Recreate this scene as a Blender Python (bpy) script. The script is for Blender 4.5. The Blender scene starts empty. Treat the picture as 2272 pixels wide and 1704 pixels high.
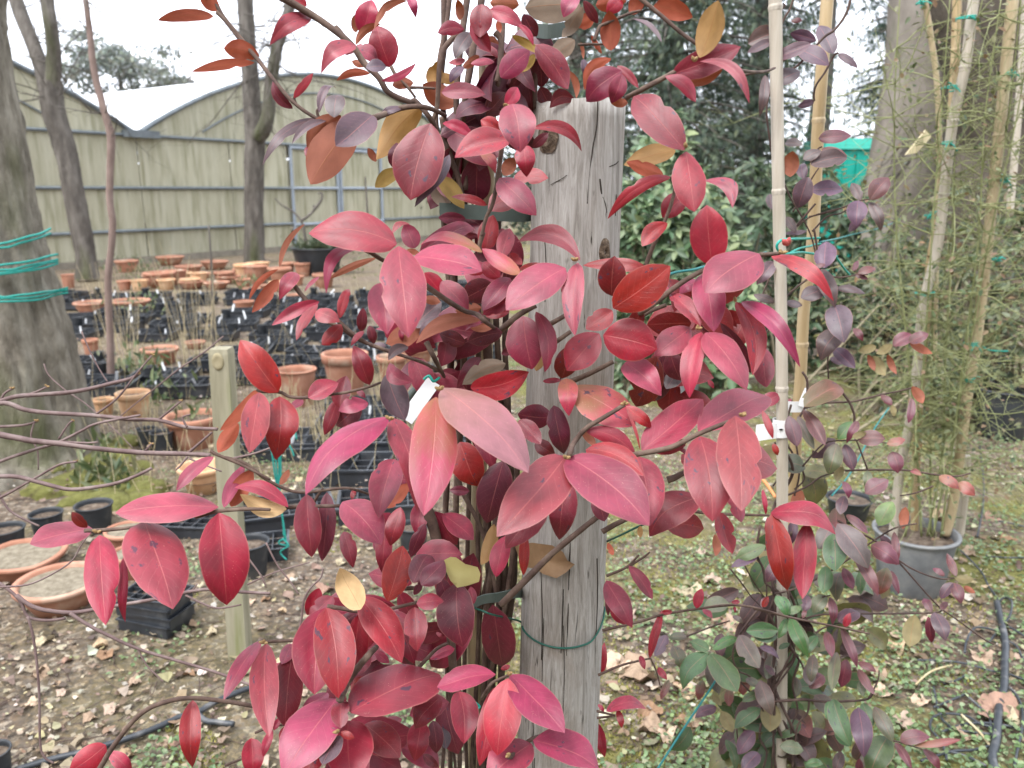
import bpy, math, random
from mathutils import Vector, Matrix, noise
R = math.radians
rnd = random.Random(11)
SC = bpy.context.scene
COL = SC.collection

# ------------------------------------------------------------------ camera, sky, sun, exposure
FPX = 1770.0                       # focal length in pixels of the 2272 x 1704 photograph
PITCH = R(13.7)
CAM = Vector((0.0, 0.0, 1.45))
FWD = Vector((0, math.cos(PITCH), -math.sin(PITCH)))
UP = Vector((0, math.sin(PITCH), math.cos(PITCH)))
RIGHT = Vector((1, 0, 0))
cam_data = bpy.data.cameras.new('camera')
cam_data.sensor_width = 36.0
cam_data.lens = FPX / 2272 * 36
cam_data.clip_start = 0.05
cam_data.clip_end = 900
cam_data.dof.use_dof = True
cam_data.dof.focus_distance = 0.95
cam_data.dof.aperture_fstop = 8.0
cam = bpy.data.objects.new('camera', cam_data)
COL.objects.link(cam)
cam.location = CAM
cam.rotation_euler = (R(90) - PITCH, 0, 0)
SC.camera = cam

SUN_EL, SUN_AZ = 58, 215           # a soft high sun behind cloud, slightly behind the camera
world = bpy.data.worlds.new('World')
SC.world = world
world.use_nodes = True
wt = world.node_tree
wt.nodes.clear()
sky = wt.nodes.new('ShaderNodeTexSky')
sky.sky_type = 'NISHITA'
sky.sun_disc = False
sky.sun_elevation = R(SUN_EL)
sky.sun_rotation = R(SUN_AZ)
sky.dust_density = 4.0
hsv = wt.nodes.new('ShaderNodeHueSaturation')
hsv.inputs['Saturation'].default_value = 0.16
cl = wt.nodes.new('ShaderNodeMix')
cl.data_type = 'RGBA'
cl.inputs[0].default_value = 0.6
cl.inputs['B'].default_value = (9.0, 9.55, 10.7, 1)      # the even cloud deck
bg = wt.nodes.new('ShaderNodeBackground')
bg.inputs['Strength'].default_value = 0.1
wo = wt.nodes.new('ShaderNodeOutputWorld')
wt.links.new(sky.outputs[0], hsv.inputs['Color'])
wt.links.new(hsv.outputs[0], cl.inputs['A'])
wt.links.new(cl.outputs['Result'], bg.inputs['Color'])
wt.links.new(bg.outputs[0], wo.inputs[0])

sun_data = bpy.data.lights.new('sun', 'SUN')
sun_data.energy = 1.0
sun_data.angle = R(25)
sun_data.color = (1.0, 0.985, 0.965)
sun = bpy.data.objects.new('sun', sun_data)
COL.objects.link(sun)
# direction towards the sun (sky rotation is measured clockwise from +Y)
sd = Vector((math.sin(R(SUN_AZ)) * math.cos(R(SUN_EL)), math.cos(R(SUN_AZ)) * math.cos(R(SUN_EL)), math.sin(R(SUN_EL))))
sun.rotation_euler = sd.to_track_quat('Z', 'Y').to_euler()

SC.view_settings.view_transform = 'Standard'
SC.view_settings.look = 'None'
SC.view_settings.gamma = 1.0
SC.view_settings.use_curve_mapping = False
SC.view_settings.exposure = 1.75
SC.render.engine = 'CYCLES'
SC.cycles.max_bounces = 6
SC.cycles.transparent_max_bounces = 8
SC.cycles.use_denoising = True

# ------------------------------------------------------------------ geometry helpers
def ray(px, py):
    return (FWD + RIGHT * ((px - 1136) / FPX) + UP * ((852 - py) / FPX))

def P(px, py, d):
    """the point seen at a pixel of the photograph, d metres along the optical axis"""
    return CAM + ray(px, py) * d

def G(px, py, z=0.0):
    r = ray(px, py)
    return CAM + r * ((z - CAM.z) / r.z)

def PY(px, py, Y):
    """the point seen at a pixel, at world distance Y"""
    r = ray(px, py)
    return CAM + r * (Y / r.y)

def proj(p):
    q = p - CAM
    d = q.dot(FWD)
    return (1136 + FPX * q.dot(RIGHT) / d, 852 - FPX * q.dot(UP) / d, d)

MATS = {}
def N(nt, kind, **kw):
    n = nt.nodes.new(kind)
    for k, v in kw.items():
        if k in n.inputs.keys():
            n.inputs[k].default_value = v
        else:
            setattr(n, k, v)
    return n

def mat(name, stops, rough=0.7, scale=8.0, stretch=(1, 1, 1), bump=0.3, bump_scale=None, spec=0.35, detail=6, dist=0.004, metal=0.0,
        spots=None, trans=0.0, attr=None, objvar=0.0, fine=None):
    """procedural material: noise through a ramp of colours, fine relief, optional stains, mesh colours and per object variation"""
    if name in MATS:
        return MATS[name]
    m = bpy.data.materials.new(name)
    m.use_nodes = True
    nt = m.node_tree
    nt.nodes.clear()
    L = nt.links.new
    out = N(nt, 'ShaderNodeOutputMaterial')
    b = N(nt, 'ShaderNodeBsdfPrincipled')
    b.inputs['Roughness'].default_value = rough
    b.inputs['Specular IOR Level'].default_value = spec
    b.inputs['Metallic'].default_value = metal
    tc = N(nt, 'ShaderNodeTexCoord')
    mp = N(nt, 'ShaderNodeMapping')
    mp.inputs['Scale'].default_value = stretch
    L(tc.outputs['Object'], mp.inputs[0])
    vec = mp.outputs[0]
    if objvar:
        oi = N(nt, 'ShaderNodeObjectInfo')
        ad = N(nt, 'ShaderNodeVectorMath', operation='MULTIPLY_ADD')
        L(oi.outputs['Random'], ad.inputs[0])
        ad.inputs[1].default_value = (37, 51, 73)
        L(mp.outputs[0], ad.inputs[2])
        vec = ad.outputs[0]
    nz = N(nt, 'ShaderNodeTexNoise', Scale=scale, Detail=detail, Roughness=0.62)
    L(vec, nz.inputs['Vector'])
    cr = N(nt, 'ShaderNodeValToRGB')
    els = cr.color_ramp.elements
    while len(els) < len(stops):
        els.new(0.5)
    for i, c in enumerate(stops):
        els[i].position = 0.3 + 0.4 * i / max(1, len(stops) - 1)
        els[i].color = (*c, 1)
    L(nz.outputs['Fac'], cr.inputs[0])
    colr = cr.outputs['Color']
    if spots:
        sc_, lo, hi, c_ = spots
        n2 = N(nt, 'ShaderNodeTexNoise', Scale=sc_, Detail=5.0)
        L(vec, n2.inputs['Vector'])
        mr = N(nt, 'ShaderNodeMapRange')
        mr.inputs['From Min'].default_value = lo
        mr.inputs['From Max'].default_value = hi
        L(n2.outputs['Fac'], mr.inputs[0])
        mx = N(nt, 'ShaderNodeMix', data_type='RGBA')
        L(mr.outputs[0], mx.inputs[0])
        L(colr, mx.inputs['A'])
        mx.inputs['B'].default_value = (*c_, 1)
        colr = mx.outputs['Result']
    if attr:
        at = N(nt, 'ShaderNodeAttribute', attribute_name=attr)
        mu = N(nt, 'ShaderNodeMix', data_type='RGBA', blend_type='MULTIPLY')
        mu.inputs[0].default_value = 1.0
        L(colr, mu.inputs['A'])
        L(at.outputs['Color'], mu.inputs['B'])
        colr = mu.outputs['Result']
    if objvar:
        h = N(nt, 'ShaderNodeHueSaturation')
        mr2 = N(nt, 'ShaderNodeMapRange')
        mr2.inputs['To Min'].default_value = 1 - objvar
        mr2.inputs['To Max'].default_value = 1 + objvar
        L(oi.outputs['Random'], mr2.inputs[0])
        L(mr2.outputs[0], h.inputs['Value'])
        L(colr, h.inputs['Color'])
        colr = h.outputs[0]
    L(colr, b.inputs['Base Color'])
    if bump:
        nb = N(nt, 'ShaderNodeTexNoise', Scale=bump_scale or scale * 4, Detail=8.0, Roughness=0.65)
        L(vec, nb.inputs['Vector'])
        bp = N(nt, 'ShaderNodeBump', Strength=bump, Distance=dist)
        L(nb.outputs['Fac'], bp.inputs['Height'])
        L(bp.outputs[0], b.inputs['Normal'])
    if trans:
        tr = N(nt, 'ShaderNodeBsdfTranslucent')
        L(colr, tr.inputs['Color'])
        ms = N(nt, 'ShaderNodeMixShader')
        ms.inputs[0].default_value = trans
        L(b.outputs[0], ms.inputs[1])
        L(tr.outputs[0], ms.inputs[2])
        L(ms.outputs[0], out.inputs[0])
    else:
        L(b.outputs[0], out.inputs[0])
    MATS[name] = m
    return m

def link(name, me, m=None, parent=None, loc=None, kind=None):
    if m is not None and not me.materials:
        me.materials.append(m)
    o = bpy.data.objects.new(name, me)
    COL.objects.link(o)
    if parent is not None:
        o.parent = parent
    if loc is not None:
        o.location = loc
    if kind:
        o['kind'] = kind
    return o

def mesh(name, verts, faces, smooth=True, colors=None, uvs=None):
    me = bpy.data.meshes.new(name)
    me.from_pydata([tuple(v) for v in verts], [], faces)
    if smooth:
        me.polygons.foreach_set('use_smooth', [True] * len(me.polygons))
    if colors is not None:
        a = me.color_attributes.new('Col', 'FLOAT_COLOR', 'POINT')
        a.data.foreach_set('color', [x for c in colors for x in (c[0], c[1], c[2], 1.0)])
    if uvs is not None:
        uv = me.uv_layers.new(name='UVMap')
        idx = [0] * len(me.loops)
        me.loops.foreach_get('vertex_index', idx)
        uv.data.foreach_set('uv', [x for i in idx for x in uvs[i]])
    me.update()
    return me

def thing(name, label, cat, loc=(0, 0, 0), group=None, rotz=0.0):
    o = bpy.data.objects.new(name, None)
    o.empty_display_size = 0.05
    COL.objects.link(o)
    o.location = loc
    o.rotation_euler = (0, 0, rotz)
    o['label'] = label
    o['category'] = cat
    if group:
        o['group'] = group
    return o

def tag(o, label, cat, group=None):
    o['label'] = label
    o['category'] = cat
    if group:
        o['group'] = group
    return o

def catmull(pts, n=6):
    """smooth polyline through points; pts are Vectors, radii ride along as tuples (Vector, r)"""
    if len(pts) < 3:
        return pts
    out = []
    for i in range(len(pts) - 1):
        p0, p1, p2, p3 = pts[max(i - 1, 0)], pts[i], pts[i + 1], pts[min(i + 2, len(pts) - 1)]
        for k in range(n):
            t = k / n
            def f(a, b, c, d):
                return 0.5 * ((2 * b) + (c - a) * t + (2 * a - 5 * b + 4 * c - d) * t * t + (3 * b - a - 3 * c + d) * t ** 3)
            out.append((f(p0[0], p1[0], p2[0], p3[0]), max(1e-4, f(p0[1], p1[1], p2[1], p3[1]))))
    out.append(pts[-1])
    return out

def tube_geo(V, F, pts, sides=6, jitter=0.0, cap=True, C=None, col=None, flat=1.0, seed=0, ridge=0.0):
    """append a tube along [(Vector, radius)] to V, F"""
    prev = None
    base0 = len(V)
    n = len(pts)
    for i, (p, r) in enumerate(pts):
        t = (pts[min(i + 1, n - 1)][0] - pts[max(i - 1, 0)][0])
        if t.length < 1e-9:
            t = Vector((0, 0, 1))
        t.normalize()
        if prev is None:
            a = Vector((0, 0, 1)) if abs(t.z) < 0.9 else Vector((0, 1, 0))
            u = t.cross(a).normalized()
        else:
            u = (prev - t * prev.dot(t))
            u = u.normalized() if u.length > 1e-6 else t.orthogonal().normalized()
        prev = u
        w = t.cross(u)
        for k in range(sides):
            an = 2 * math.pi * k / sides
            rr = r
            if jitter:
                rr *= 1 + jitter * noise.noise(Vector((math.cos(an) * 2 + seed, math.sin(an) * 2, (p.x + p.y + p.z) / max(r, 1e-3) * 0.35)))
            if ridge:
                q = noise.noise(Vector((math.cos(an) * 7 + seed, math.sin(an) * 7, (p.z) / max(r, 1e-3) * 0.9)))
                q2 = noise.noise(Vector((math.cos(an) * 17, math.sin(an) * 17 + seed, (p.z) / max(r, 1e-3) * 2.6)))
                rr += r * ridge * ((0.5 - abs(q)) * 1.2 + q2 * .7 - .4)
            V.append(p + (u * math.cos(an) + w * math.sin(an) * flat) * rr)
            if C is not None:
                C.append(col)
    for i in range(n - 1):
        for k in range(sides):
            a = base0 + i * sides + k
            b = base0 + i * sides + (k + 1) % sides
            F.append((a, b, b + sides, a + sides))
    if cap:
        F.append(tuple(base0 + k for k in reversed(range(sides))))
        F.append(tuple(base0 + (n - 1) * sides + k for k in range(sides)))

def tube(name, pts, m, parent=None, sides=8, smooth_n=6, jitter=0.0, flat=1.0, kind=None, seed=0, ridge=0.0):
    V, F = [], []
    q = catmull(pts, smooth_n) if smooth_n else pts
    o = q[0][0].copy()
    tube_geo(V, F, [(p - o, r) for p, r in q], sides, jitter, flat=flat, seed=seed, ridge=ridge)
    off = parent.location if parent is not None else Vector((0, 0, 0))
    return link(name, mesh(name, V, F), m, parent, o - off, kind)

def box_geo(V, F, c, sx, sy, sz, rot=None):
    b = len(V)
    for dz in (-1, 1):
        for dx, dy in ((-1, -1), (1, -1), (1, 1), (-1, 1)):
            v = Vector((dx * sx / 2, dy * sy / 2, dz * sz / 2))
            if rot is not None:
                v = rot @ v
            V.append(Vector(c) + v)
    for f in ((3, 2, 1, 0), (4, 5, 6, 7), (0, 1, 5, 4), (1, 2, 6, 5), (2, 3, 7, 6), (3, 0, 4, 7)):
        F.append(tuple(b + i for i in f))

def lathe_geo(V, F, prof, seg=24, cx=0, cy=0, sq=0.0):
    b = len(V)
    for r, z in prof:
        for k in range(seg):
            an = 2 * math.pi * k / seg
            q = 1.0
            if sq:
                q = 1 / max(abs(math.cos(an)), abs(math.sin(an))) ** sq
            V.append(Vector((cx + r * q * math.cos(an), cy + r * q * math.sin(an), z)))
    for i in range(len(prof) - 1):
        for k in range(seg):
            a = b + i * seg + k
            c = b + i * seg + (k + 1) % seg
            F.append((a, c, c + seg, a + seg))

def copy_tree(o, loc=None, rotz=None, scale=None, label=None, group=None):
    c = o.copy()
    COL.objects.link(c)
    for ch in o.children:
        d = ch.copy()
        COL.objects.link(d)
        d.parent = c
        for g in ch.children:
            e = g.copy()
            COL.objects.link(e)
            e.parent = d
    if loc is not None:
        c.location = loc
    if rotz is not None:
        c.rotation_euler.z = rotz
    if scale is not None:
        c.scale = scale
    if label:
        c['label'] = label
    if group:
        c['group'] = group
    return c

def gz(x, y):
    """height of the uneven ground"""
    d = math.hypot(x, y)
    k = max(0.0, 1 - d / 14)
    return k * (0.022 * noise.noise(Vector((x * 1.7, y * 1.7, 0.3))) + 0.008 * noise.noise(Vector((x * 7, y * 7, 2.1))))

def on_ground(px, py):
    p = G(px, py)
    return Vector((p.x, p.y, gz(p.x, p.y)))
# ------------------------------------------------------------------ the setting: ground, greenhouse, trees
def build_ground():
    m = bpy.data.materials.new('soil_moss_litter')
    m.use_nodes = True
    nt = m.node_tree
    L = nt.links.new
    b = nt.nodes['Principled BSDF']
    b.inputs['Roughness'].default_value = 0.95
    b.inputs['Specular IOR Level'].default_value = 0.15
    tc = N(nt, 'ShaderNodeTexCoord')
    n1 = N(nt, 'ShaderNodeTexNoise', Scale=9.0, Detail=10.0, Roughness=0.7)
    n2 = N(nt, 'ShaderNodeTexNoise', Scale=1.6, Detail=6.0, Roughness=0.6)
    n3 = N(nt, 'ShaderNodeTexVoronoi', Scale=46.0)
    n4 = N(nt, 'ShaderNodeTexNoise', Scale=60.0, Detail=6.0, Roughness=0.7)
    for n in (n1, n2, n3, n4):
        L(tc.outputs['Object'], n.inputs['Vector'])
    r1 = N(nt, 'ShaderNodeValToRGB')
    e = r1.color_ramp.elements
    e.new(0.5)
    for i, (p, c) in enumerate(((0.33, (0.055, 0.044, 0.036)), (0.5, (0.13, 0.105, 0.084)), (0.68, (0.23, 0.195, 0.16)))):
        e[i].position = p
        e[i].color = (*c, 1)
    L(n1.outputs['Fac'], r1.inputs[0])
    # bits of chopped leaf: the cells of a voronoi, each its own brown
    r3 = N(nt, 'ShaderNodeValToRGB')
    e = r3.color_ramp.elements
    e.new(0.4); e.new(0.75)
    for i, (p, c) in enumerate(((0.0, (0.07, 0.05, 0.035)), (0.4, (0.17, 0.12, 0.08)), (0.75, (0.30, 0.22, 0.15)), (1.0, (0.42, 0.36, 0.28)))):
        e[i].position = p
        e[i].color = (*c, 1)
    sep = N(nt, 'ShaderNodeSeparateColor')
    L(n3.outputs['Color'], sep.inputs[0])
    L(sep.outputs[0], r3.inputs[0])
    mxa = N(nt, 'ShaderNodeMix', data_type='RGBA')
    mr = N(nt, 'ShaderNodeMapRange')
    mr.inputs['From Min'].default_value = 0.42
    mr.inputs['From Max'].default_value = 0.6
    L(n4.outputs['Fac'], mr.inputs[0])
    L(mr.outputs[0], mxa.inputs[0])
    L(r1.outputs[0], mxa.inputs['A'])
    L(r3.outputs[0], mxa.inputs['B'])
    # moss
    r2 = N(nt, 'ShaderNodeMapRange')
    r2.inputs['From Min'].default_value = 0.44
    r2.inputs['From Max'].default_value = 0.58
    L(n2.outputs['Fac'], r2.inputs[0])
    mul = N(nt, 'ShaderNodeMath', operation='MULTIPLY')
    at = N(nt, 'ShaderNodeAttribute', attribute_name='Col')
    sa = N(nt, 'ShaderNodeSeparateColor')
    L(at.outputs['Color'], sa.inputs[0])
    L(r2.outputs[0], mul.inputs[0])
    L(sa.outputs[0], mul.inputs[1])
    rm = N(nt, 'ShaderNodeValToRGB')
    e = rm.color_ramp.elements
    e[0].position, e[0].color = 0.35, (0.075, 0.075, 0.028, 1)
    e[1].position, e[1].color = 0.65, (0.27, 0.255, 0.085, 1)
    L(n4.outputs['Fac'], rm.inputs[0])
    mxb = N(nt, 'ShaderNodeMix', data_type='RGBA')
    L(mul.outputs[0], mxb.inputs[0])
    L(mxa.outputs['Result'], mxb.inputs['A'])
    L(rm.outputs[0], mxb.inputs['B'])
    L(mxb.outputs['Result'], b.inputs['Base Color'])
    bp = N(nt, 'ShaderNodeBump', Strength=0.8, Distance=0.02)
    ad = N(nt, 'ShaderNodeMath', operation='ADD')
    L(n4.outputs['Fac'], ad.inputs[0])
    L(n1.outputs['Fac'], ad.inputs[1])
    L(ad.outputs[0], bp.inputs['Height'])
    L(bp.outputs[0], b.inputs['Normal'])
    ys = [-40, -15, -6, -3, -1.5, -0.5]
    y = 0.0
    while y < 500:
        ys.append(y)
        y += 0.06 if y < 6 else (0.25 if y < 14 else y * 0.12)
    xs = []
    x = 0.0
    while x < 400:
        xs.append(x)
        x += 0.07 if x < 4 else (0.3 if x < 10 else x * 0.18)
    xs = [-v for v in reversed(xs[1:])] + xs
    V = [Vector((x, y, gz(x, y))) for y in ys for x in xs]
    C = []
    for v in V:   # where moss grows: the mown strip on the right and along the trunk, not under the pots
        k = 1.0 if v.x > -0.1 else 0.25
        if v.x < 0 and v.y > 3.3:
            k = 0.2
        C.append((k, k, k))
    w = len(xs)
    F = [(j * w + i, j * w + i + 1, (j + 1) * w + i + 1, (j + 1) * w + i) for j in range(len(ys) - 1) for i in range(w - 1)]
    return link('ground', mesh('ground', V, F, True, C), m, kind='structure')
build_ground()

# ---- greenhouse: two round gables seen at a slant, the right one with a double door
GA = G(61, 604)
GB = G(539, 565)
GD = (GB - GA).normalized()
GN = Vector((GD.y, -GD.x, 0))        # outwards, towards the camera
def gp(s, z, o=0.0):
    return GA + GD * s + Vector((0, 0, z)) + GN * o

M_POLY = mat('dirty_polycarbonate', [(0.45, 0.425, 0.30), (0.53, 0.505, 0.37), (0.59, 0.565, 0.435)], rough=0.5, scale=2.2, stretch=(2.5, 2.5, 0.35), bump=0.1,
             spots=(3.0, 0.46, 0.72, (0.31, 0.295, 0.185)), trans=0.2, objvar=0.08)
M_ROOFP = mat('white_roof_film', [(0.72, 0.74, 0.76), (0.84, 0.85, 0.86)], rough=0.4, scale=1.5, bump=0.05)
M_RAIL = mat('galvanised_rail', [(0.12, 0.14, 0.15), (0.2, 0.225, 0.24)], rough=0.5, scale=6, bump=0.05, metal=0.2)
M_FRAME = mat('blue_grey_door_frame', [(0.24, 0.28, 0.33), (0.33, 0.37, 0.42)], rough=0.5, scale=6, bump=0.05)
M_BASE = mat('concrete_plinth', [(0.16, 0.14, 0.11), (0.28, 0.25, 0.2)], rough=0.9, scale=5)

HALF, GUT, RISE = 5.5, 2.49, 1.67
def roof_z(s, mid):
    return GUT + RISE * max(0.0, 1 - ((s - mid) / HALF) ** 2)

gh = thing('greenhouse', 'long dirty yellowish greenhouse with round gables and a double door', 'greenhouse', GA.copy())
off = gh.location
def gpart(name, V, F, m, parent=None, smooth=False):
    me = mesh(name, [v - off for v in V], F, smooth)
    return link(name, me, m, parent or gh)
def bar(name, a, b, w, m, parent=None):
    V, F = [], []
    tube_geo(V, F, [(a, w), (b, w)], 6)
    return gpart(name, V, F, m, parent)

for mid in (2.4 - HALF, 2.4 + HALF):
    lo, hi = mid - HALF, mid + HALF
    rows = [(0.12, 0.65), (0.65, 1.48), (1.48, GUT)]
    npan = 5
    for i in range(npan):
        s0, s1 = lo + (hi - lo) * i / npan, lo + (hi - lo) * (i + 1) / npan
        for z0, z1 in rows:
            if mid > 0 and s0 < 9.52 and s1 > 6.29:
                # the door takes the middle; panels end against its frame
                pieces = [(a, c) for a, c in ((s0, min(s1, 6.24)), (max(s0, 9.57), s1)) if c - a > 0.05]
            else:
                pieces = [(s0, s1)]
            for a, c in pieces:
                V, F = [], []
                nseg = max(4, int((c - a) / 0.07))   # corrugated sheet
                for k in range(nseg + 1):
                    s = a + 0.012 + (c - a - 0.024) * k / nseg
                    o = 0.006 * (k % 2) + 0.006 * ((i + int(z0 * 3)) % 2)
                    V += [gp(s, z0 + 0.006, o), gp(s, z1 - 0.006, o)]
                F = [(2 * k, 2 * k + 2, 2 * k + 3, 2 * k + 1) for k in range(nseg)]
                gpart('wall_panel', V, F, M_POLY)
    # gable sheets above the gutter, two halves
    for sgn in (0, 1):
        V, F = [], []
        n = 60
        a, c = (lo, mid - 0.01) if sgn == 0 else (mid + 0.01, hi)
        for k in range(n + 1):
            s = a + (c - a) * k / n
            o = 0.006 * (k % 2)
            V += [gp(s, GUT + 0.006, o), gp(s, roof_z(s, mid) - 0.01 + 0.02, o)]
        F = [(2 * k, 2 * k + 2, 2 * k + 3, 2 * k + 1) for k in range(n)]
        gpart('gable_panel', V, F, M_POLY)
    # purlin line inside the arch and arch rim
    V, F = [], []
    tube_geo(V, F, [(gp(lo + (hi - lo) * k / 30, roof_z(lo + (hi - lo) * k / 30, mid) + 0.02, 0.04), 0.05) for k in range(31)], 6)
    gpart('arch_rim', V, F, M_RAIL)
    V, F = [], []
    tube_geo(V, F, [(gp(mid + (HALF * 0.72) * (k / 15 - 1), GUT + 0.15 + (RISE - 0.55) * (1 - ((k / 15 - 1)) ** 2), 0.03), 0.02) for k in range(31)], 5)
    gpart('arch_brace', V, F, M_RAIL)
    # roof sheets running back, split into bays
    for bay in range(8):
        V, F = [], []
        b0, b1 = -bay * 4.0 - 0.03, -(bay + 1) * 4.0 + 0.03
        n = 24
        for k in range(n + 1):
            s = lo + (hi - lo) * k / n
            V += [gp(s, roof_z(s, mid) + 0.06, b0), gp(s, roof_z(s, mid) + 0.06, b1)]
        F = [(2 * k, 2 * k + 1, 2 * k + 3, 2 * k + 2) for k in range(n)]
        gpart('roof_sheet', V, F, M_ROOFP, smooth=True)
for z in (GUT, 1.48, 0.65):
    segs = [(-8.6, 6.26), (9.55, 13.4)] if z < 2 else [(-8.6, 13.4)]
    for a, c in segs:
        bar('rail', gp(a, z, 0.05), gp(c, z, 0.05), 0.035, M_RAIL)
V, F = [], []
for a, c in ((-8.6, 6.24), (9.57, 13.4)):
    ctr = (gp(a, 0.06, 0) + gp(c, 0.06, 0)) / 2
    rot = Matrix.Rotation(math.atan2(GD.y, GD.x), 3, 'Z')
    box_geo(V, F, ctr, c - a, 0.16, 0.13, rot)
gpart('plinth', V, F, M_BASE)
# the gutter's dark end in the valley between the gables
V, F = [], []
box_geo(V, F, gp(2.45, GUT + 0.02, 0.12), 0.7, 0.2, 0.14, Matrix.Rotation(math.atan2(GD.y, GD.x), 3, 'Z'))
gpart('gutter_end', V, F, M_RAIL)
for a, c in ((6.29, 7.88), (7.93, 9.52)):
    V, F = [], []
    for k in range(25):
        s = a + 0.05 + (c - a - 0.1) * k / 24
        V += [gp(s, 0.06, 0.012 * (k % 2)), gp(s, 2.38, 0.012 * (k % 2))]
    F = [(2 * k, 2 * k + 2, 2 * k + 3, 2 * k + 1) for k in range(24)]
    d = gpart('door', V, F, M_POLY)
    for p, q in ((gp(a + 0.03, 0.03, 0.05), gp(a + 0.03, 2.42, 0.05)), (gp(c - 0.03, 0.03, 0.05), gp(c - 0.03, 2.42, 0.05)),
                 (gp(a, 2.42, 0.05), gp(c, 2.42, 0.05)), (gp(a, 1.48, 0.05), gp(c, 1.48, 0.05)), (gp(a, 0.62, 0.05), gp(c, 0.62, 0.05)), (gp(a, 0.06, 0.05), gp(c, 0.06, 0.05))):
        bar('door_frame', p, q, 0.04, M_FRAME, d)
# side and back walls so that it is a building from any side
for s in (-8.6, 13.4):
    V = [gp(s, 0.1, 0), gp(s, 0.1, -32), gp(s, GUT, -32), gp(s, GUT, 0)]
    gpart('side_wall', V, [(0, 1, 2, 3)], M_POLY)

# ---- trees
M_BARK = mat('grey_brown_bark', [(0.10, 0.085, 0.065), (0.21, 0.185, 0.145), (0.33, 0.30, 0.245)], rough=0.95, scale=9, stretch=(1.6, 1.6, 0.5), bump=1.0, bump_scale=16, dist=0.03,
             spots=(1.5, 0.54, 0.7, (0.09, 0.10, 0.035)))
M_BARK2 = mat('dark_grey_bark', [(0.06, 0.052, 0.044), (0.12, 0.105, 0.09), (0.19, 0.172, 0.15)], rough=0.95, scale=6, stretch=(1.5, 1.5, 0.35), bump=1.0, bump_scale=20, dist=0.03,
              spots=(1.2, 0.56, 0.7, (0.075, 0.085, 0.03)))
M_BARK3 = mat('smooth_brown_grey_bark', [(0.135, 0.115, 0.094), (0.20, 0.174, 0.146), (0.265, 0.236, 0.20)], rough=0.9, scale=3.5, stretch=(1, 1, 0.6), bump=0.6, bump_scale=30, dist=0.012,
              spots=(2.2, 0.56, 0.75, (0.10, 0.11, 0.06)))
M_BARK4 = mat('dark_brown_bark', [(0.05, 0.04, 0.03), (0.09, 0.074, 0.058), (0.14, 0.118, 0.095)], rough=0.95, scale=4, stretch=(1, 1, 0.5), bump=0.9, bump_scale=26, dist=0.02)
M_MOSSBARK = mat('moss', [(0.09, 0.075, 0.025), (0.15, 0.15, 0.04), (0.23, 0.22, 0.07)], rough=1.0, scale=20, bump=1.0, bump_scale=80, dist=0.02)

def trunk_tree(name, label, limbs, m, group='bare tree trunks', cat='tree', sides=20, jitter=0.16, seed=0, ridge=0.0, smo=8):
    """limbs: lists of (px, py, width px, Y). first limb is the trunk"""
    first = limbs[0][0]
    b = PY(first[0], first[1], first[3])
    root = thing(name, label, cat, Vector((b.x, b.y, min(0.0, b.z))), group)
    out = []
    for i, lim in enumerate(limbs):
        pts = []
        for px, py, w, Y in lim:
            p = PY(px, py, Y)
            pts.append((p, w / 2 * (p - CAM).dot(FWD) / FPX))
        o = tube('trunk' if i == 0 else 'limb', pts, m, root, sides, smo, jitter, seed=seed + i, ridge=ridge)
        out.append(pts)
    return root, out

def twigs(root, pts_list, n, length, m, spread=0.9, sub=4, r0=0.012, name='twig_crown', seed=1, up=0.3):
    """bare forking twigs as one mass of a tree's crown"""
    rr = random.Random(seed)
    V, F = [], []
    off_ = root.location
    for _ in range(n):
        p, r = rr.choice(pts_list)
        d = Vector((rr.gauss(0, 1), rr.gauss(0, 1), rr.gauss(up, 0.6))).normalized()
        l = length * rr.uniform(0.4, 1.1)
        pts = []
        q = p.copy()
        for k in range(6):
            pts.append((q - off_, r0 * (1 - k / 6.5)))
            d = (d + Vector((rr.gauss(0, .18), rr.gauss(0, .18), rr.gauss(.03, .18)))).normalized()
            q = q + d * l / 5
        tube_geo(V, F, pts, 4, cap=False)
        for _s in range(sub):
            k = rr.randint(1, 5)
            q, rad = pts[k]
            d2 = (d + Vector((rr.gauss(0, .8), rr.gauss(0, .8), rr.gauss(0, .8)))).normalized()
            sp = []
            qq = q.copy()
            for j in range(4):
                sp.append((qq, max(0.0012, rad * 0.55 * (1 - j / 4.5))))
                d2 = (d2 + Vector((rr.gauss(0, .2), rr.gauss(0, .2), rr.gauss(0, .2)))).normalized()
                qq = qq + d2 * l * 0.16
            tube_geo(V, F, sp, 3, cap=False)
    return link(name, mesh(name, V, F), m, root, kind='stuff')

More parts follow.
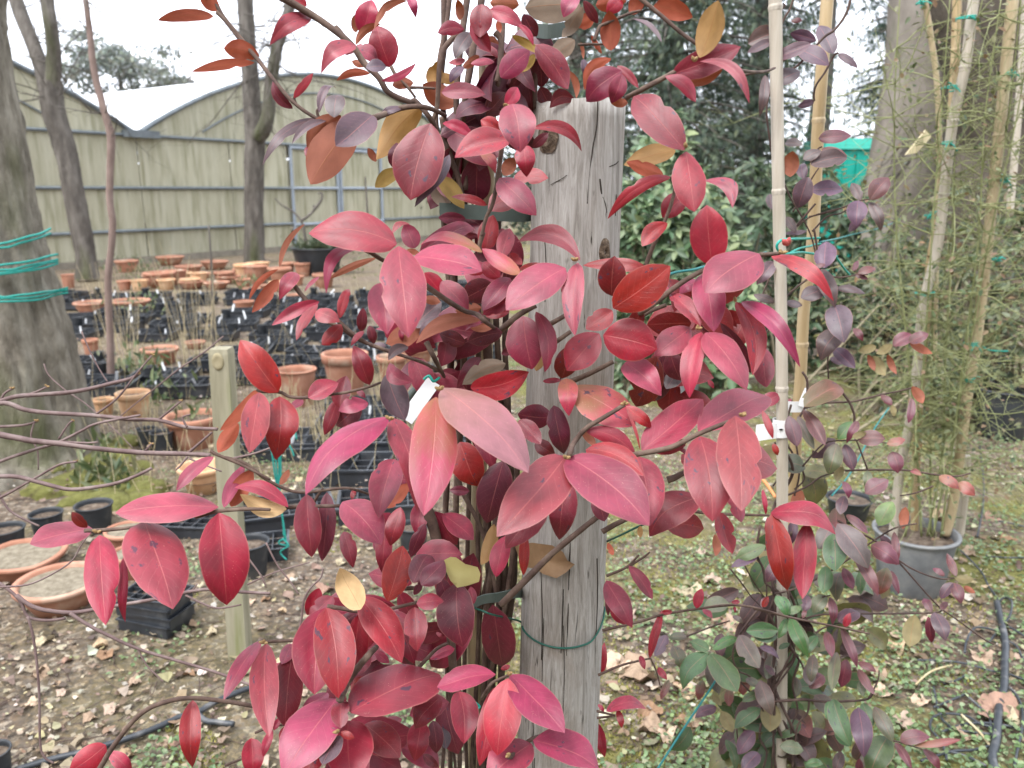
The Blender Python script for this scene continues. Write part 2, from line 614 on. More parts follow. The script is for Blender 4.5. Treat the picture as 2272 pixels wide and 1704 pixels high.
# T1: the big leaning trunk at the left edge
t1, L1 = trunk_tree('leaning_tree', 'thick leaning grey trunk at the edge, tied with turquoise twine', [
    [(40, 1075, 400, 4.15), (45, 1000, 330, 4.2), (40, 900, 280, 4.2), (18, 780, 260, 4.2), (-12, 640, 245, 4.2), (-50, 480, 235, 4.2), (-85, 325, 240, 4.2), (-115, 200, 250, 4.2), (-150, 60, 270, 4.2), (-185, -80, 250, 4.2)],
    [(-100, 260, 150, 4.2), (-60, 130, 120, 4.25), (-35, 30, 85, 4.3), (-25, -90, 70, 4.3)]], M_BARK, group=None, sides=110, jitter=0.12, ridge=.085, smo=26)
V, F = [], []
rr = random.Random(5)
for _ in range(46):      # cushions of moss at the trunk's foot
    p = G(rr.uniform(60, 330), rr.uniform(985, 1125))
    s = rr.uniform(0.05, 0.12)
    c = Vector((p.x, p.y, 0.0))
    b = len(V)
    for i in range(4):
        for k in range(8):
            an = k * math.pi / 4
            rad = s * math.cos(i * 0.5) * rr.uniform(0.8, 1.2)
            V.append(c + Vector((rad * math.cos(an), rad * math.sin(an), s * 0.5 * math.sin(i * 0.5))))
    F += [(b + i * 8 + k, b + i * 8 + (k + 1) % 8, b + (i + 1) * 8 + (k + 1) % 8, b + (i + 1) * 8 + k) for i in range(3) for k in range(8)]
    F.append(tuple(b + 24 + k for k in range(8)))
link('moss_cushions', mesh('moss_cushions', V, F), M_MOSSBARK, kind='stuff')

# T2: forked tree in front of the left gable
t2, L2 = trunk_tree('forked_tree', 'forked dark tree in front of the left gable', [
    [(196, 618, 50, 13), (190, 562, 42, 13), (168, 450, 44, 13), (152, 361, 43, 13), (135, 300, 44, 13), (118, 245, 48, 13), (113, 180, 50, 13)],
    [(112, 215, 40, 13), (92, 150, 32, 13.1), (70, 90, 30, 13.2), (42, 20, 29, 13.3), (20, -60, 27, 13.4)],
    [(115, 215, 36, 13), (120, 140, 30, 12.9), (113, 60, 28, 12.8), (104, 0, 28, 12.8), (96, -70, 26, 12.8)]], M_BARK2, seed=3, sides=36, ridge=.07, smo=20)
twigs(t2, L2[1] + L2[2], 34, 1.5, M_BARK2, seed=4)
# T3: the slim pinkish sapling
t3, L3 = trunk_tree('slim_sapling', 'slim crooked brownish sapling between the two forked trees', [
    [(247, 852, 18, 6), (244, 740, 15, 6), (240, 620, 15, 6), (250, 506, 15, 6), (243, 434, 15, 6), (246, 307, 17, 6), (233, 253, 16, 6), (210, 163, 15, 6), (199, 72, 13, 6), (190, 0, 12, 6), (178, -60, 11, 6)]],
    mat('pinkish_bark', [(0.16, 0.11, 0.09), (0.25, 0.18, 0.155)], rough=0.9, scale=9, bump=0.5), sides=10, seed=6)
twigs(t3, L3[0][5:], 10, 0.7, M_BARK2, r0=0.005, seed=9)
# T4: forked tree before the middle gable
t4, L4 = trunk_tree('mossy_forked_tree', 'forked mossy tree in front of the middle gable', [
    [(566, 585, 52, 16.3), (564, 560, 45, 16.3), (563, 420, 42, 16.3), (566, 320, 42, 16.3), (566, 285, 44, 16.3), (560, 235, 38, 16.3), (555, 160, 35, 16.3), (548, 60, 34, 16.3), (542, -40, 33, 16.3)],
    [(572, 305, 34, 16.2), (592, 268, 30, 16.1), (600, 200, 27, 16.1), (608, 140, 26, 16), (617, 100, 25, 16), (632, 50, 24, 16), (650, -10, 22, 16), (660, -70, 20, 16)]], M_BARK2, seed=8, sides=36, ridge=.07, smo=20)
twigs(t4, L4[0][5:] + L4[1][3:], 60, 2.3, M_BARK2, r0=0.014, seed=12, up=-0.1)
# T5, T6: the big trunks at the right
t5, L5 = trunk_tree('stout_tree', 'stout smooth grey-brown trunk leaning right behind the bamboo', [
    [(1935, 715, 200, 8.4), (1948, 670, 165, 8.4), (1962, 600, 150, 8.4), (1985, 480, 146, 8.4), (2008, 360, 150, 8.4), (2030, 240, 150, 8.4), (2042, 140, 146, 8.4), (2052, 0, 146, 8.4), (2056, -100, 140, 8.4)]],
    M_BARK3, sides=90, jitter=0.05, seed=20, ridge=.03, smo=24)
t6, L6 = trunk_tree('dark_tree', 'massive dark leaning trunk at the edge behind the bamboo', [
    [(2190, 700, 330, 7.4), (2200, 560, 230, 7.4), (2210, 420, 220, 7.4), (2225, 250, 230, 7.4), (2240, 100, 240, 7.4), (2260, -80, 240, 7.4)],
    [(2180, 330, 110, 7.3), (2160, 200, 95, 7.2), (2120, 80, 85, 7.1), (2085, -20, 80, 7.1), (2060, -90, 78, 7.1)]], M_BARK4, sides=90, jitter=0.08, seed=23, ridge=.05, smo=24)
# climbing stems pressed to the stout trunk
V, F = [], []
rr = random.Random(8)
for i in range(26):
    px = rr.uniform(1900, 2010); py = rr.uniform(380, 680)
    pts = []
    for k in range(9):
        w = PY(px, py, 8.4)
        # push to the bark's front
        y0 = 8.4 - 0.335
        pts.append((PY(px, py, y0 + 0.10 * abs((px - (2085 - py * 0.22)) / 75) ** 2) - t5.location, 0.006))
        px += rr.uniform(4, 16); py -= rr.uniform(8, 26)
    tube_geo(V, F, pts, 4, cap=False)
link('climbing_stems', mesh('climbing_stems', V, F), M_BARK2, t5, kind='stuff')

# ---- leaf masses
M_LEAFM = mat('green_leaf_mass', [(0.85, 0.85, 0.85), (1.1, 1.1, 1.1)], rough=0.5, scale=3, bump=0, spec=0.5, trans=0.25, attr='Col')
M_NEEDLE = mat('needle_mass', [(0.8, 0.8, 0.8), (1.15, 1.15, 1.15)], rough=0.7, scale=2, bump=0, spec=0.3, trans=0.2, attr='Col')

def leaf_quad(V, F, C, p, d, n, l, w, col):
    """one small leaf folded along its rib: 6 vertices, 2 quads"""
    s = d.cross(n)
    if s.length < 1e-5:
        s = d.orthogonal()
    s.normalize()
    n = s.cross(d)
    b = len(V)
    V += [p, p + d * l * 0.35 + s * w * 0.5 + n * w * 0.16, p + d * l * 0.72 + s * w * 0.38 + n * w * 0.1, p + d * l - n * l * 0.08,
          p + d * l * 0.72 - s * w * 0.38 + n * w * 0.1, p + d * l * 0.35 - s * w * 0.5 + n * w * 0.16]
    F += [(b, b + 1, b + 2, b + 3), (b, b + 3, b + 4, b + 5)]
    C += [col] * 6

def vary(c, rr, v=0.25):
    k = 1 + rr.uniform(-v, v)
    return (c[0] * k * rr.uniform(0.9, 1.1), c[1] * k, c[2] * k * rr.uniform(0.85, 1.15))

# laurel hedge behind the post: whorls of pale green leaves on a rounded mass
def hedge(name, label, cells, Y0, depth, leaf, palette, nwh, cat='hedge', group=None, npart=160, seed=2, top=None, dead=0):
    rr = random.Random(seed)
    base = PY(cells[0], cells[3], Y0)
    root = thing(name, label, cat, Vector((PY((cells[0] + cells[1]) / 2, 600, Y0).x, Y0 + depth / 2, 0)), group)
    off_ = root.location
    x0, x1 = PY(cells[0], 500, Y0).x, PY(cells[1], 500, Y0).x
    zt = PY(1136, cells[2], Y0).z
    V, F, C = [], [], []
    whs = []
    for _ in range(nwh):
        u = rr.random()
        x = x0 + (x1 - x0) * u
        bumpy = 0.78 + 0.22 * noise.noise(Vector((x * 1.3, seed, 0))) + 0.12 * noise.noise(Vector((x * 4, seed, 5)))
        zmax = zt * bumpy * (1 if top is None else top(u))
        z = zmax * (rr.random() ** 0.6)
        fr = rr.random() ** 2.2
        edge = 0.35 * depth * (z / max(zmax, .1)) ** 3 + 0.16 * noise.noise(Vector((x * 2, z * 2, seed)))
        y = Y0 + edge + fr * depth * 0.7
        whs.append((fr, Vector((x, y, z)), z / zmax))
    whs.sort(key=lambda w: w[0])
    lms = []
    for c in palette:
        for q in range(2):
            v, f, cc = [], [], []
            leaf_quad(v, f, cc, Vector((0, 0, 0)), Vector((0, 1, 0)), Vector((0, 0, 1)), leaf * (0.9 + .25 * q), leaf * 0.42, vary(c, rr, .2))
            me = mesh('leaf', v, f, True, cc)
            me.materials.append(M_LEAFM)
            lms.append(me)
    count = 0
    for fr, p, zz in whs:
        k = rr.randint(4, 7)
        ph = rr.uniform(0, 6.3)
        ax = Vector((rr.gauss(0, .5), rr.gauss(-0.55, .4), rr.gauss(0.75, .35))).normalized()
        u = ax.orthogonal().normalized()
        w = ax.cross(u)
        for j in range(k):
            an = ph + 2 * math.pi * j / k + rr.uniform(-.3, .3)
            d = (u * math.cos(an) + w * math.sin(an) + ax * rr.uniform(-0.35, 0.5) + Vector((0, 0, -0.2))).normalized()
            l = leaf * rr.uniform(0.7, 1.2)
            nn = (ax + Vector((rr.gauss(0, .2), rr.gauss(0, .2), rr.gauss(0, .2)))).normalized()
            if count < npart:
                s = d.cross(nn).normalized()
                n2 = s.cross(d)
                o = link('leaf', rr.choice(lms), None, root)
                o.matrix_local = Matrix.Translation(p - off_) @ Matrix((s, d, n2)).transposed().to_4x4() @ Matrix.Scale(l / leaf, 4)
                count += 1
            else:
                leaf_quad(V, F, C, p - off_, d, nn, l, l * rr.uniform(.36, .5), vary(rr.choice(palette), rr))
    link('foliage', mesh('foliage', V, F, True, C), M_LEAFM, root, kind='stuff')
    # stems, bare and pale below
    V, F = [], []
    for _ in range(int(nwh / 14)):
        fr, p, zz = rr.choice(whs[:len(whs) // 2])
        b0 = Vector((p.x + rr.gauss(0, .3), p.y + rr.uniform(.05, .3), 0))
        mid_ = (b0 + p) / 2 + Vector((rr.gauss(0, .12), rr.gauss(0, .06), 0))
        tube_geo(V, F, [(q - off_, r) for q, r in catmull([(b0, .012), (mid_, .009), (p, .005)], 4)], 4, cap=False)
    link('stems', mesh('stems', V, F), mat('pale_twig', [(0.17, 0.14, 0.09), (0.3, 0.26, 0.18)], rough=.9, scale=8, bump=0), root, kind='stuff')
    return root

PAL_LAUREL = [(0.16, 0.225, 0.12), (0.11, 0.18, 0.085), (0.22, 0.28, 0.16), (0.075, 0.125, 0.06), (0.27, 0.33, 0.17)]
hedge('laurel_hedge', 'pale green glossy laurel hedge right behind the weathered post', (1345, 1700, 225, 700), 5.4, 1.1, 0.105, PAL_LAUREL, 700, npart=240, seed=2, top=lambda u: 0.92 + 0.16 * math.sin(u * 4.2))
hedge('laurel_shrub', 'dark green laurel shrub between the canes and the stout trunk', (1690, 1965, 215, 700), 6.2, 1.0, 0.095, [(0.07, 0.11, 0.055), (0.05, 0.085, 0.04), (0.13, 0.17, 0.09), (0.04, 0.065, 0.03)], 430, cat='shrub', npart=150, seed=5,
      top=lambda u: 1.12 - 0.2 * u)

def conifer(name, label, cx_px, Y, w, h0, h1, n, palette, seed, trunk_r=0.2, droop=0.75, size=0.115, group='dark conifers behind the hedge'):
    """drooping conifer: limbs with hanging feathery sprays"""
    rr = random.Random(seed)
    x = PY(cx_px, 400, Y).x
    root = thing(name, label, 'tree', Vector((x, Y, 0)), group)
    tube('trunk', [(Vector((x, Y, -0.1)), trunk_r), (Vector((x + .05, Y, h1 * 0.5)), trunk_r * .7), (Vector((x, Y, h1)), trunk_r * .2)], M_BARK2, root, 12, 5, 0.1, seed=seed)
    V, F, C = [], [], []
    B, BF = [], []
    nl = max(8, n // 70)
    for i in range(nl):
        z = h0 + (h1 - h0) * rr.random() ** 0.9
        rad = w * (1 - 0.55 * ((z - h0) / (h1 - h0))) * rr.uniform(.6, 1.05)
        an = rr.uniform(0, 2 * math.pi)
        d = Vector((math.cos(an), math.sin(an), 0))
        pts = []
        for k in range(7):
            t = k / 6
            pts.append((d * rad * t + Vector((0, 0, z + 0.25 * rad * t - 0.5 * rad * t * t * droop)), 0.03 * (1 - t * .8)))
        tube_geo(B, BF, pts, 4, cap=False)
        for s in range(95):
            t = rr.random() ** 0.55
            p = d * rad * t + Vector((rr.gauss(0, .16) * (0.4 + t), rr.gauss(0, .16) * (.4 + t), z + 0.25 * rad * t - 0.5 * rad * t * t * droop - abs(rr.gauss(0, .16))))
            c = vary(rr.choice(palette), rr, .3)
            l = size * rr.uniform(.5, 1.2)
            dd = (d * rr.uniform(.1, .7) + Vector((rr.gauss(0, .4), rr.gauss(0, .4), -droop * rr.uniform(.5, 1.4)))).normalized()
            side = dd.cross(Vector((rr.gauss(0, 1), rr.gauss(0, 1), rr.gauss(0, .4)))).normalized()
            for q in range(5):
                e = (dd + side * (q - 2) * 0.32).normalized() * l * (1 - 0.12 * abs(q - 2))
                wv = side.cross(dd).normalized() * l * .035 + side * l * .03
                b = len(V)
                V.extend([p, p + e * .45 + wv, p + e, p + e * .45 - wv])
                F.append((b, b + 1, b + 2, b + 3))
                C.extend([c] * 4)
    link('limbs', mesh('limbs', B, BF), M_BARK2, root, kind='stuff')
    link('crown', mesh('crown', V, F, True, C), M_NEEDLE, root, kind='stuff')
    return root
PAL_CON = [(0.085, 0.115, 0.085), (0.12, 0.155, 0.11), (0.06, 0.085, 0.065), (0.15, 0.185, 0.12)]
conifer('conifer', 'tall dark feathery conifer rising behind the post', 1470, 10.5, 1.75, 0.7, 6.4, 20000, PAL_CON, 31)
conifer('conifer', 'second dark conifer half hidden behind the near bamboo canes', 1660, 12.0, 1.3, 0.6, 5.6, 11000, PAL_CON, 32)
conifer('conifer', 'dark conifer seen through the top of the red vine', 1270, 13.0, 1.5, 0.6, 6.8, 11000, PAL_CON, 33)
conifer('cedar', 'bluish cedar with drooping boughs beside the stout trunk', 1985, 12.5, 1.15, 1.9, 4.6, 3600, [(0.05, 0.085, 0.065), (0.075, 0.115, 0.085), (0.035, 0.06, 0.045)], 35, group=None)
conifer('cedar', 'cedar boughs hanging into the sky above the yellow cane', 1800, 13.0, 1.2, 4.15, 6.3, 1200, [(0.05, 0.085, 0.065), (0.075, 0.115, 0.085)], 36, droop=1.0, group=None)

def broad_tree(name, label, px, py, Y, rx, rz, n, palette, seed, leaf=0.25, group=None):
    rr = random.Random(seed)
    c = PY(px, py, Y)
    root = thing(name, label, 'tree', Vector((c.x, Y, 0)), group)
    tube('trunk', [(Vector((c.x, Y, -.1)), .3), (Vector((c.x + .1, Y, c.z * .6)), .22), (Vector((c.x, Y, c.z)), .08)], M_BARK2, root, 10, 4, .1)
    V, F, C = [], [], []
    cl_ = []
    for _ in range(max(10, n // 120)):
        q = Vector((rr.gauss(0, .45), rr.gauss(0, .45), rr.gauss(0, .45)))
        if q.length > 1:
            q.normalize()
        cl_.append(Vector((q.x * rx, q.y * rx, q.z * rz + c.z)))
    for _ in range(n):
        k = rr.choice(cl_)
        p = k + Vector((rr.gauss(0, .16) * rx, rr.gauss(0, .16) * rx, rr.gauss(0, .12) * rz))
        d = Vector((rr.gauss(0, 1), rr.gauss(0, 1), rr.gauss(-.2, .7))).normalized()
        leaf_quad(V, F, C, p, d, Vector((rr.gauss(0, .6), rr.gauss(0, .6), 1)).normalized(), leaf * rr.uniform(.6, 1.3), leaf * .5, vary(rr.choice(palette), rr, .3))
    link('crown', mesh('crown', V, F, True, C), M_LEAFM, root, kind='stuff')
    return root
PAL_FAR = [(0.23, 0.255, 0.22), (0.28, 0.305, 0.27), (0.19, 0.21, 0.18)]
broad_tree('evergreen_tree', 'grey green round crown rising behind the greenhouse roofs', 262, 150, 46, 2.9, 1.7, 3000, PAL_FAR, 41, .32)
broad_tree('evergreen_tree', 'low dull crown just over the roof valley of the greenhouse', 395, 215, 52, 2.6, .9, 2200, [(0.17, 0.16, 0.13), (0.2, 0.19, 0.16)], 42, .3)
for i, (px, py, Y, rx, rz) in enumerate(((2130, 330, 19, 2.3, 2.0), (2330, 300, 17, 2.6, 2.4), (1890, 400, 24, 2.2, 1.3), (1560, 395, 24, 3.2, 1.6), (2500, 250, 20, 3.2, 3.2), (1200, 400, 26, 3.4, 1.6))):
    lab = ['dull green tree behind the two big trunks', 'dull green tree right of the massive dark trunk', 'low green tree behind the turquoise container', 'low green tree behind the tall conifers',
           'broad green tree at the outer edge beyond the dark trunk', 'green tree beyond the post between the conifers'][i]
    broad_tree('woodland_tree', lab, px, py, Y, rx, rz, 2600, [(0.05, 0.07, 0.035), (0.075, 0.095, 0.05), (0.035, 0.05, 0.028)], 50 + i, .22, group='trees at the back of the nursery')

# unseen evergreen row, added so the glossy leaves mirror less bright sky
hb = thing('hedge', 'tall unseen evergreen hedge, added behind the camera to darken reflections', 'hedge', Vector((0, -4.5, 0)))
rr = random.Random(3)
V, F, C = [], [], []
for i in range(9000):
    p = Vector((rr.uniform(-11, 11), abs(rr.gauss(0, .35)) * -1 + .5, 0))
    p.z = rr.random() * (4.4 + .7 * noise.noise(Vector((p.x * .8, 0, 0))))
    d = Vector((rr.gauss(0, 1), rr.gauss(.3, .6), rr.gauss(0, .8))).normalized()
    leaf_quad(V, F, C, p, d, Vector((rr.gauss(0, .5), 1, .6)).normalized(), rr.uniform(.16, .34), .15, vary(rr.choice([(.05, .08, .04), (.07, .10, .05), (.035, .055, .03)]), rr))
link('foliage', mesh('foliage', V, F, True, C), M_LEAFM, hb, kind='stuff')

# turquoise container half hidden by the stout trunk
M_TURQ = mat('turquoise_plastic', [(0.0, 0.26, 0.2), (0.01, 0.34, 0.27)], rough=.45, scale=3, bump=.05)
tz = PY(1900, 305, 11).z
tc0 = PY(1912, 400, 11)
bn = thing('storage_container', 'turquoise container with a paler lid by the stout trunk', 'container', Vector((tc0.x, 11.4, 0)))
V, F = [], []
box_geo(V, F, (0, 0, (tz - .16) / 2), 1.0, .8, tz - .16)
for k in range(6):
    box_geo(V, F, (-.42 + k * .168, -.41, (tz - .16) / 2), .03, .03, tz - .25)
link('body', mesh('body', V, F, False), M_TURQ, bn)
V, F = [], []
box_geo(V, F, (0, 0, tz - .12), 1.1, .9, .06)
box_geo(V, F, (0, 0, tz - .05), 1.06, .86, .074)
link('lid', mesh('lid', V, F, False), mat('pale_turquoise', [(0.05, 0.42, 0.33), (0.08, 0.5, 0.4)], rough=.4, scale=3, bump=.05), bn)
# ------------------------------------------------------------------ the post
TILES = dict(A=(500, 0), B=(900, 0), C=(1300, 0), D=(500, 400), E=(900, 400), F=(1300, 400), G=(500, 800), H=(900, 800), I=(1300, 800),
             J=(500, 1204), K=(900, 1204), L=(1300, 1204))
TILES2 = dict(M=(0, 0), N=(1672, 0), O=(0, 500), Q=(1672, 500), R=(0, 1100), S=(1672, 1104))
def px(t, x, y):
    if t in TILES:
        o, s = TILES[t], 500 / 1659
    elif t in TILES2:
        o, s = TILES2[t], 600 / 1659
    else:
        return x, y
    return o[0] + x * s, o[1] + y * s

def post_d(y):                      # the post's depth at a pixel row: it stands (almost) upright
    return 0.93 + (y - 235) / 1425 * 0.19
PT = P(1286, 228, 0.93)
PB0 = P(1237, 1660, 1.12)
pdir = (PB0 - PT).normalized()
PBASE = PT + pdir * ((PT.z + 0.12) / -pdir.z)
def post_material():
    m = bpy.data.materials.new('weathered_wood')
    m.use_nodes = True
    nt = m.node_tree
    L = nt.links.new
    b = nt.nodes['Principled BSDF']
    b.inputs['Roughness'].default_value = .9
    b.inputs['Specular IOR Level'].default_value = .25
    tc = N(nt, 'ShaderNodeTexCoord')
    def nz(scale, st, detail=8.0, rough=.65, dist=0.0):
        mp = N(nt, 'ShaderNodeMapping')
        mp.inputs['Scale'].default_value = st
        L(tc.outputs['Object'], mp.inputs[0])
        n = N(nt, 'ShaderNodeTexNoise', Scale=scale, Detail=detail, Roughness=rough, Distortion=dist)
        L(mp.outputs[0], n.inputs['Vector'])
        return n.outputs['Fac']
    def rng(v, a, c, lo=0.0, hi=1.0):
        n = N(nt, 'ShaderNodeMapRange')
        for i, q in enumerate((a, c, lo, hi)):
            n.inputs[i + 1].default_value = q
        L(v, n.inputs[0])
        return n.outputs[0]
    def mix(f, a, c):
        n = N(nt, 'ShaderNodeMix', data_type='RGBA')
        L(f, n.inputs[0])
        for k, v in (('A', a), ('B', c)):
            if isinstance(v, tuple):
                n.inputs[k].default_value = (*v, 1)
            else:
                L(v, n.inputs[k])
        return n.outputs['Result']
    fibre = nz(150, (1, 1, .075), 7, .72, .9)
    grain = nz(420, (1, 1, .12), 4)
    big = nz(13, (1, 1, .55), 5, .6, .6)
    pit = nz(95, (1, 1, .28), 3, .5)
    crack = nz(46, (1, 1, .05), 3, .5, .9)
    r = N(nt, 'ShaderNodeValToRGB')
    e = r.color_ramp.elements
    e.new(.45); e.new(.58)
    for i, (p, c) in enumerate(((.28, (.16, .142, .124)), (.42, (.275, .253, .228)), (.55, (.365, .342, .315)), (.74, (.48, .46, .43)))):
        e[i].position = p
        e[i].color = (*c, 1)
    L(fibre, r.inputs[0])
    col = mix(rng(big, .5, .7, 0, .42), r.outputs[0], (.19, .135, .09))
    col = mix(rng(grain, .55, .75, 0, .4), col, (.12, .10, .085))
    col = mix(rng(pit, .70, .78, 0, .8), col, (.045, .035, .028))
    ab = N(nt, 'ShaderNodeMath', operation='SUBTRACT')
    L(crack, ab.inputs[0]); ab.inputs[1].default_value = .5
    ab2 = N(nt, 'ShaderNodeMath', operation='ABSOLUTE')
    L(ab.outputs[0], ab2.inputs[0])
    ck = rng(ab2.outputs[0], .002, .011, 1, 0)
    ckm = N(nt, 'ShaderNodeMath', operation='MULTIPLY')
    L(ck, ckm.inputs[0]); L(rng(nz(16, (1, 1, .4), 3), .56, .64), ckm.inputs[1])
    col = mix(ckm.outputs[0], col, (.035, .028, .022))
    L(col, b.inputs['Base Color'])
    ad = N(nt, 'ShaderNodeMath', operation='MULTIPLY_ADD')
    L(ckm.outputs[0], ad.inputs[0]); ad.inputs[1].default_value = -1.2; L(fibre, ad.inputs[2])
    ad2 = N(nt, 'ShaderNodeMath', operation='ADD')
    L(ad.outputs[0], ad2.inputs[0]); L(grain, ad2.inputs[1])
    bp = N(nt, 'ShaderNodeBump', Strength=.7, Distance=.0013)
    L(ad2.outputs[0], bp.inputs['Height'])
    L(bp.outputs[0], b.inputs['Normal'])
    return m
M_POST = post_material()
M_CRACK = mat('dark_crack', [(0.02, 0.016, 0.012), (0.05, 0.04, 0.03)], rough=1, scale=30)
M_KNOT = mat('knot_wood', [(0.025, 0.017, 0.012), (0.10, 0.068, 0.045), (0.24, 0.18, 0.13)], rough=.95, scale=160, bump=1.0, bump_scale=300, dist=.003)
post = thing('wooden_post', 'thick weathered grey round post beside the red vine', 'post', Vector((PBASE.x, PBASE.y, 0)))
def post_point(py, ang, push=0.0, r=0.054):
    """a point on the post's skin: ang 0 faces the camera, + to the right"""
    lo, hi = 0.0, 1.0
    for _ in range(24):
        md = (lo + hi) / 2
        if proj(PT.lerp(PBASE, md))[1] < py:
            lo = md
        else:
            hi = md
    c = PT.lerp(PBASE, lo)
    tt = max(0, min(1, (c - PT).length / (PBASE - PT).length))
    return c + Vector((math.sin(ang), -math.cos(ang), 0)) * (.0542 + .0035 * tt + push)
V, F = [], []
seg = 72
nz = 90
Ltot = (PBASE - PT).length
for i in range(nz + 1):
    t = i / nz
    for k in range(seg):
        an = 2 * math.pi * k / seg
        c = PT.lerp(PBASE, t)
        r = 0.0535 + 0.0035 * t
        z = t * Ltot
        r += 0.0011 * noise.noise(Vector((math.cos(an) * 9, math.sin(an) * 9, z * 2))) + 0.0016 * noise.noise(Vector((math.cos(an) * 2, math.sin(an) * 2, z * 3)))
        # a drying crack running down the right front face
        ca = 0.28 - 0.35 * t * 3.2 + 0.03 * noise.noise(Vector((0, 0, z * 9)))
        if z < .40:
            r -= 0.0045 * math.exp(-(((an - ca + math.pi) % (2 * math.pi) - math.pi) / 0.022) ** 2) * (1 - z / .40)
        top = 0
        if i == 0:
            top = 0.004 * noise.noise(Vector((math.cos(an) * 3, math.sin(an) * 3, 1))) 
        q = c + Vector((math.sin(an) * r, -math.cos(an) * r, top))
        # the torn left shoulder at the top
        da = ((an + 0.95 + math.pi) % (2 * math.pi) - math.pi)
        if z < .05 and abs(da) < .38:
            q.z -= max(0, (0.015 - z * .3)) * (1 - abs(da) / .38)
        V.append(q - post.location)
F = [(i * seg + k, i * seg + (k + 1) % seg, (i + 1) * seg + (k + 1) % seg, (i + 1) * seg + k) for i in range(nz) for k in range(seg)]
b = len(V)
for rr_, dz in ((0.044, -.001), (0.025, -.003), (0.008, -.002)):
    for k in range(seg):
        an = 2 * math.pi * k / seg
        V.append(PT - post.location + Vector((math.sin(an) * rr_, -math.cos(an) * rr_, dz + 0.002 * noise.noise(Vector((an * 3, rr_ * 90, 0))))))
for j in range(3):
    o0 = 0 if j == 0 else b + (j - 1) * seg
    F += [(o0 + (k + 1) % seg, o0 + k, b + j * seg + k, b + j * seg + (k + 1) % seg) for k in range(seg)]
F.append(tuple(b + 2 * seg + k for k in range(seg)))
link('shaft', mesh('shaft', V, F), M_POST, post)
def knot(py, ang, w, h, seed):
    V, F = [], []
    n, m = 7, 22
    for i in range(n):
        s = i / (n - 1)
        for k in range(m):
            a = 2 * math.pi * k / m
            q = 1 + .25 * noise.noise(Vector((math.cos(a) * 1.5, math.sin(a) * 1.5, seed)))
            bul = 0.004 * math.sin(math.pi * (1 - s) * .9) + .0022 * math.sin(s * 19) - .004 * (1 - s) ** 4
            V.append(post_point(py + h * math.sin(a) * s * q, ang + w * math.cos(a) * s * q, bul * (1 - s ** 3) + .0004) - post.location)
    F = [(i * m + k, i * m + (k + 1) % m, (i + 1) * m + (k + 1) % m, (i + 1) * m + k) for i in range(n - 1) for k in range(m)]
    link('knot', mesh('knot', V, F), M_KNOT, post)
knot(308, -0.78, .30, 36, 1)
knot(553, 0.62, .16, 30, 2)
def post_at(x, y, push=0.0):
    lo, hi = -1.4, 1.4
    for _ in range(24):
        md = (lo + hi) / 2
        if proj(post_point(y, md, push))[0] < x:
            lo = md
        else:
            hi = md
    return post_point(y, lo, push)
for w, path in ((.75, ((1326, 232), (1324, 285), (1315, 335), (1307, 390), (1303, 450))), (1.1, ((1331, 398), (1333, 416), (1335, 430))), (.8, ((1337, 436), (1343, 452), (1346, 470))), (.6, ((1352, 372), (1366, 366), (1372, 360))),
                (.4, ((1222, 410), (1246, 398), (1258, 390))), (.5, ((1208, 520), (1212, 600), (1209, 660))), (.5, ((1290, 470), (1293, 560), (1290, 640))), (.5, ((1250, 1340), (1252, 1440), (1249, 1540))),
                (.7, ((1200, 1230), (1203, 1330), (1201, 1420))), (.5, ((1290, 1380), (1292, 1480), (1288, 1600))), (.6, ((1180, 1480), (1183, 1580), (1181, 1660))), (.7, ((1325, 1210), (1326, 1290), (1323, 1370)))):
    n_ = len(path)
    tube('check', [(post_at(x, y, -.0004), .0011 * w * (1 - .5 * abs(i / (n_ - 1) - .4))) for i, (x, y) in enumerate(path)], M_CRACK, post, 5, 4, .3)
# splinters and checks standing on the skin
rr = random.Random(3)
for i in range(12):
    a = rr.uniform(-1.25, 1.25); y = rr.uniform(300, 1640); l = rr.uniform(30, 150)
    pts = []
    for k in range(6):
        pts.append((post_point(y + l * k / 5, a + .012 * noise.noise(Vector((i, k * .9, 0))), -0.0006), 0.0009 * (1 - abs(k / 5 - .45)) * rr.uniform(.6, 1.3)))
    tube('check', pts, M_CRACK, post, 4, 2, flat=1)

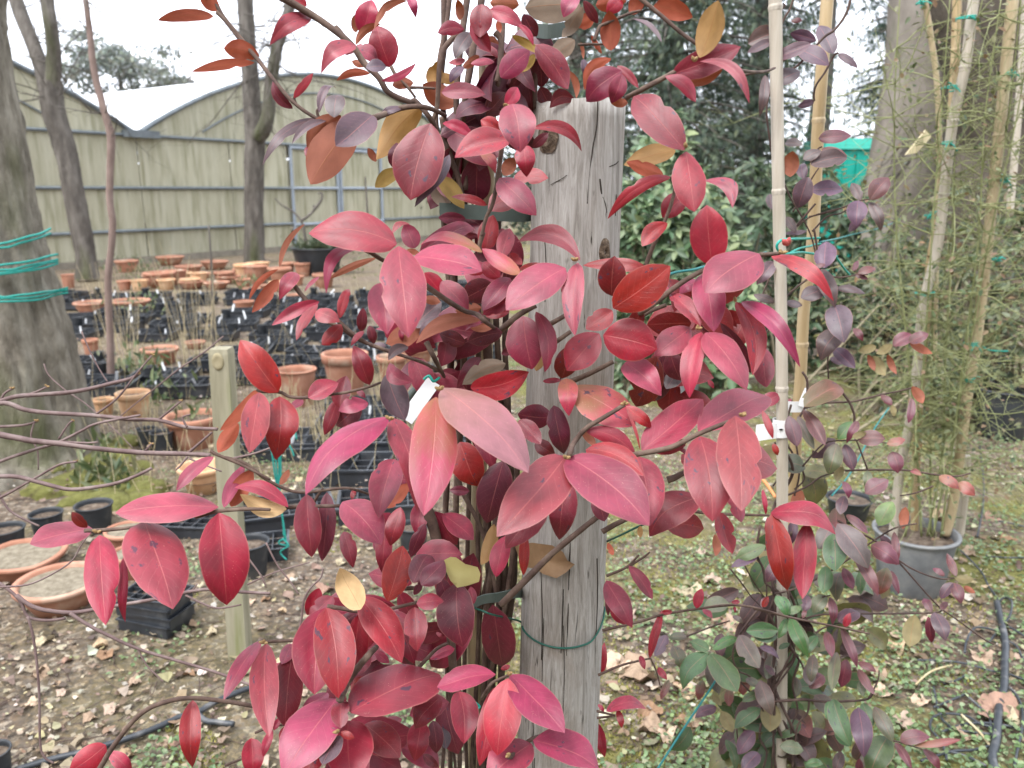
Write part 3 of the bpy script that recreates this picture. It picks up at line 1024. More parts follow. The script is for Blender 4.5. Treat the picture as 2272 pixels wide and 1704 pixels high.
# ------------------------------------------------------------------ leaves
def leaf_material():
    m = bpy.data.materials.new('glossy_winter_leaf')
    m.use_nodes = True
    nt = m.node_tree
    nt.nodes.clear()
    L = nt.links.new
    out = N(nt, 'ShaderNodeOutputMaterial')
    b = N(nt, 'ShaderNodeBsdfPrincipled')
    b.inputs['IOR'].default_value = 1.58
    b.inputs['Sheen Weight'].default_value = 0.03
    b.inputs['Sheen Roughness'].default_value = 0.45
    b.inputs['Sheen Tint'].default_value = (1, .8, .88, 1)
    uv = N(nt, 'ShaderNodeUVMap')
    sx = N(nt, 'ShaderNodeSeparateXYZ')
    L(uv.outputs[0], sx.inputs[0])              # x: -1..1 across, y: 0..1 along
    oi = N(nt, 'ShaderNodeObjectInfo')
    # per leaf offset so that no two leaves share their marks
    ofs = N(nt, 'ShaderNodeVectorMath', operation='MULTIPLY_ADD')
    L(oi.outputs['Random'], ofs.inputs[0])
    ofs.inputs[1].default_value = (19, 23, 7)
    scl = N(nt, 'ShaderNodeMapping')
    scl.inputs['Scale'].default_value = (0.42, 1.0, 1)
    L(uv.outputs[0], scl.inputs[0])
    L(scl.outputs[0], ofs.inputs[2])
    def math_(op, a, b_=None, c=None):
        n = N(nt, 'ShaderNodeMath', operation=op)
        for i, v in enumerate((a, b_, c)):
            if v is None:
                continue
            if isinstance(v, (int, float)):
                n.inputs[i].default_value = v
            else:
                L(v, n.inputs[i])
        return n.outputs[0]
    def rng(v, a, b_, c=0.0, d=1.0):
        n = N(nt, 'ShaderNodeMapRange')
        n.inputs[1].default_value, n.inputs[2].default_value, n.inputs[3].default_value, n.inputs[4].default_value = a, b_, c, d
        L(v, n.inputs[0])
        return n.outputs[0]
    def mix(f, a, b_, blend='MIX'):
        n = N(nt, 'ShaderNodeMix', data_type='RGBA', blend_type=blend)
        for k, v in ((0, f), ('A', a), ('B', b_)):
            if isinstance(v, (int, float)):
                n.inputs[k].default_value = v
            elif isinstance(v, tuple):
                n.inputs[k].default_value = (*v, 1)
            else:
                L(v, n.inputs[k])
        return n.outputs['Result']
    def nois(scale, detail=4.0):
        n = N(nt, 'ShaderNodeTexNoise', Scale=scale, Detail=detail, Roughness=.6)
        L(ofs.outputs[0], n.inputs['Vector'])
        return n.outputs['Fac']
    ax = math_('ABSOLUTE', sx.outputs[0])
    # veins: a pale midrib and side veins swept towards the tip
    rib = rng(ax, 0.008, 0.036, 1.0, 0.0)
    vv = math_('MULTIPLY_ADD', sx.outputs[1], 9.0, math_('MULTIPLY', ax, -2.6))
    vv = math_('ADD', vv, math_('MULTIPLY', nois(3.0), .9))
    vv = math_('ABSOLUTE', math_('SUBTRACT', math_('FRACT', vv), .5))
    vein = rng(vv, 0.0, 0.07, 1.0, 0.0)
    vein = math_('MULTIPLY', vein, rng(ax, 0.75, 0.98, 1.0, 0.0))
    base = oi.outputs['Color']
    mott = nois(2.6, 6.0)
    hs = N(nt, 'ShaderNodeHueSaturation')
    L(rng(mott, .3, .7, .66, 1.3), hs.inputs['Value'])
    L(rng(oi.outputs['Random'], 0, 1, .492, .508), hs.inputs['Hue'])
    L(base, hs.inputs['Color'])
    col = hs.outputs[0]
    # a second tint near the stalk and along one half, per leaf
    at = N(nt, 'ShaderNodeAttribute', attribute_type='OBJECT', attribute_name='tint')
    am = N(nt, 'ShaderNodeAttribute', attribute_type='OBJECT', attribute_name='tint_amount')
    grad = rng(math_('ADD', sx.outputs[1], math_('MULTIPLY', mott, .9)), 1.15, 0.35)
    col = mix(math_('MULTIPLY', grad, am.outputs['Fac']), col, at.outputs['Color'])
    col = mix(math_('MULTIPLY', vein, .05), col, (0.7, 0.34, 0.28))
    col = mix(math_('MULTIPLY', rib, .26), col, (0.62, 0.20, 0.17))
    # dark blotches, each with a hard heart
    sp = nois(5.2, 3.0)
    blot = rng(sp, .635, .675)
    col = mix(math_('MULTIPLY', blot, math_('MULTIPLY', rng(oi.outputs['Random'], .3, .4), .85)), col, (0.04, 0.022, 0.045))
    # pale dust specks and scratches
    vo = N(nt, 'ShaderNodeTexVoronoi', Scale=34.0)
    L(ofs.outputs[0], vo.inputs['Vector'])
    spk = math_('MULTIPLY', rng(vo.outputs['Distance'], .05, .13, 1.0, 0.0), rng(nois(7.0), .48, .56))
    col = mix(math_('MULTIPLY', spk, .6), col, (0.72, 0.52, 0.36))
    # the margin is a little browner, with an edge highlight painted into it
    col = mix(math_('MULTIPLY', rng(ax, .94, 1.0), .4), col, (0.42, 0.19, 0.15))
    # underside
    bk = N(nt, 'ShaderNodeAttribute', attribute_type='OBJECT', attribute_name='under')
    hb = N(nt, 'ShaderNodeHueSaturation')
    L(rng(mott, .3, .7, .82, 1.18), hb.inputs['Value'])
    L(bk.outputs['Color'], hb.inputs['Color'])
    back = mix(math_('MULTIPLY', rib, .5), hb.outputs[0], (0.30, 0.12, 0.05))
    back = mix(math_('MULTIPLY', vein, .12), back, (0.3, 0.12, 0.05))
    geo = N(nt, 'ShaderNodeNewGeometry')
    fin = mix(geo.outputs['Backfacing'], col, back)
    L(fin, b.inputs['Base Color'])
    L(rng(geo.outputs['Backfacing'], 0, 1, .47, .65), b.inputs['Roughness'])
    L(rng(geo.outputs['Backfacing'], 0, 1, .46, .25), b.inputs['Specular IOR Level'])
    hgt = math_('ADD', math_('MULTIPLY', vein, -.35), math_('MULTIPLY', rib, -1.0))
    hgt = math_('ADD', hgt, math_('MULTIPLY', nois(14.0), .5))
    bp = N(nt, 'ShaderNodeBump', Strength=.22, Distance=.0010)
    L(hgt, bp.inputs['Height'])
    L(bp.outputs[0], b.inputs['Normal'])
    tr = N(nt, 'ShaderNodeBsdfTranslucent')
    hs2 = N(nt, 'ShaderNodeHueSaturation', Saturation=1.25, Value=1.15)
    L(fin, hs2.inputs['Color'])
    L(hs2.outputs[0], tr.inputs['Color'])
    ms = N(nt, 'ShaderNodeMixShader')
    ms.inputs[0].default_value = .12
    L(b.outputs[0], ms.inputs[1])
    L(tr.outputs[0], ms.inputs[2])
    L(ms.outputs[0], out.inputs[0])
    return m
M_LEAF = leaf_material()
UNDER = (0.33, 0.12, 0.065)
#        front colour, default up-tilt, underside showing, underside colour, tint, tint amount
KINDS = {
    'r': ((.25, .007, .020), 13, 0, UNDER, None, 0), 'p': ((.235, .022, .044), 40, 0, UNDER, None, 0), 'b': ((.26, .004, .010), -3, 0, UNDER, None, 0),
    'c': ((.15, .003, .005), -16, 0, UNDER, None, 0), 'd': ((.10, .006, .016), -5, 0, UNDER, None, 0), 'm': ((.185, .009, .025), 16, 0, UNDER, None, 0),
    'u': ((.078, .040, .052), 34, 0, (.30, .16, .13), None, 0), 'o': ((.25, .02, .03), 0, 1, (.30, .105, .065), None, 0), 'q': ((.25, .02, .03), 0, 1, (.31, .078, .045), None, 0),
    't': ((.3, .03, .03), 10, 1, (.33, .19, .075), None, 0), 'k': ((.3, .03, .03), 12, 1, (.55, .37, .19), None, 0), 's': ((.32, .024, .045), 38, 0, UNDER, (.40, .22, .06), .55),
    'y': ((.20, .14, .04), 5, 1, (.26, .17, .05), None, 0), 'n': ((.16, .12, .09), 5, 1, (.2, .15, .11), None, 0), 'v': ((.29, .026, .052), 38, 0, UNDER, (.25, .19, .05), .7),
    'P': ((.27, .085, .10), 54, 0, UNDER, (.38, .25, .10), .25),
    'z': ((.105, .022, .032), 24, 0, (.2, .11, .07), (.09, .05, .03), .5),
    'a': ((.20, .055, .04), 20, 0, (.26, .12, .06), (.24, .15, .06), .6),
    'g': ((.055, .105, .035), 25, 0, (.17, .19, .08), None, 0), 'w': ((.085, .075, .05), 25, 0, (.2, .18, .09), (.10, .045, .055), .6), 'l': ((.125, .15, .07), 20, 0, (.2, .18, .08), None, 0),
    'x': ((.07, .028, .036), 12, 0, (.2, .12, .09), None, 0), 'e': ((.14, .11, .03), 10, 1, (.20, .165, .08), None, 0), 'f': ((.16, .045, .035), 10, 0, (.24, .13, .06), (.06, .1, .03), .7),
}
LEAVES = {}
def leaf_mesh(B, T, n, wpx, m, fold, arch, bend, tw, curl, seed, nlen, ncr):
    a = T - B
    Ln = a.length
    if Ln < 1e-4:
        return None
    bs = n.cross(a).normalized()
    mid = (B + T) / 2
    p0, p1 = proj(mid - bs * .005), proj(mid + bs * .005)
    q0, q1 = proj(B), proj(T)
    ax = Vector((q1[0] - q0[0], q1[1] - q0[1])).normalized()
    sv = Vector((p1[0] - p0[0], p1[1] - p0[1]))
    perp = abs(sv.x * ax.y - sv.y * ax.x) / .01
    W = wpx / max(perp, 1.0)
    W = min(W, 0.82 * Ln)
    rr = random.Random(seed)
    ph = rr.uniform(0, 6)
    asym = rr.uniform(-.07, .07)
    V, UVs = [], []
    e = rr.uniform(.56, .74)
    notch = (rr.uniform(.25, .85), rr.choice((-1, 1)), rr.uniform(.15, .5)) if rr.random() < .22 else None
    lpx = math.hypot(q1[0] - q0[0], q1[1] - q0[1])
    W = min(W * 1.09, (.5 if lpx < 45 else (.7 if lpx < 110 else .86)) * Ln)
    cam_ = rr.uniform(.06, .34)
    for i in range(nlen + 1):
        t = i / nlen
        # ovate-elliptic outline with a drawn-out tip
        h = (max(t, 0) ** e) * (max(1 - t, 0) ** .7)
        h /= (e / (e + .7)) ** e * (.7 / (e + .7)) ** .7
        if t > .78:
            h *= 1 - .35 * ((t - .78) / .22) ** 1.2 * (1 - (t - .78) / .22 * .4)
        hw = W / 2 * max(h, .035 if t < .5 else .006)
        c = B + a * t + bs * (bend * Ln * 4 * t * (1 - t)) + m * (arch * Ln * 4 * t * (1 - t))
        if t > .6:
            c = c - m * (curl * Ln * ((t - .6) / .4) ** 2)
        th = tw * (t - .4)
        side = bs * math.cos(th) + m * math.sin(th)
        upn = m * math.cos(th) - bs * math.sin(th)
        for j in range(ncr + 1):
            s = 2 * j / ncr - 1
            ss = abs(s)
            wav = .05 * math.sin(t * 9 + ph + (2 if s > 0 else 0)) * ss ** 2
            rise = math.sin(fold) * ss - cam_ * ss * ss + wav
            k = (1 + asym) if s > 0 else (1 - asym)
            if notch and s * notch[1] > 0:
                k *= 1 - notch[2] * math.exp(-((t - notch[0]) / .05) ** 2) * ss
            k *= 1 + .045 * ss * noise.noise(Vector((t * 7, s * 2, seed * .37)))
            V.append(c + side * (s * hw * k) + upn * (hw * rise))
            UVs.append((s, t))
    F = []
    flip = bs.cross(a).dot(m) < 0
    for i in range(nlen):
        for j in range(ncr):
            q = (i * (ncr + 1) + j, i * (ncr + 1) + j + 1, (i + 1) * (ncr + 1) + j + 1, (i + 1) * (ncr + 1) + j)
            F.append(q)
    # make the upper face point along m
    f = F[len(F) // 2]
    nn = (V[f[1]] - V[f[0]]).cross(V[f[3]] - V[f[0]])
    if nn.dot(m) < 0:
        F = [tuple(reversed(f)) for f in F]
    return V, F, UVs

def add_leaf(root, bx, by, tx, ty, w, kind, depth, opts, seed, detail=(16, 6)):
    front, k0, under, ucol, tint, tam = KINDS[kind]
    rr = random.Random(seed * 7 + 1)
    k = opts.get('k', k0 + rr.uniform(-7, 7))
    s = opts.get('s', rr.uniform(-14, 14))
    B = P(bx, by, depth)
    v = (CAM - B).normalized()
    u = (UP - v * UP.dot(v)).normalized()
    r = (RIGHT - v * RIGHT.dot(v)).normalized()
    n = (v + u * math.tan(R(k)) + r * math.tan(R(s))).normalized()
    d = ray(tx, ty)
    den = d.dot(n)
    T = CAM + d * ((B - CAM).dot(n) / den)
    # do not let a steep leaf run away in depth
    lim = 0.085
    dd = (T - CAM).dot(FWD) - depth
    if abs(dd) > lim:
        T = P(tx, ty, depth + math.copysign(lim, dd))
        a = (T - B).normalized()
        n = (n - a * n.dot(a)).normalized()
    a = (T - B)
    n = (n - a.normalized() * n.dot(a.normalized())).normalized()
    if n.dot(v) < 0:
        n = -n
    m = -n if under else n
    bs = n.cross(a).normalized()
    bend = 0.0
    if 'h' in opts:
        bend = opts['h'] * (1 if bs.dot(UP) > 0 else -1)
    elif 'e' in opts:
        bend = opts['e'] * (1 if bs.dot(RIGHT) > 0 else -1)
    else:
        bend = rr.uniform(-.035, .035)
    fold = R(opts.get('f', rr.uniform(5, 24)))
    arch = opts.get('a', rr.uniform(.02, .10))
    curl = opts.get('c', rr.uniform(0, .38) if rr.random() < .6 else rr.uniform(-.12, .1))
    tw = R(opts.get('t', rr.uniform(-34, 34)))
    if w > 72:            # the big leaves lie flatter
        if 'c' not in opts:
            curl = rr.uniform(0, .09)
        if 't' not in opts:
            tw = R(rr.uniform(-11, 11))
    g = leaf_mesh(B, T, n, w, m, fold, arch, bend, tw, curl, seed, *detail)
    if g is None:
        return None
    V, F, UVs = g
    me = mesh('leaf', [q - B for q in V], F, True, None, UVs)
    me.materials.append(M_LEAF)
    o = link('leaf', me, None, root, B - root.location)
    j = 1 + rr.uniform(-.16, .16)
    o.color = (front[0] * j, front[1] * j * rr.uniform(.8, 1.3), front[2] * j * rr.uniform(.8, 1.25), 1)
    o['under'] = [ucol[0] * j, ucol[1] * j, ucol[2] * j]
    o['tint'] = list(tint or (.2, .1, .03))
    o['tint_amount'] = float(tam)
    return o

def parse_leaves(root, text, depth_of, seed0=0, maxn=300):
    n = 0
    for line in text.strip().splitlines():
        f = line.split()
        if not f or f[0].startswith('#'):
            continue
        t = f[0]
        bx, by = px(t, float(f[1]), float(f[2]))
        tx, ty = px(t, float(f[3]), float(f[4]))
        s = 500 / 1659 if t in TILES else (600 / 1659 if t in TILES2 else 1)
        w = float(f[5]) * s
        opts = {}
        for q in f[8:]:
            kk, vv = q.split('=')
            opts[kk] = float(vv)
        n += 1
        add_leaf(root, bx, by, tx, ty, w, f[6], depth_of(float(f[7]), (by + ty) / 2), opts, seed0 + n)
    return n
def vine_depth(d, y):
    return (0.93 - (93 - d) / 100 * 0.8) * (1 + max(-60, (y - 235)) / 1425 * 0.204)

def stems_from(root, text, depth_of, m, sides=7, jitter=0.12, name='stem'):
    """each line: tile radius_mm depth  x,y[,depth] x,y ..."""
    for i, line in enumerate(text.strip().splitlines()):
        f = line.split()
        if not f or f[0].startswith('#'):
            continue
        t, rad, d0 = f[0], float(f[1]) / 1000, float(f[2])
        pts = []
        n = len(f) - 3
        for k, q in enumerate(f[3:]):
            c = [float(v) for v in q.split(',')]
            x, y = px(t, c[0], c[1])
            d = c[2] if len(c) > 2 else d0
            pts.append((P(x, y, depth_of(d, y)), rad * (1.0 - 0.3 * k / max(1, n - 1))))
        tube(name, pts, m, root, sides, 5, jitter, seed=i)
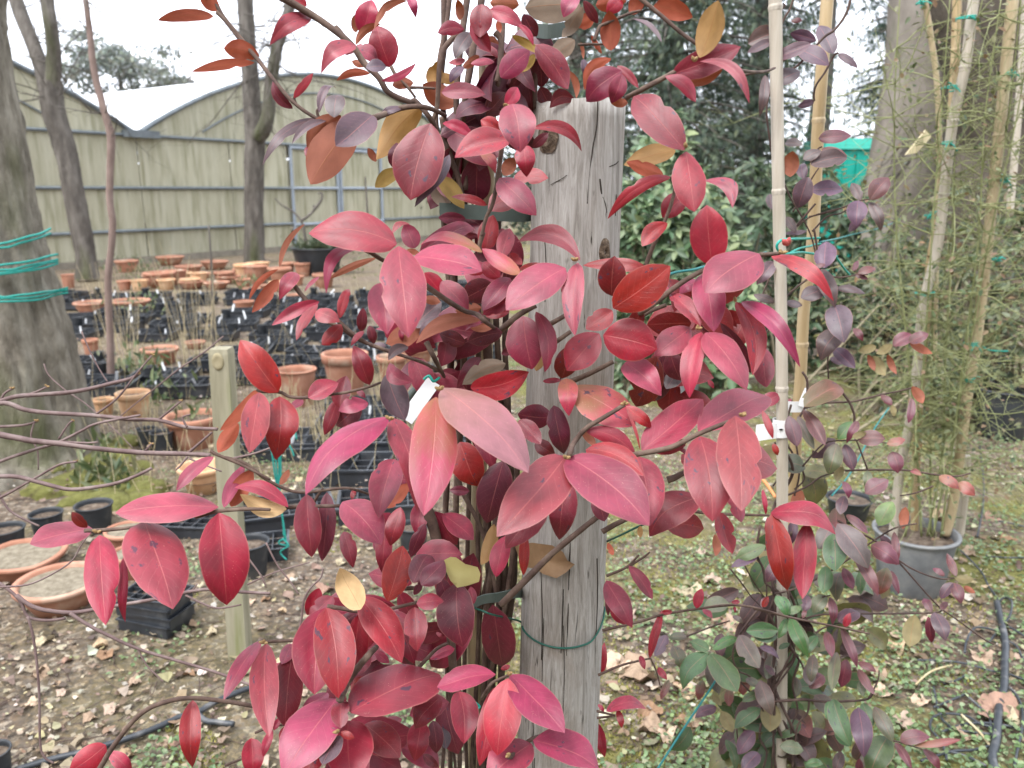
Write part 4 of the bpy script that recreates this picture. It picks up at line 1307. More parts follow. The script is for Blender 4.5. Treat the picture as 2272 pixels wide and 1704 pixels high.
# ------------------------------------------------------------------ the red climbing vine on the post
M_STEM = mat('vine_stem', [(0.05, 0.03, 0.024), (0.10, 0.062, 0.048), (0.17, 0.12, 0.09)], rough=.85, scale=40, bump=.8, bump_scale=140, dist=.001)
M_TWIG = mat('reddish_twig', [(0.10, 0.05, 0.035), (0.19, 0.105, 0.07), (0.27, 0.17, 0.12)], rough=.8, scale=60, bump=.6, bump_scale=200, dist=.0008)
M_BUD = mat('scaly_bud', [(0.2, 0.12, 0.05), (0.36, 0.24, 0.11)], rough=.8, scale=200, bump=.8, bump_scale=600, dist=.0006)
vb = P(1080, 1660, 1.1)
vine = thing('red_climbing_vine', 'climbing vine with glossy crimson leaves tied to the weathered post', 'vine', Vector((vb.x, vb.y, 0)))
RED = """
A 635 120 345 250 130 p 84 a=.08
A 600 40 430 -30 95 r 83
A 1010 250 1070 -10 190 r 90 k=5
A 1215 495 1110 180 220 r 87 k=5
A 960 330 1140 175 60 o 85 h=.12
A 960 240 950 110 90 o 91
A 1340 5 1110 215 60 o 83 h=.2
A 1355 -30 1405 100 110 p 82
A 960 335 705 465 120 p 82 h=.06
A 950 380 850 398 40 r 86
A 1035 480 930 450 75 o 91
A 950 345 1130 425 115 p 85
A 1035 500 1185 490 115 u 80
A 1150 595 1405 470 55 r 81 h=-.1
A 1385 610 1220 630 85 o 84
A 1065 540 815 590 60 q 80 h=.1
A 690 830 805 580 62 u 80 e=-.08
A 505 720 645 540 62 r 82
A 495 800 345 600 75 d 81 e=-.1
A 800 865 830 680 140 u 77 k=40
A 1085 850 812 1095 225 u 74 k=45 f=26
A 740 890 490 1065 58 u 78 h=.08
A 660 870 285 1125 80 u 80 k=45 h=.05
A 850 850 610 1130 140 o 78 h=.14
A 595 1080 635 1190 65 p 78
A 960 890 625 1365 285 o 77 k=15 f=10
A 250 415 -20 345 135 q 83 h=.05
M 1560 385 1195 440 62 q 84 h=.04
M 1345 62 1230 -30 120 q 83
M 1310 100 965 125 74 q 83 h=.05
A 1440 790 1150 1165 210 t 88 h=.1 k=0
A 1290 1260 1250 1050 160 d 88
A 1290 1255 1105 1380 105 y 87 h=.08
A 1510 910 1360 1470 340 m 71 k=22 f=20 s=-10
A 1650 1140 1390 1460 100 u 73 e=.08
A 1310 790 1130 835 50 u 80
A 1110 1190 1050 1090 60 o 90
B 430 215 235 240 105 m 80 h=.1
B 400 150 385 -10 60 o 82
B 560 30 550 285 205 m 77 k=20
B 620 70 865 178 115 r 78 k=30
B 830 180 940 335 45 r 77 e=.12
B 680 150 690 250 90 q 81
B 870 105 965 270 120 d 83
B 480 165 620 385 110 r 77 f=30
B 480 240 365 420 115 u 79
B 440 440 312 470 90 p 79
B 480 470 660 438 55 p 78
B 540 410 410 505 62 o 80
B 425 490 325 592 90 u 78
B 570 310 690 330 45 o 79 h=.25
B 600 330 680 415 90 p 81
B 700 570 912 372 165 m 77 k=15
B 780 260 1010 400 60 y 81
B 960 330 1190 665 170 m 79 k=12 h=.05
B 1200 520 1258 725 48 o 82 e=.12
B 950 400 848 535 60 y 85
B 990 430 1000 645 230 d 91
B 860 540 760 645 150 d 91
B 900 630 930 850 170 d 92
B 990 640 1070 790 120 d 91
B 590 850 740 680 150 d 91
B 1255 745 1060 795 105 d 87 h=.3
B 265 680 585 690 115 m 76 k=30
B 738 780 828 640 100 r 75
B 785 765 845 1108 275 p 67 k=34 f=14
B 700 960 552 882 110 r 74
B 935 945 1318 1095 90 r 72 h=.18
B 768 1030 360 1150 185 r 70 f=26 k=35 h=.05
B 490 1000 268 895 82 r 76 h=.06
B 870 1065 895 1272 210 r 73 k=25
B 545 1110 670 1245 75 s 79 h=.05
B 720 1290 800 1160 150 o 82
B 800 1300 1050 1312 110 r 77 k=35 h=.03
B 692 1310 960 1565 185 p 71 k=38
B 850 1420 606 1535 160 p 75 k=45
B 598 1510 338 1442 58 r 75
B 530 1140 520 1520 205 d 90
B 235 1300 428 1535 115 y 86 h=.06
B 200 1350 320 1520 130 n 90
B 195 1380 95 1400 75 q 92
B 290 1200 320 1265 60 q 92
B 380 765 125 620 165 o 93
B 205 645 230 455 120 t 93
B 225 565 385 600 75 t 93
B 835 35 620 20 130 o 81
B 880 60 1290 40 240 n 84
B 1270 -30 1160 105 110 p 78
B 1305 50 1165 275 105 n 84
B 1245 295 1075 425 130 n 85
B 1390 115 1250 195 120 q 85
B 1310 5 1415 175 72 d 82
B 1400 40 1620 0 130 q 84
B 1512 372 1490 80 140 q 81
B 1480 95 1600 -20 105 r 83
B 1365 260 1445 395 38 q 83
B 1310 435 1322 545 48 u 84
B 1290 310 1310 435 26 o 84
B 1512 430 1318 665 85 q 80 h=.2
B 1590 520 1325 720 215 m 78 k=15
B 1595 545 1525 745 120 m 77 k=15
C 230 485 388 652 60 m 79 h=.06
B 1505 745 1642 760 70 o 79
B 1050 980 930 1090 70 d 86
C 325 105 420 -45 150 q 83
C 500 40 785 130 150 q 82 k=-5
C 345 138 562 330 34 u 80 h=.12
C 838 425 970 0 180 t 73 k=0
C 635 545 1138 345 190 m 76 k=12
C 640 545 1010 515 110 o 77 h=-.12
C 840 452 1200 745 80 p 72 h=.17
C 585 560 800 760 100 m 75 h=.14
C 725 1105 348 680 250 m 70 k=30 f=12
C 738 1115 800 1558 225 r 69 k=28
C 660 1110 285 1220 140 t 77 h=.06
C 570 1290 300 1192 100 q 76 k=0
C 628 1302 165 1608 92 r 73 h=.12
C 882 1325 1080 1535 105 p 74 h=.26
C 740 1430 560 1600 170 m 77
F 600 315 412 490 115 r 72 h=.1
F 930 625 892 180 260 b 73 k=0
F 1275 540 880 802 300 p 68 k=48 f=8
Q 110 190 485 415 92 r 70 h=.06 k=35
F 870 680 940 1105 225 p 73 k=36
F 840 740 690 800 105 p 75
F 860 880 790 920 95 p 77
F 620 838 845 1072 118 p 73 k=40
F 848 1118 755 1590 150 r 68 f=24 k=28
F 880 1122 1190 1525 215 p 67 k=42
F 768 1085 510 1275 195 p 71 k=36
F 1105 895 1225 1440 150 r 69 e=.13 f=28
F 1145 895 1555 1262 125 p 68 k=38 f=26
F 990 1050 1218 1420 90 d 75 e=.06
F 1310 1230 1332 1532 150 m 72 k=30
F 190 850 212 558 270 c 71 k=-15 f=32
F 200 940 622 632 270 b 68 k=-5
F 410 950 335 1085 190 c 73
F -20 625 505 652 88 r 76 k=30
F 128 1140 526 1242 290 b 69 k=4 h=.03
F 290 1340 548 1552 185 p 71 k=42
F 520 1300 370 1680 230 c 79
F 570 1290 510 1640 160 d 80
F 775 1050 450 1062 165 c 77
F 620 1262 700 1475 160 d 78
F 695 1400 590 1540 110 u 80
F 195 960 0 1100 190 r 75 k=25
E 1425 1130 1185 1395 265 r 70 k=18
F 605 785 550 865 60 p 74
F 900 1470 940 1530 40 r 76
E 62 560 562 655 205 p 67 k=52
E 1285 590 812 430 130 p 70 h=.2 k=36
E 1268 608 1245 1140 150 p 68 k=32 e=-.03 f=24
E 1175 645 738 955 255 p 68 k=38 f=20
E 595 520 645 262 140 r 75 k=15
E 700 585 772 342 115 p 73 k=30
E 565 530 100 405 75 v 72 h=.07
E 105 520 542 280 130 m 75 k=25
E 440 280 238 275 85 d 78
E 530 405 430 410 80 d 80
E 840 690 566 522 110 s 70 k=30
E 1035 630 820 655 55 r 72
E 765 540 860 625 68 r 75
E 690 720 560 600 150 r 75
E 570 685 385 640 75 r 75
E 140 680 270 830 115 b 74
E 262 745 462 945 145 m 72 k=25
E 640 760 420 880 240 d 81
E 770 720 565 975 140 m 72 k=30
E 770 880 568 985 110 r 71
E 590 1000 765 965 80 r 73
E 365 960 560 935 90 o 77
E 552 1030 78 1198 110 o 70 h=.16 k=20
D 1440 1085 1190 1205 150 o 79
E 560 1055 438 1080 40 p 71
E 865 1000 930 1392 260 m 70 k=8 f=16
E 960 968 1025 1412 120 m 69 e=.12
E 712 1120 455 1190 135 d 74 h=.05
E 645 1080 475 1090 60 o 73
E 440 1200 250 1130 110 d 82
E 735 1350 430 1502 130 n 84 h=.1
H 478 200 905 85 190 b 72 h=-.07
E 1205 1220 1150 1462 200 c 77
H 1182 132 1195 378 140 s 71
H 1222 190 1695 465 250 v 71 k=40
E 1010 1480 1150 1465 38 r 73
E 705 1280 820 1225 130 d 86
E 1150 830 1195 755 70 m 78
E 1010 1250 960 1405 80 t 81
D 1262 470 610 380 270 r 65 h=.08 k=30 f=20
D 1275 485 1348 1118 315 p 63 k=45 f=14
D 1150 755 1195 1102 225 p 70 k=45
D 1012 492 752 803 85 p 68 h=.22
D 1110 572 758 730 50 o 75 h=.03
D 690 710 580 808 28 p 76
D 400 640 590 318 42 o 77 h=.12
D 390 655 172 885 40 q 78 h=.12
D 392 730 195 972 90 q 77 k=0
D 522 680 400 830 105 p 75 k=45
D 690 892 345 1075 88 r 73 h=.03
D 680 912 522 1162 72 p 72
D 665 965 840 1035 140 p 71 k=40
D 842 1015 925 778 72 r 73 e=-.06
D 855 1062 712 1215 110 r 72
D 1020 1110 930 1202 42 p 73
D 1060 1070 1095 1205 105 d 82
D 1015 940 1005 1125 72 d 80
D 1085 1215 1185 1220 80 u 75
D 388 1560 108 1170 215 b 71 k=4 f=24
D 1062 1505 965 1228 135 c 72 k=-10
D 610 1600 832 1490 140 r 70 k=30 f=24
G 842 350 890 112 130 m 75 f=34
G 1052 312 838 345 105 p 72
G 970 215 1030 272 92 m 79
D 1380 1485 1195 1330 110 m 72 h=-.22
D 1345 1225 1200 1320 75 u 72 h=.15
G 1190 95 1325 442 185 x 75
O 1580 1008 1345 1262 72 q 76 h=-.05
O 1462 1215 1338 1395 92 q 77
E 130 870 262 895 95 o 79
E 60 1085 262 905 140 u 79
D 1290 1095 1305 1180 70 m 79
E 275 1010 85 1115 85 u 77
D 1230 390 1362 318 42 p 73 h=.2
D 1395 500 1320 325 145 m 76
D 1335 515 1425 535 80 o 80
G 250 235 178 672 195 p 66 k=48 f=8
G 402 265 388 682 235 r 67 k=22 f=24
G 570 288 465 365 65 p 74
G 830 285 735 545 95 m 77
G 1000 325 818 485 165 d 78
G 1198 415 566 885 205 p 62 k=56 f=8 h=.03
G 1240 425 1446 942 185 p 64 k=45
G 1550 270 1462 1132 320 s 60 k=32 f=14 e=.02
H 268 202 915 775 330 P 60 k=52 f=6
G 1240 725 1122 1118 215 p 68 k=38
G 1355 905 1180 1090 95 q 72
G 862 1040 1148 1340 250 p 66 k=38 f=8
G 930 1020 955 945 70 r 73
G 870 1260 938 1512 110 m 73
G 600 985 642 1442 185 m 68 k=15
G 748 970 705 1482 130 d 70 e=.04
G 462 1078 68 900 105 r 66 h=.1 k=40
G 450 1095 125 1005 125 k 67 h=-.1
G -10 1082 138 790 95 p 67
G 40 1075 205 800 130 q 70
G 400 915 470 800 50 o 76
G 1290 1080 1205 1352 130 m 75
G 1185 1215 1160 1552 115 m 76
G 1090 1340 1145 1425 70 m 78
G 1470 1200 1365 1445 92 d 79
J 1195 432 1315 15 195 b 68 k=5
K 55 295 175 55 165 d 68 k=25
K 115 312 285 140 165 d 67 k=25
K 60 385 115 280 88 d 70
K 80 450 278 420 140 m 66 k=30
K 65 475 80 792 160 m 68 k=15
K 375 300 415 768 260 d 71 k=5
K 255 260 340 465 115 d 74
K 480 325 502 450 60 m 75
J 990 400 1302 868 235 r 70 k=26
J 1225 500 1395 875 185 m 75
J 1050 618 1042 778 100 b 74
J 985 525 895 995 170 b 70 f=24
J 735 480 655 1118 330 r 70 k=20
J 745 480 832 1142 285 r 66 k=16 f=16
J 690 335 612 540 105 b 76
J 790 398 618 565 115 p 75
J 755 490 850 585 90 p 75
J 965 520 828 605 90 d 76
J 995 492 828 200 185 k 66 k=8
J 260 722 -12 1142 112 p 68 k=42
J 302 742 325 1412 200 p 67 k=38
J 490 745 415 905 95 p 72
J 488 825 440 1362 215 c 70 k=8
J 918 1250 1582 945 345 p 62 k=54 f=8 h=-.02
J 820 1150 425 1690 330 p 64 k=36
J 905 1310 930 1760 330 r 65 k=28
J 700 1490 590 1720 150 r 66
J 850 1365 865 1128 125 m 60 k=30
J 830 1395 760 1368 45 d 60
J 850 1395 950 1440 80 b 60
J 842 1420 715 1642 130 u 60 k=42
J 1030 1335 1292 1568 240 m 68 k=34
J 1582 1140 1385 1345 175 m 71 k=20
J 1440 1305 1395 1588 155 r 72
K 200 1310 230 1555 110 d 75
J 1035 995 925 1112 90 r 75
J 1050 780 955 985 150 m 77
J 1095 795 1205 890 130 m 77
J 755 1105 555 1315 110 p 71
J 405 1288 355 1382 62 r 75
J 190 1440 200 1720 155 b 74
J 345 1375 275 1565 62 r 75
J 430 1355 480 1505 115 r 76
R 1340 70 708 106 165 p 66 k=48
R 565 200 183 286 140 p 70 k=54
R 535 195 440 100 62 c 69
R 610 242 645 782 205 r 68 k=36
R 757 378 733 770 58 r 70
R 885 155 1068 668 345 p 64 k=48 f=14
R 1345 105 1398 672 285 b 64 k=4 f=20
R 1182 1255 1172 1652 125 r 72
R 650 1530 425 1695 150 b 74
R 670 1570 805 1695 95 r 74
O 1310 1420 1078 1622 75 p 68
H 400 600 520 932 225 b 68
H 720 740 598 1202 235 d 67
H 1176 705 676 1278 345 p 60 k=38 f=18
I -132 710 472 1192 350 p 60 k=42 f=14
H 1032 1055 738 1362 200 m 65 k=28
I 0 655 430 862 165 r 63 h=.1 k=34
I 395 708 480 1195 240 p 64 k=34
I 835 1005 448 1218 235 m 69 k=30
I 430 1205 355 1140 65 m 70
H 1400 1000 1462 1185 125 d 75
H 1185 890 1132 1315 190 m 67 k=6
H 652 1205 572 1522 100 t 68
H 740 1290 663 1592 130 r 67
H 880 1258 870 1582 72 b 66
H 835 438 995 620 120 m 71
H 1080 420 825 395 225 d 78
H 1090 330 1172 692 150 d 75
H 955 600 1095 692 105 d 77
H 470 960 325 955 120 d 77
H 1300 515 1405 632 58 o 71
I -5 512 372 715 125 r 66 h=.13
I 295 345 402 655 22 r 66
I 298 338 492 482 88 r 67
I 412 662 862 268 235 r 66 k=36 f=18
I 828 522 1352 215 255 p 66 k=54
I 740 600 475 675 105 b 70
I 838 558 932 1172 330 m 60 k=32 f=12
I 1102 408 1150 1092 315 p 59 k=42 f=8
I 1298 368 1378 572 52 r 66
I 690 640 742 692 62 p 70
I 1060 958 1145 1192 100 p 67
I 980 1115 1075 1432 125 r 62 k=20
S 105 95 518 145 135 r 66 k=38 h=.05
S 110 100 188 572 150 b 65 k=4 f=20
S 330 155 293 622 138 b 65 k=4 f=18
I 1300 948 1332 1132 35 r 67
I 1340 1150 1318 1262 22 r 67
I 950 1278 968 1442 58 o 72
I 400 1215 402 1305 38 t 72
I 160 1340 205 1435 42 q 75
L 315 170 492 422 90 m 71 h=.04
L 150 278 325 558 155 p 72 k=36
L 192 430 288 602 110 b 74
L 150 380 165 542 35 d 74
L 470 850 578 500 62 b 75 e=-.05
L 812 482 855 338 72 b 76
L 560 510 635 510 65 b 76
L 1072 440 1138 430 75 r 76
L 1300 475 1342 395 50 b 77
L 860 490 932 552 42 p 76
L 1092 470 1100 512 32 r 77
L 400 832 432 930 42 r 76
L 150 1242 442 1180 95 p 74 h=.08
L 232 1230 265 1362 48 r 75
L 90 1190 135 1242 58 r 76
L 120 965 128 738 55 b 97
L 90 1330 125 1578 72 b 97
L 530 920 592 1002 52 m 76
K 775 972 1168 1372 250 p 62 k=44 f=10
K 755 1000 665 1565 255 b 60 k=8
K 690 1050 545 1632 165 r 63
K 662 972 240 1092 160 p 62 k=42 h=.05
K 392 1095 432 1478 190 m 67 k=18
K 940 1455 1428 1640 240 p 58 k=46
K 925 1480 600 1740 255 p 60 k=40
K 700 930 772 905 60 b 74
K 360 780 180 855 90 p 82
K 225 660 270 702 60 m 82
K 265 1360 300 1522 88 u 82
K 130 1560 240 1650 90 d 78
"""
nleaf = parse_leaves(vine, RED, vine_depth)
# the shaded leaves deep inside the vine, past the number that is built leaf by leaf: one part for each tone
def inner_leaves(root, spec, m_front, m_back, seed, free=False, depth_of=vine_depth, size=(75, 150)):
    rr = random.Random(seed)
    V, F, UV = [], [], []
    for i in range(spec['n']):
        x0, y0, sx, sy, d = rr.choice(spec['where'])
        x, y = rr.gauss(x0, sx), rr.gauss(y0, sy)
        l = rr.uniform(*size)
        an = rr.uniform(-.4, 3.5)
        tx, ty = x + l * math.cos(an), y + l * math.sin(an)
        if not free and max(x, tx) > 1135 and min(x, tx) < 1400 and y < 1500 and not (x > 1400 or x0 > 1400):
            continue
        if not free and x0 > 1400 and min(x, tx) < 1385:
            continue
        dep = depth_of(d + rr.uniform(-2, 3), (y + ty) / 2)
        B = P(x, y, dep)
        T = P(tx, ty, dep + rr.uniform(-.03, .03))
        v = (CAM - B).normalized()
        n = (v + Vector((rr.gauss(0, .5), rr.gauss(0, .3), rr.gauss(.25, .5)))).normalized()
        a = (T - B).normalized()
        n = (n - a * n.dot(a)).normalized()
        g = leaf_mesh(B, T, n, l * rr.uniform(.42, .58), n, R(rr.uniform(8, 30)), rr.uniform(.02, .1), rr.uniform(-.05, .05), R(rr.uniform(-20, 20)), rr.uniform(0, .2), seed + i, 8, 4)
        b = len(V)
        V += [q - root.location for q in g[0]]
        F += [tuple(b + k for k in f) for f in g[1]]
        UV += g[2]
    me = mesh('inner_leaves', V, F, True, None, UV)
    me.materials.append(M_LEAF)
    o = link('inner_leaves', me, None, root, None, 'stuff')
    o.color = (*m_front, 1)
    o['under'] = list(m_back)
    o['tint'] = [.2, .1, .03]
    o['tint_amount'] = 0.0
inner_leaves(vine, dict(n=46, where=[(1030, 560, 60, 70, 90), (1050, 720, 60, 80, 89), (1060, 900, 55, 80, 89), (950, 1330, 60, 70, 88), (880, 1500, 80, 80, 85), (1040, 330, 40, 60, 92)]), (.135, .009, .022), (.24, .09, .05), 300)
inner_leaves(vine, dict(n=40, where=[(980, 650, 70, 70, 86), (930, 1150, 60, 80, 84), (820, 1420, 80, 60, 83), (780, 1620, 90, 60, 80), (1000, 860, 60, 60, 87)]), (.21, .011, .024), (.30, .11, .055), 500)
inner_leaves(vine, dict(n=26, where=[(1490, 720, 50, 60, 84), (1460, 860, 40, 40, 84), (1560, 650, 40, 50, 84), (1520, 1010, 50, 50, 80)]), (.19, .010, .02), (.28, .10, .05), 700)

STEMS = """
X 3.0 93 1000,-30 990,60 975,130 972,200 968,255 975,330 990,420 1000,520
X 4.0 94 985,-20 985,100 978,180 985,260 1000,360 1015,440 1020,560
X 4.5 94 1072,-40 1060,60 1040,160 1030,260 1030,420 1040,560
X 4.0 92 1040,-30 1020,120 1012,240 1018,330 1005,430 1010,600
X 3.5 90 1112,-20 1115,60 1110,130 1106,180 1102,190
A 4.0 83 380,-40,81 640,110 800,220 930,330 1020,460 1130,570 1200,680 1360,750 1400,745 1520,890 1560,1000,92
M 2.6 83 1300,-40 1345,60 1390,130 1500,260 1590,370
A 2.6 83 -60,90 0,150 110,290 240,440,82 380,620,80 520,770,79 690,880,79 770,872,79
A 2.0 82 520,770 505,730 512,715
A 1.8 80 690,875 675,820 690,800
A 3.4 80 1090,872,76 1200,830 1320,790 1480,790 1620,850,91
A 2.0 84 1220,490 1260,560 1340,640 1400,720
A 1.8 85 1340,645 1440,645 1545,652
A 3.0 84 810,200 850,240 900,300
B 3.4 86 420,215 330,300 280,370 250,480 240,640 228,800 190,910
B 3.4 79 660,240 700,290 700,400 685,540 668,600
B 2.6 72 710,930 705,1100 685,1250 672,1350 640,1500 590,1610 560,1740
E 2.8 73 570,380 545,470 540,540
B 5.5 93 620,470 560,760 520,980
B 4.2 91 500,300 480,480 440,700 420,900 450,1100 440,1400
B 4.0 92 960,420 950,600 955,800
B 4.5 91 270,860 300,1040 330,1160 390,1320 420,1460
E 3.0 68 90,700,66 140,770 300,880 430,960,70 520,985 600,1050 690,1110,82
D 2.6 66 1000,500 1060,525 1170,592 1280,600
E 4.0 76 700,1110,82 740,1070 850,980 960,920
E 3.5 78 960,1100,84 1060,1060 1220,970
E 3.2 78 1040,1230,84 1120,1180 1215,1115
D 2.6 74 480,740 600,890 760,1040 850,1085 950,1155 1080,1215 1300,1290 1450,1340 1600,1420,84
D 2.4 73 830,1035 900,1100 990,1165 1080,1220
D 3.2 78 1480,1190 1550,1330 1610,1445,86
D 2.0 71 230,1540 280,1555 400,1560 480,1595 610,1600 760,1580 900,1560 1060,1520 1140,1490,76
O 1.9 70 1290,1385 1340,1410 1460,1460 1600,1530 1659,1560
G 2.0 71 0,715 150,760 280,860 430,940 580,970 850,940 950,950 1080,990,80
R 2.2 67 520,215 640,210 760,200 830,190 1000,150
R 2.3 66 1200,130 1340,95 1520,82 1659,85
G 2.4 68 0,1100 170,1090 450,1080 520,1075 700,1072 850,1068 1000,1050,76
G 1.8 71 640,1060 690,980 720,940
F 3.5 73 300,1040,80 410,970 540,880 640,800 760,720 890,650
F 3.0 75 400,1005 480,960 590,920
F 3.6 80 -160,1500,84 10,1430 200,1335
F 2.4 74 440,630 500,470 550,370 620,200 660,50
C 2.2 72 660,1390 645,1320 625,1300
C 2.4 80 390,-20 560,120 700,240 835,335 1040,475,84 1150,520,90 1300,530,100 1390,500,112
C 3.0 76 300,720,80 430,650 580,570 690,510 800,455
C 2.0 80 60,300 100,200 130,180 320,100 400,80
C 1.6 82 -60,330 60,325 200,330
F 2.4 69 1280,548 1350,545 1430,538
I 3.0 66 -120,690,60 -90,610 0,500 130,420 285,325
I 3.0 62 350,700,64 370,690 620,640 830,540 1050,450
H 4.5 82 700,1800 850,1650 950,1550 1080,1420 1250,1280 1400,1160 1500,1085
I 3.5 76 120,1260 230,1200 360,1140
I 4.0 72 600,880 660,860 730,820
I 2.0 74 780,1110 1000,1130 1350,1140
L 1.7 76 150,245 300,180 390,90
L 1.5 76 300,185 420,110 470,70
L 1.7 77 120,645 400,580 560,530 800,490 1070,460 1250,480 1500,550 1659,582
S 1.5 78 0,680 250,740 500,790 710,835
L 1.7 78 90,975 270,900 480,850
L 1.2 78 480,860 520,950 545,1050
L 1.6 76 80,1240 215,1272
L 1.6 77 80,1290 215,1275
J 2.6 70 750,470 850,482 1020,510 1200,490 1410,440
J 3.2 71 1262,335 1400,335
J 4.5 66 845,1150,61 890,1040 960,940 1060,820 1110,770,74
J 2.4 72 1330,1020 1450,890 1560,780 1640,740
J 2.0 70 270,730 500,720 620,715
R 3.2 71 560,1740 620,1659 700,1530 850,1350 1000,1270 1200,1240 1560,1290 1700,1330,74
J 1.6 74 0,1640 130,1590 240,1560
J 1.6 75 220,1400 360,1350 540,1340
K 2.6 61 770,1578,58 860,1500 940,1440 1050,1412,66
K 2.0 66 560,1150,74 590,1100 640,1030 760,975
X 6.0 92 1076,700 1085,850 1090,1000 1100,1150 1092,1260 1080,1350 1075,1500 1062,1720
X 4.6 93 1115,820 1130,950 1135,1100 1140,1250 1120,1350 1100,1430 1088,1500 1085,1720
X 4.6 92 1035,640 1024,900 1012,1100 1015,1300 1018,1480 1020,1720
X 5.0 93 1010,500 1006,650 1000,800 995,1000 986,1200 990,1400 1000,1720
X 4.0 91 1150,1000 1140,1150 1135,1250 1110,1400 1085,1520 1070,1720
X 7.5 84 925,1080 955,1150 976,1230 988,1300 1000,1420 1010,1560
X 4.2 94 1060,400 1064,560 1060,760 1068,960 1060,1160 1062,1400 1045,1720
X 4.4 94 1106,380 1104,560 1100,700 1112,900 1118,1100 1105,1300 1110,1480 1100,1720
X 4.0 94 975,300 990,560 1018,800 1040,1000 1036,1250 1030,1500 1036,1720
X 4.0 94 1130,600 1120,760 1128,960 1100,1200 1064,1380 1052,1720
X 3.4 90 1000,980 1022,1080 1070,1180 1098,1300 1110,1390
X 3.4 90 970,1560 985,1630 980,1720
X 3.0 91 990,1300 1004,1420 998,1560 1012,1720
"""
stems_from(vine, STEMS, vine_depth, M_STEM)
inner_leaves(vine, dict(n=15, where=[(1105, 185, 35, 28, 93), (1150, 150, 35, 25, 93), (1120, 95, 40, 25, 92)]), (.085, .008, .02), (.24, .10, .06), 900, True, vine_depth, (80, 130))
stems_from(vine, """
X 7.0 95 1106,1050 1112,1180 1118,1290 1106,1400 1092,1500 1086,1720
X 6.5 95 1142,1080 1140,1200 1136,1310 1120,1420 1112,1500 1108,1720
X 6.0 94 1080,1080 1082,1200 1088,1320 1092,1440 1078,1560 1072,1720
X 8.0 95 1160,60 1166,130 1168,200 1170,250
""", vine_depth, M_STEM)
# scaly buds at the joints
def bud(root, x, y, d, r=0.0026, depth_of=vine_depth, m=None):
    V, F = [], []
    rr_ = random.Random(int(x * 31 + y))
    for q in range(3):
        dr = Vector((rr_.gauss(0, .5), -.5, rr_.uniform(.1, .9))).normalized()
        tube_geo(V, F, [(dr * r * 2.4 * t, r * (0.75 * math.sin(math.pi * (0.18 + .8 * t)))) for t in (0, .25, .5, .75, 1)], 6)
    link('bud', mesh('bud', V, F), m or M_BUD, root, P(x, y, depth_of(d, y) - .004) - root.location)
for t, x, y, d in (('C', 735, 1085, 69), ('C', 795, 450, 73), ('F', 820, 1095, 68), ('F', 1100, 890, 68), ('F', 1440, 535, 68), ('H', 250, 215, 59), ('H', 1185, 720, 59), ('I', 1145, 405, 58),
                   ('R', 600, 225, 67), ('K', 760, 1565, 57), ('K', 760, 970, 61), ('J', 835, 1390, 59), ('E', 1250, 590, 69), ('G', 1210, 430, 61), ('J', 285, 735, 67), ('I', 280, 320, 65), ('B', 735, 785, 74)):
    bx, by = px(t, x, y)
    bud(vine, bx, by, d)
bx, by = px('Q', 205, 120)
bud(vine, bx, by, 69, .004, m=mat('red_bud', [(.4, .06, .06), (.5, .12, .1)], rough=.5, scale=90))

# the bamboo stake inside the bundle
M_BAMBOO = mat('tan_bamboo', [(0.27, 0.20, 0.11), (0.42, 0.33, 0.20), (0.52, 0.44, 0.29)], rough=.55, scale=9, stretch=(3, 3, .3), bump=.25, bump_scale=60, spots=(7, .56, .72, (.16, .11, .06)), spec=.4)
M_BAMBOO_G = mat('grey_bamboo', [(0.30, 0.255, 0.20), (0.44, 0.385, 0.31), (0.54, 0.49, 0.42)], rough=.6, scale=10, stretch=(3, 3, .25), bump=.25, bump_scale=60, spots=(10, .6, .74, (.15, .11, .08)), spec=.35)
M_BAMBOO_Y = mat('yellow_bamboo', [(0.33, 0.23, 0.11), (0.45, 0.33, 0.18), (0.54, 0.43, 0.28)], rough=.5, scale=9, stretch=(3, 3, .3), bump=.25, bump_scale=60, spots=(9, .6, .74, (.2, .12, .05)), spec=.4)
def cane(name, label, pts, r, m, nodes, group=None, ground=True, cat='bamboo cane'):
    """pts: [(px,py,depth)] top to bottom; nodes: pixel rows of its joints"""
    W = [P(*q) for q in pts]
    if ground:
        d = (W[-1] - W[-2]).normalized()
        W.append(W[-1] + d * ((W[-1].z + .15) / max(.05, -d.z)))
    root = thing(name, label, cat, Vector((W[-1].x, W[-1].y, 0)), group)
    rel = [(w - root.location, r) for w in W]
    V, F = [], []
    tube_geo(V, F, catmull(rel, 6), 14, .03, seed=len(nodes))
    link('culm', mesh('culm', V, F), m, root)
    for py in nodes:
        for i in range(len(pts) - 1):
            if pts[i][1] <= py <= pts[i + 1][1]:
                t = (py - pts[i][1]) / (pts[i + 1][1] - pts[i][1])
                a = P(*pts[i]); b = P(*pts[i + 1])
                c = a.lerp(b, t)
                dr = (b - a).normalized()
                V, F = [], []
                prof = [(-.006, 1.0), (-.0035, 1.07), (-.0012, 1.15), (0.0006, 1.06), (.0016, 1.1), (.004, 1.01)]
                tube_geo(V, F, [(dr * z, r * k) for z, k in prof], 14, cap=False)
                link('joint', mesh('joint', V, F), m, root, c - root.location)
    return root
cane('bamboo_cane', 'bamboo stake hidden among the stems of the red vine', [(1084, 120, .955), (1075, 500, 1.0), (1072, 850, 1.04), (1052, 1250, 1.09), (1055, 1700, 1.145)], .0115, M_BAMBOO, [300, 620, 1238, 1560], group=None)

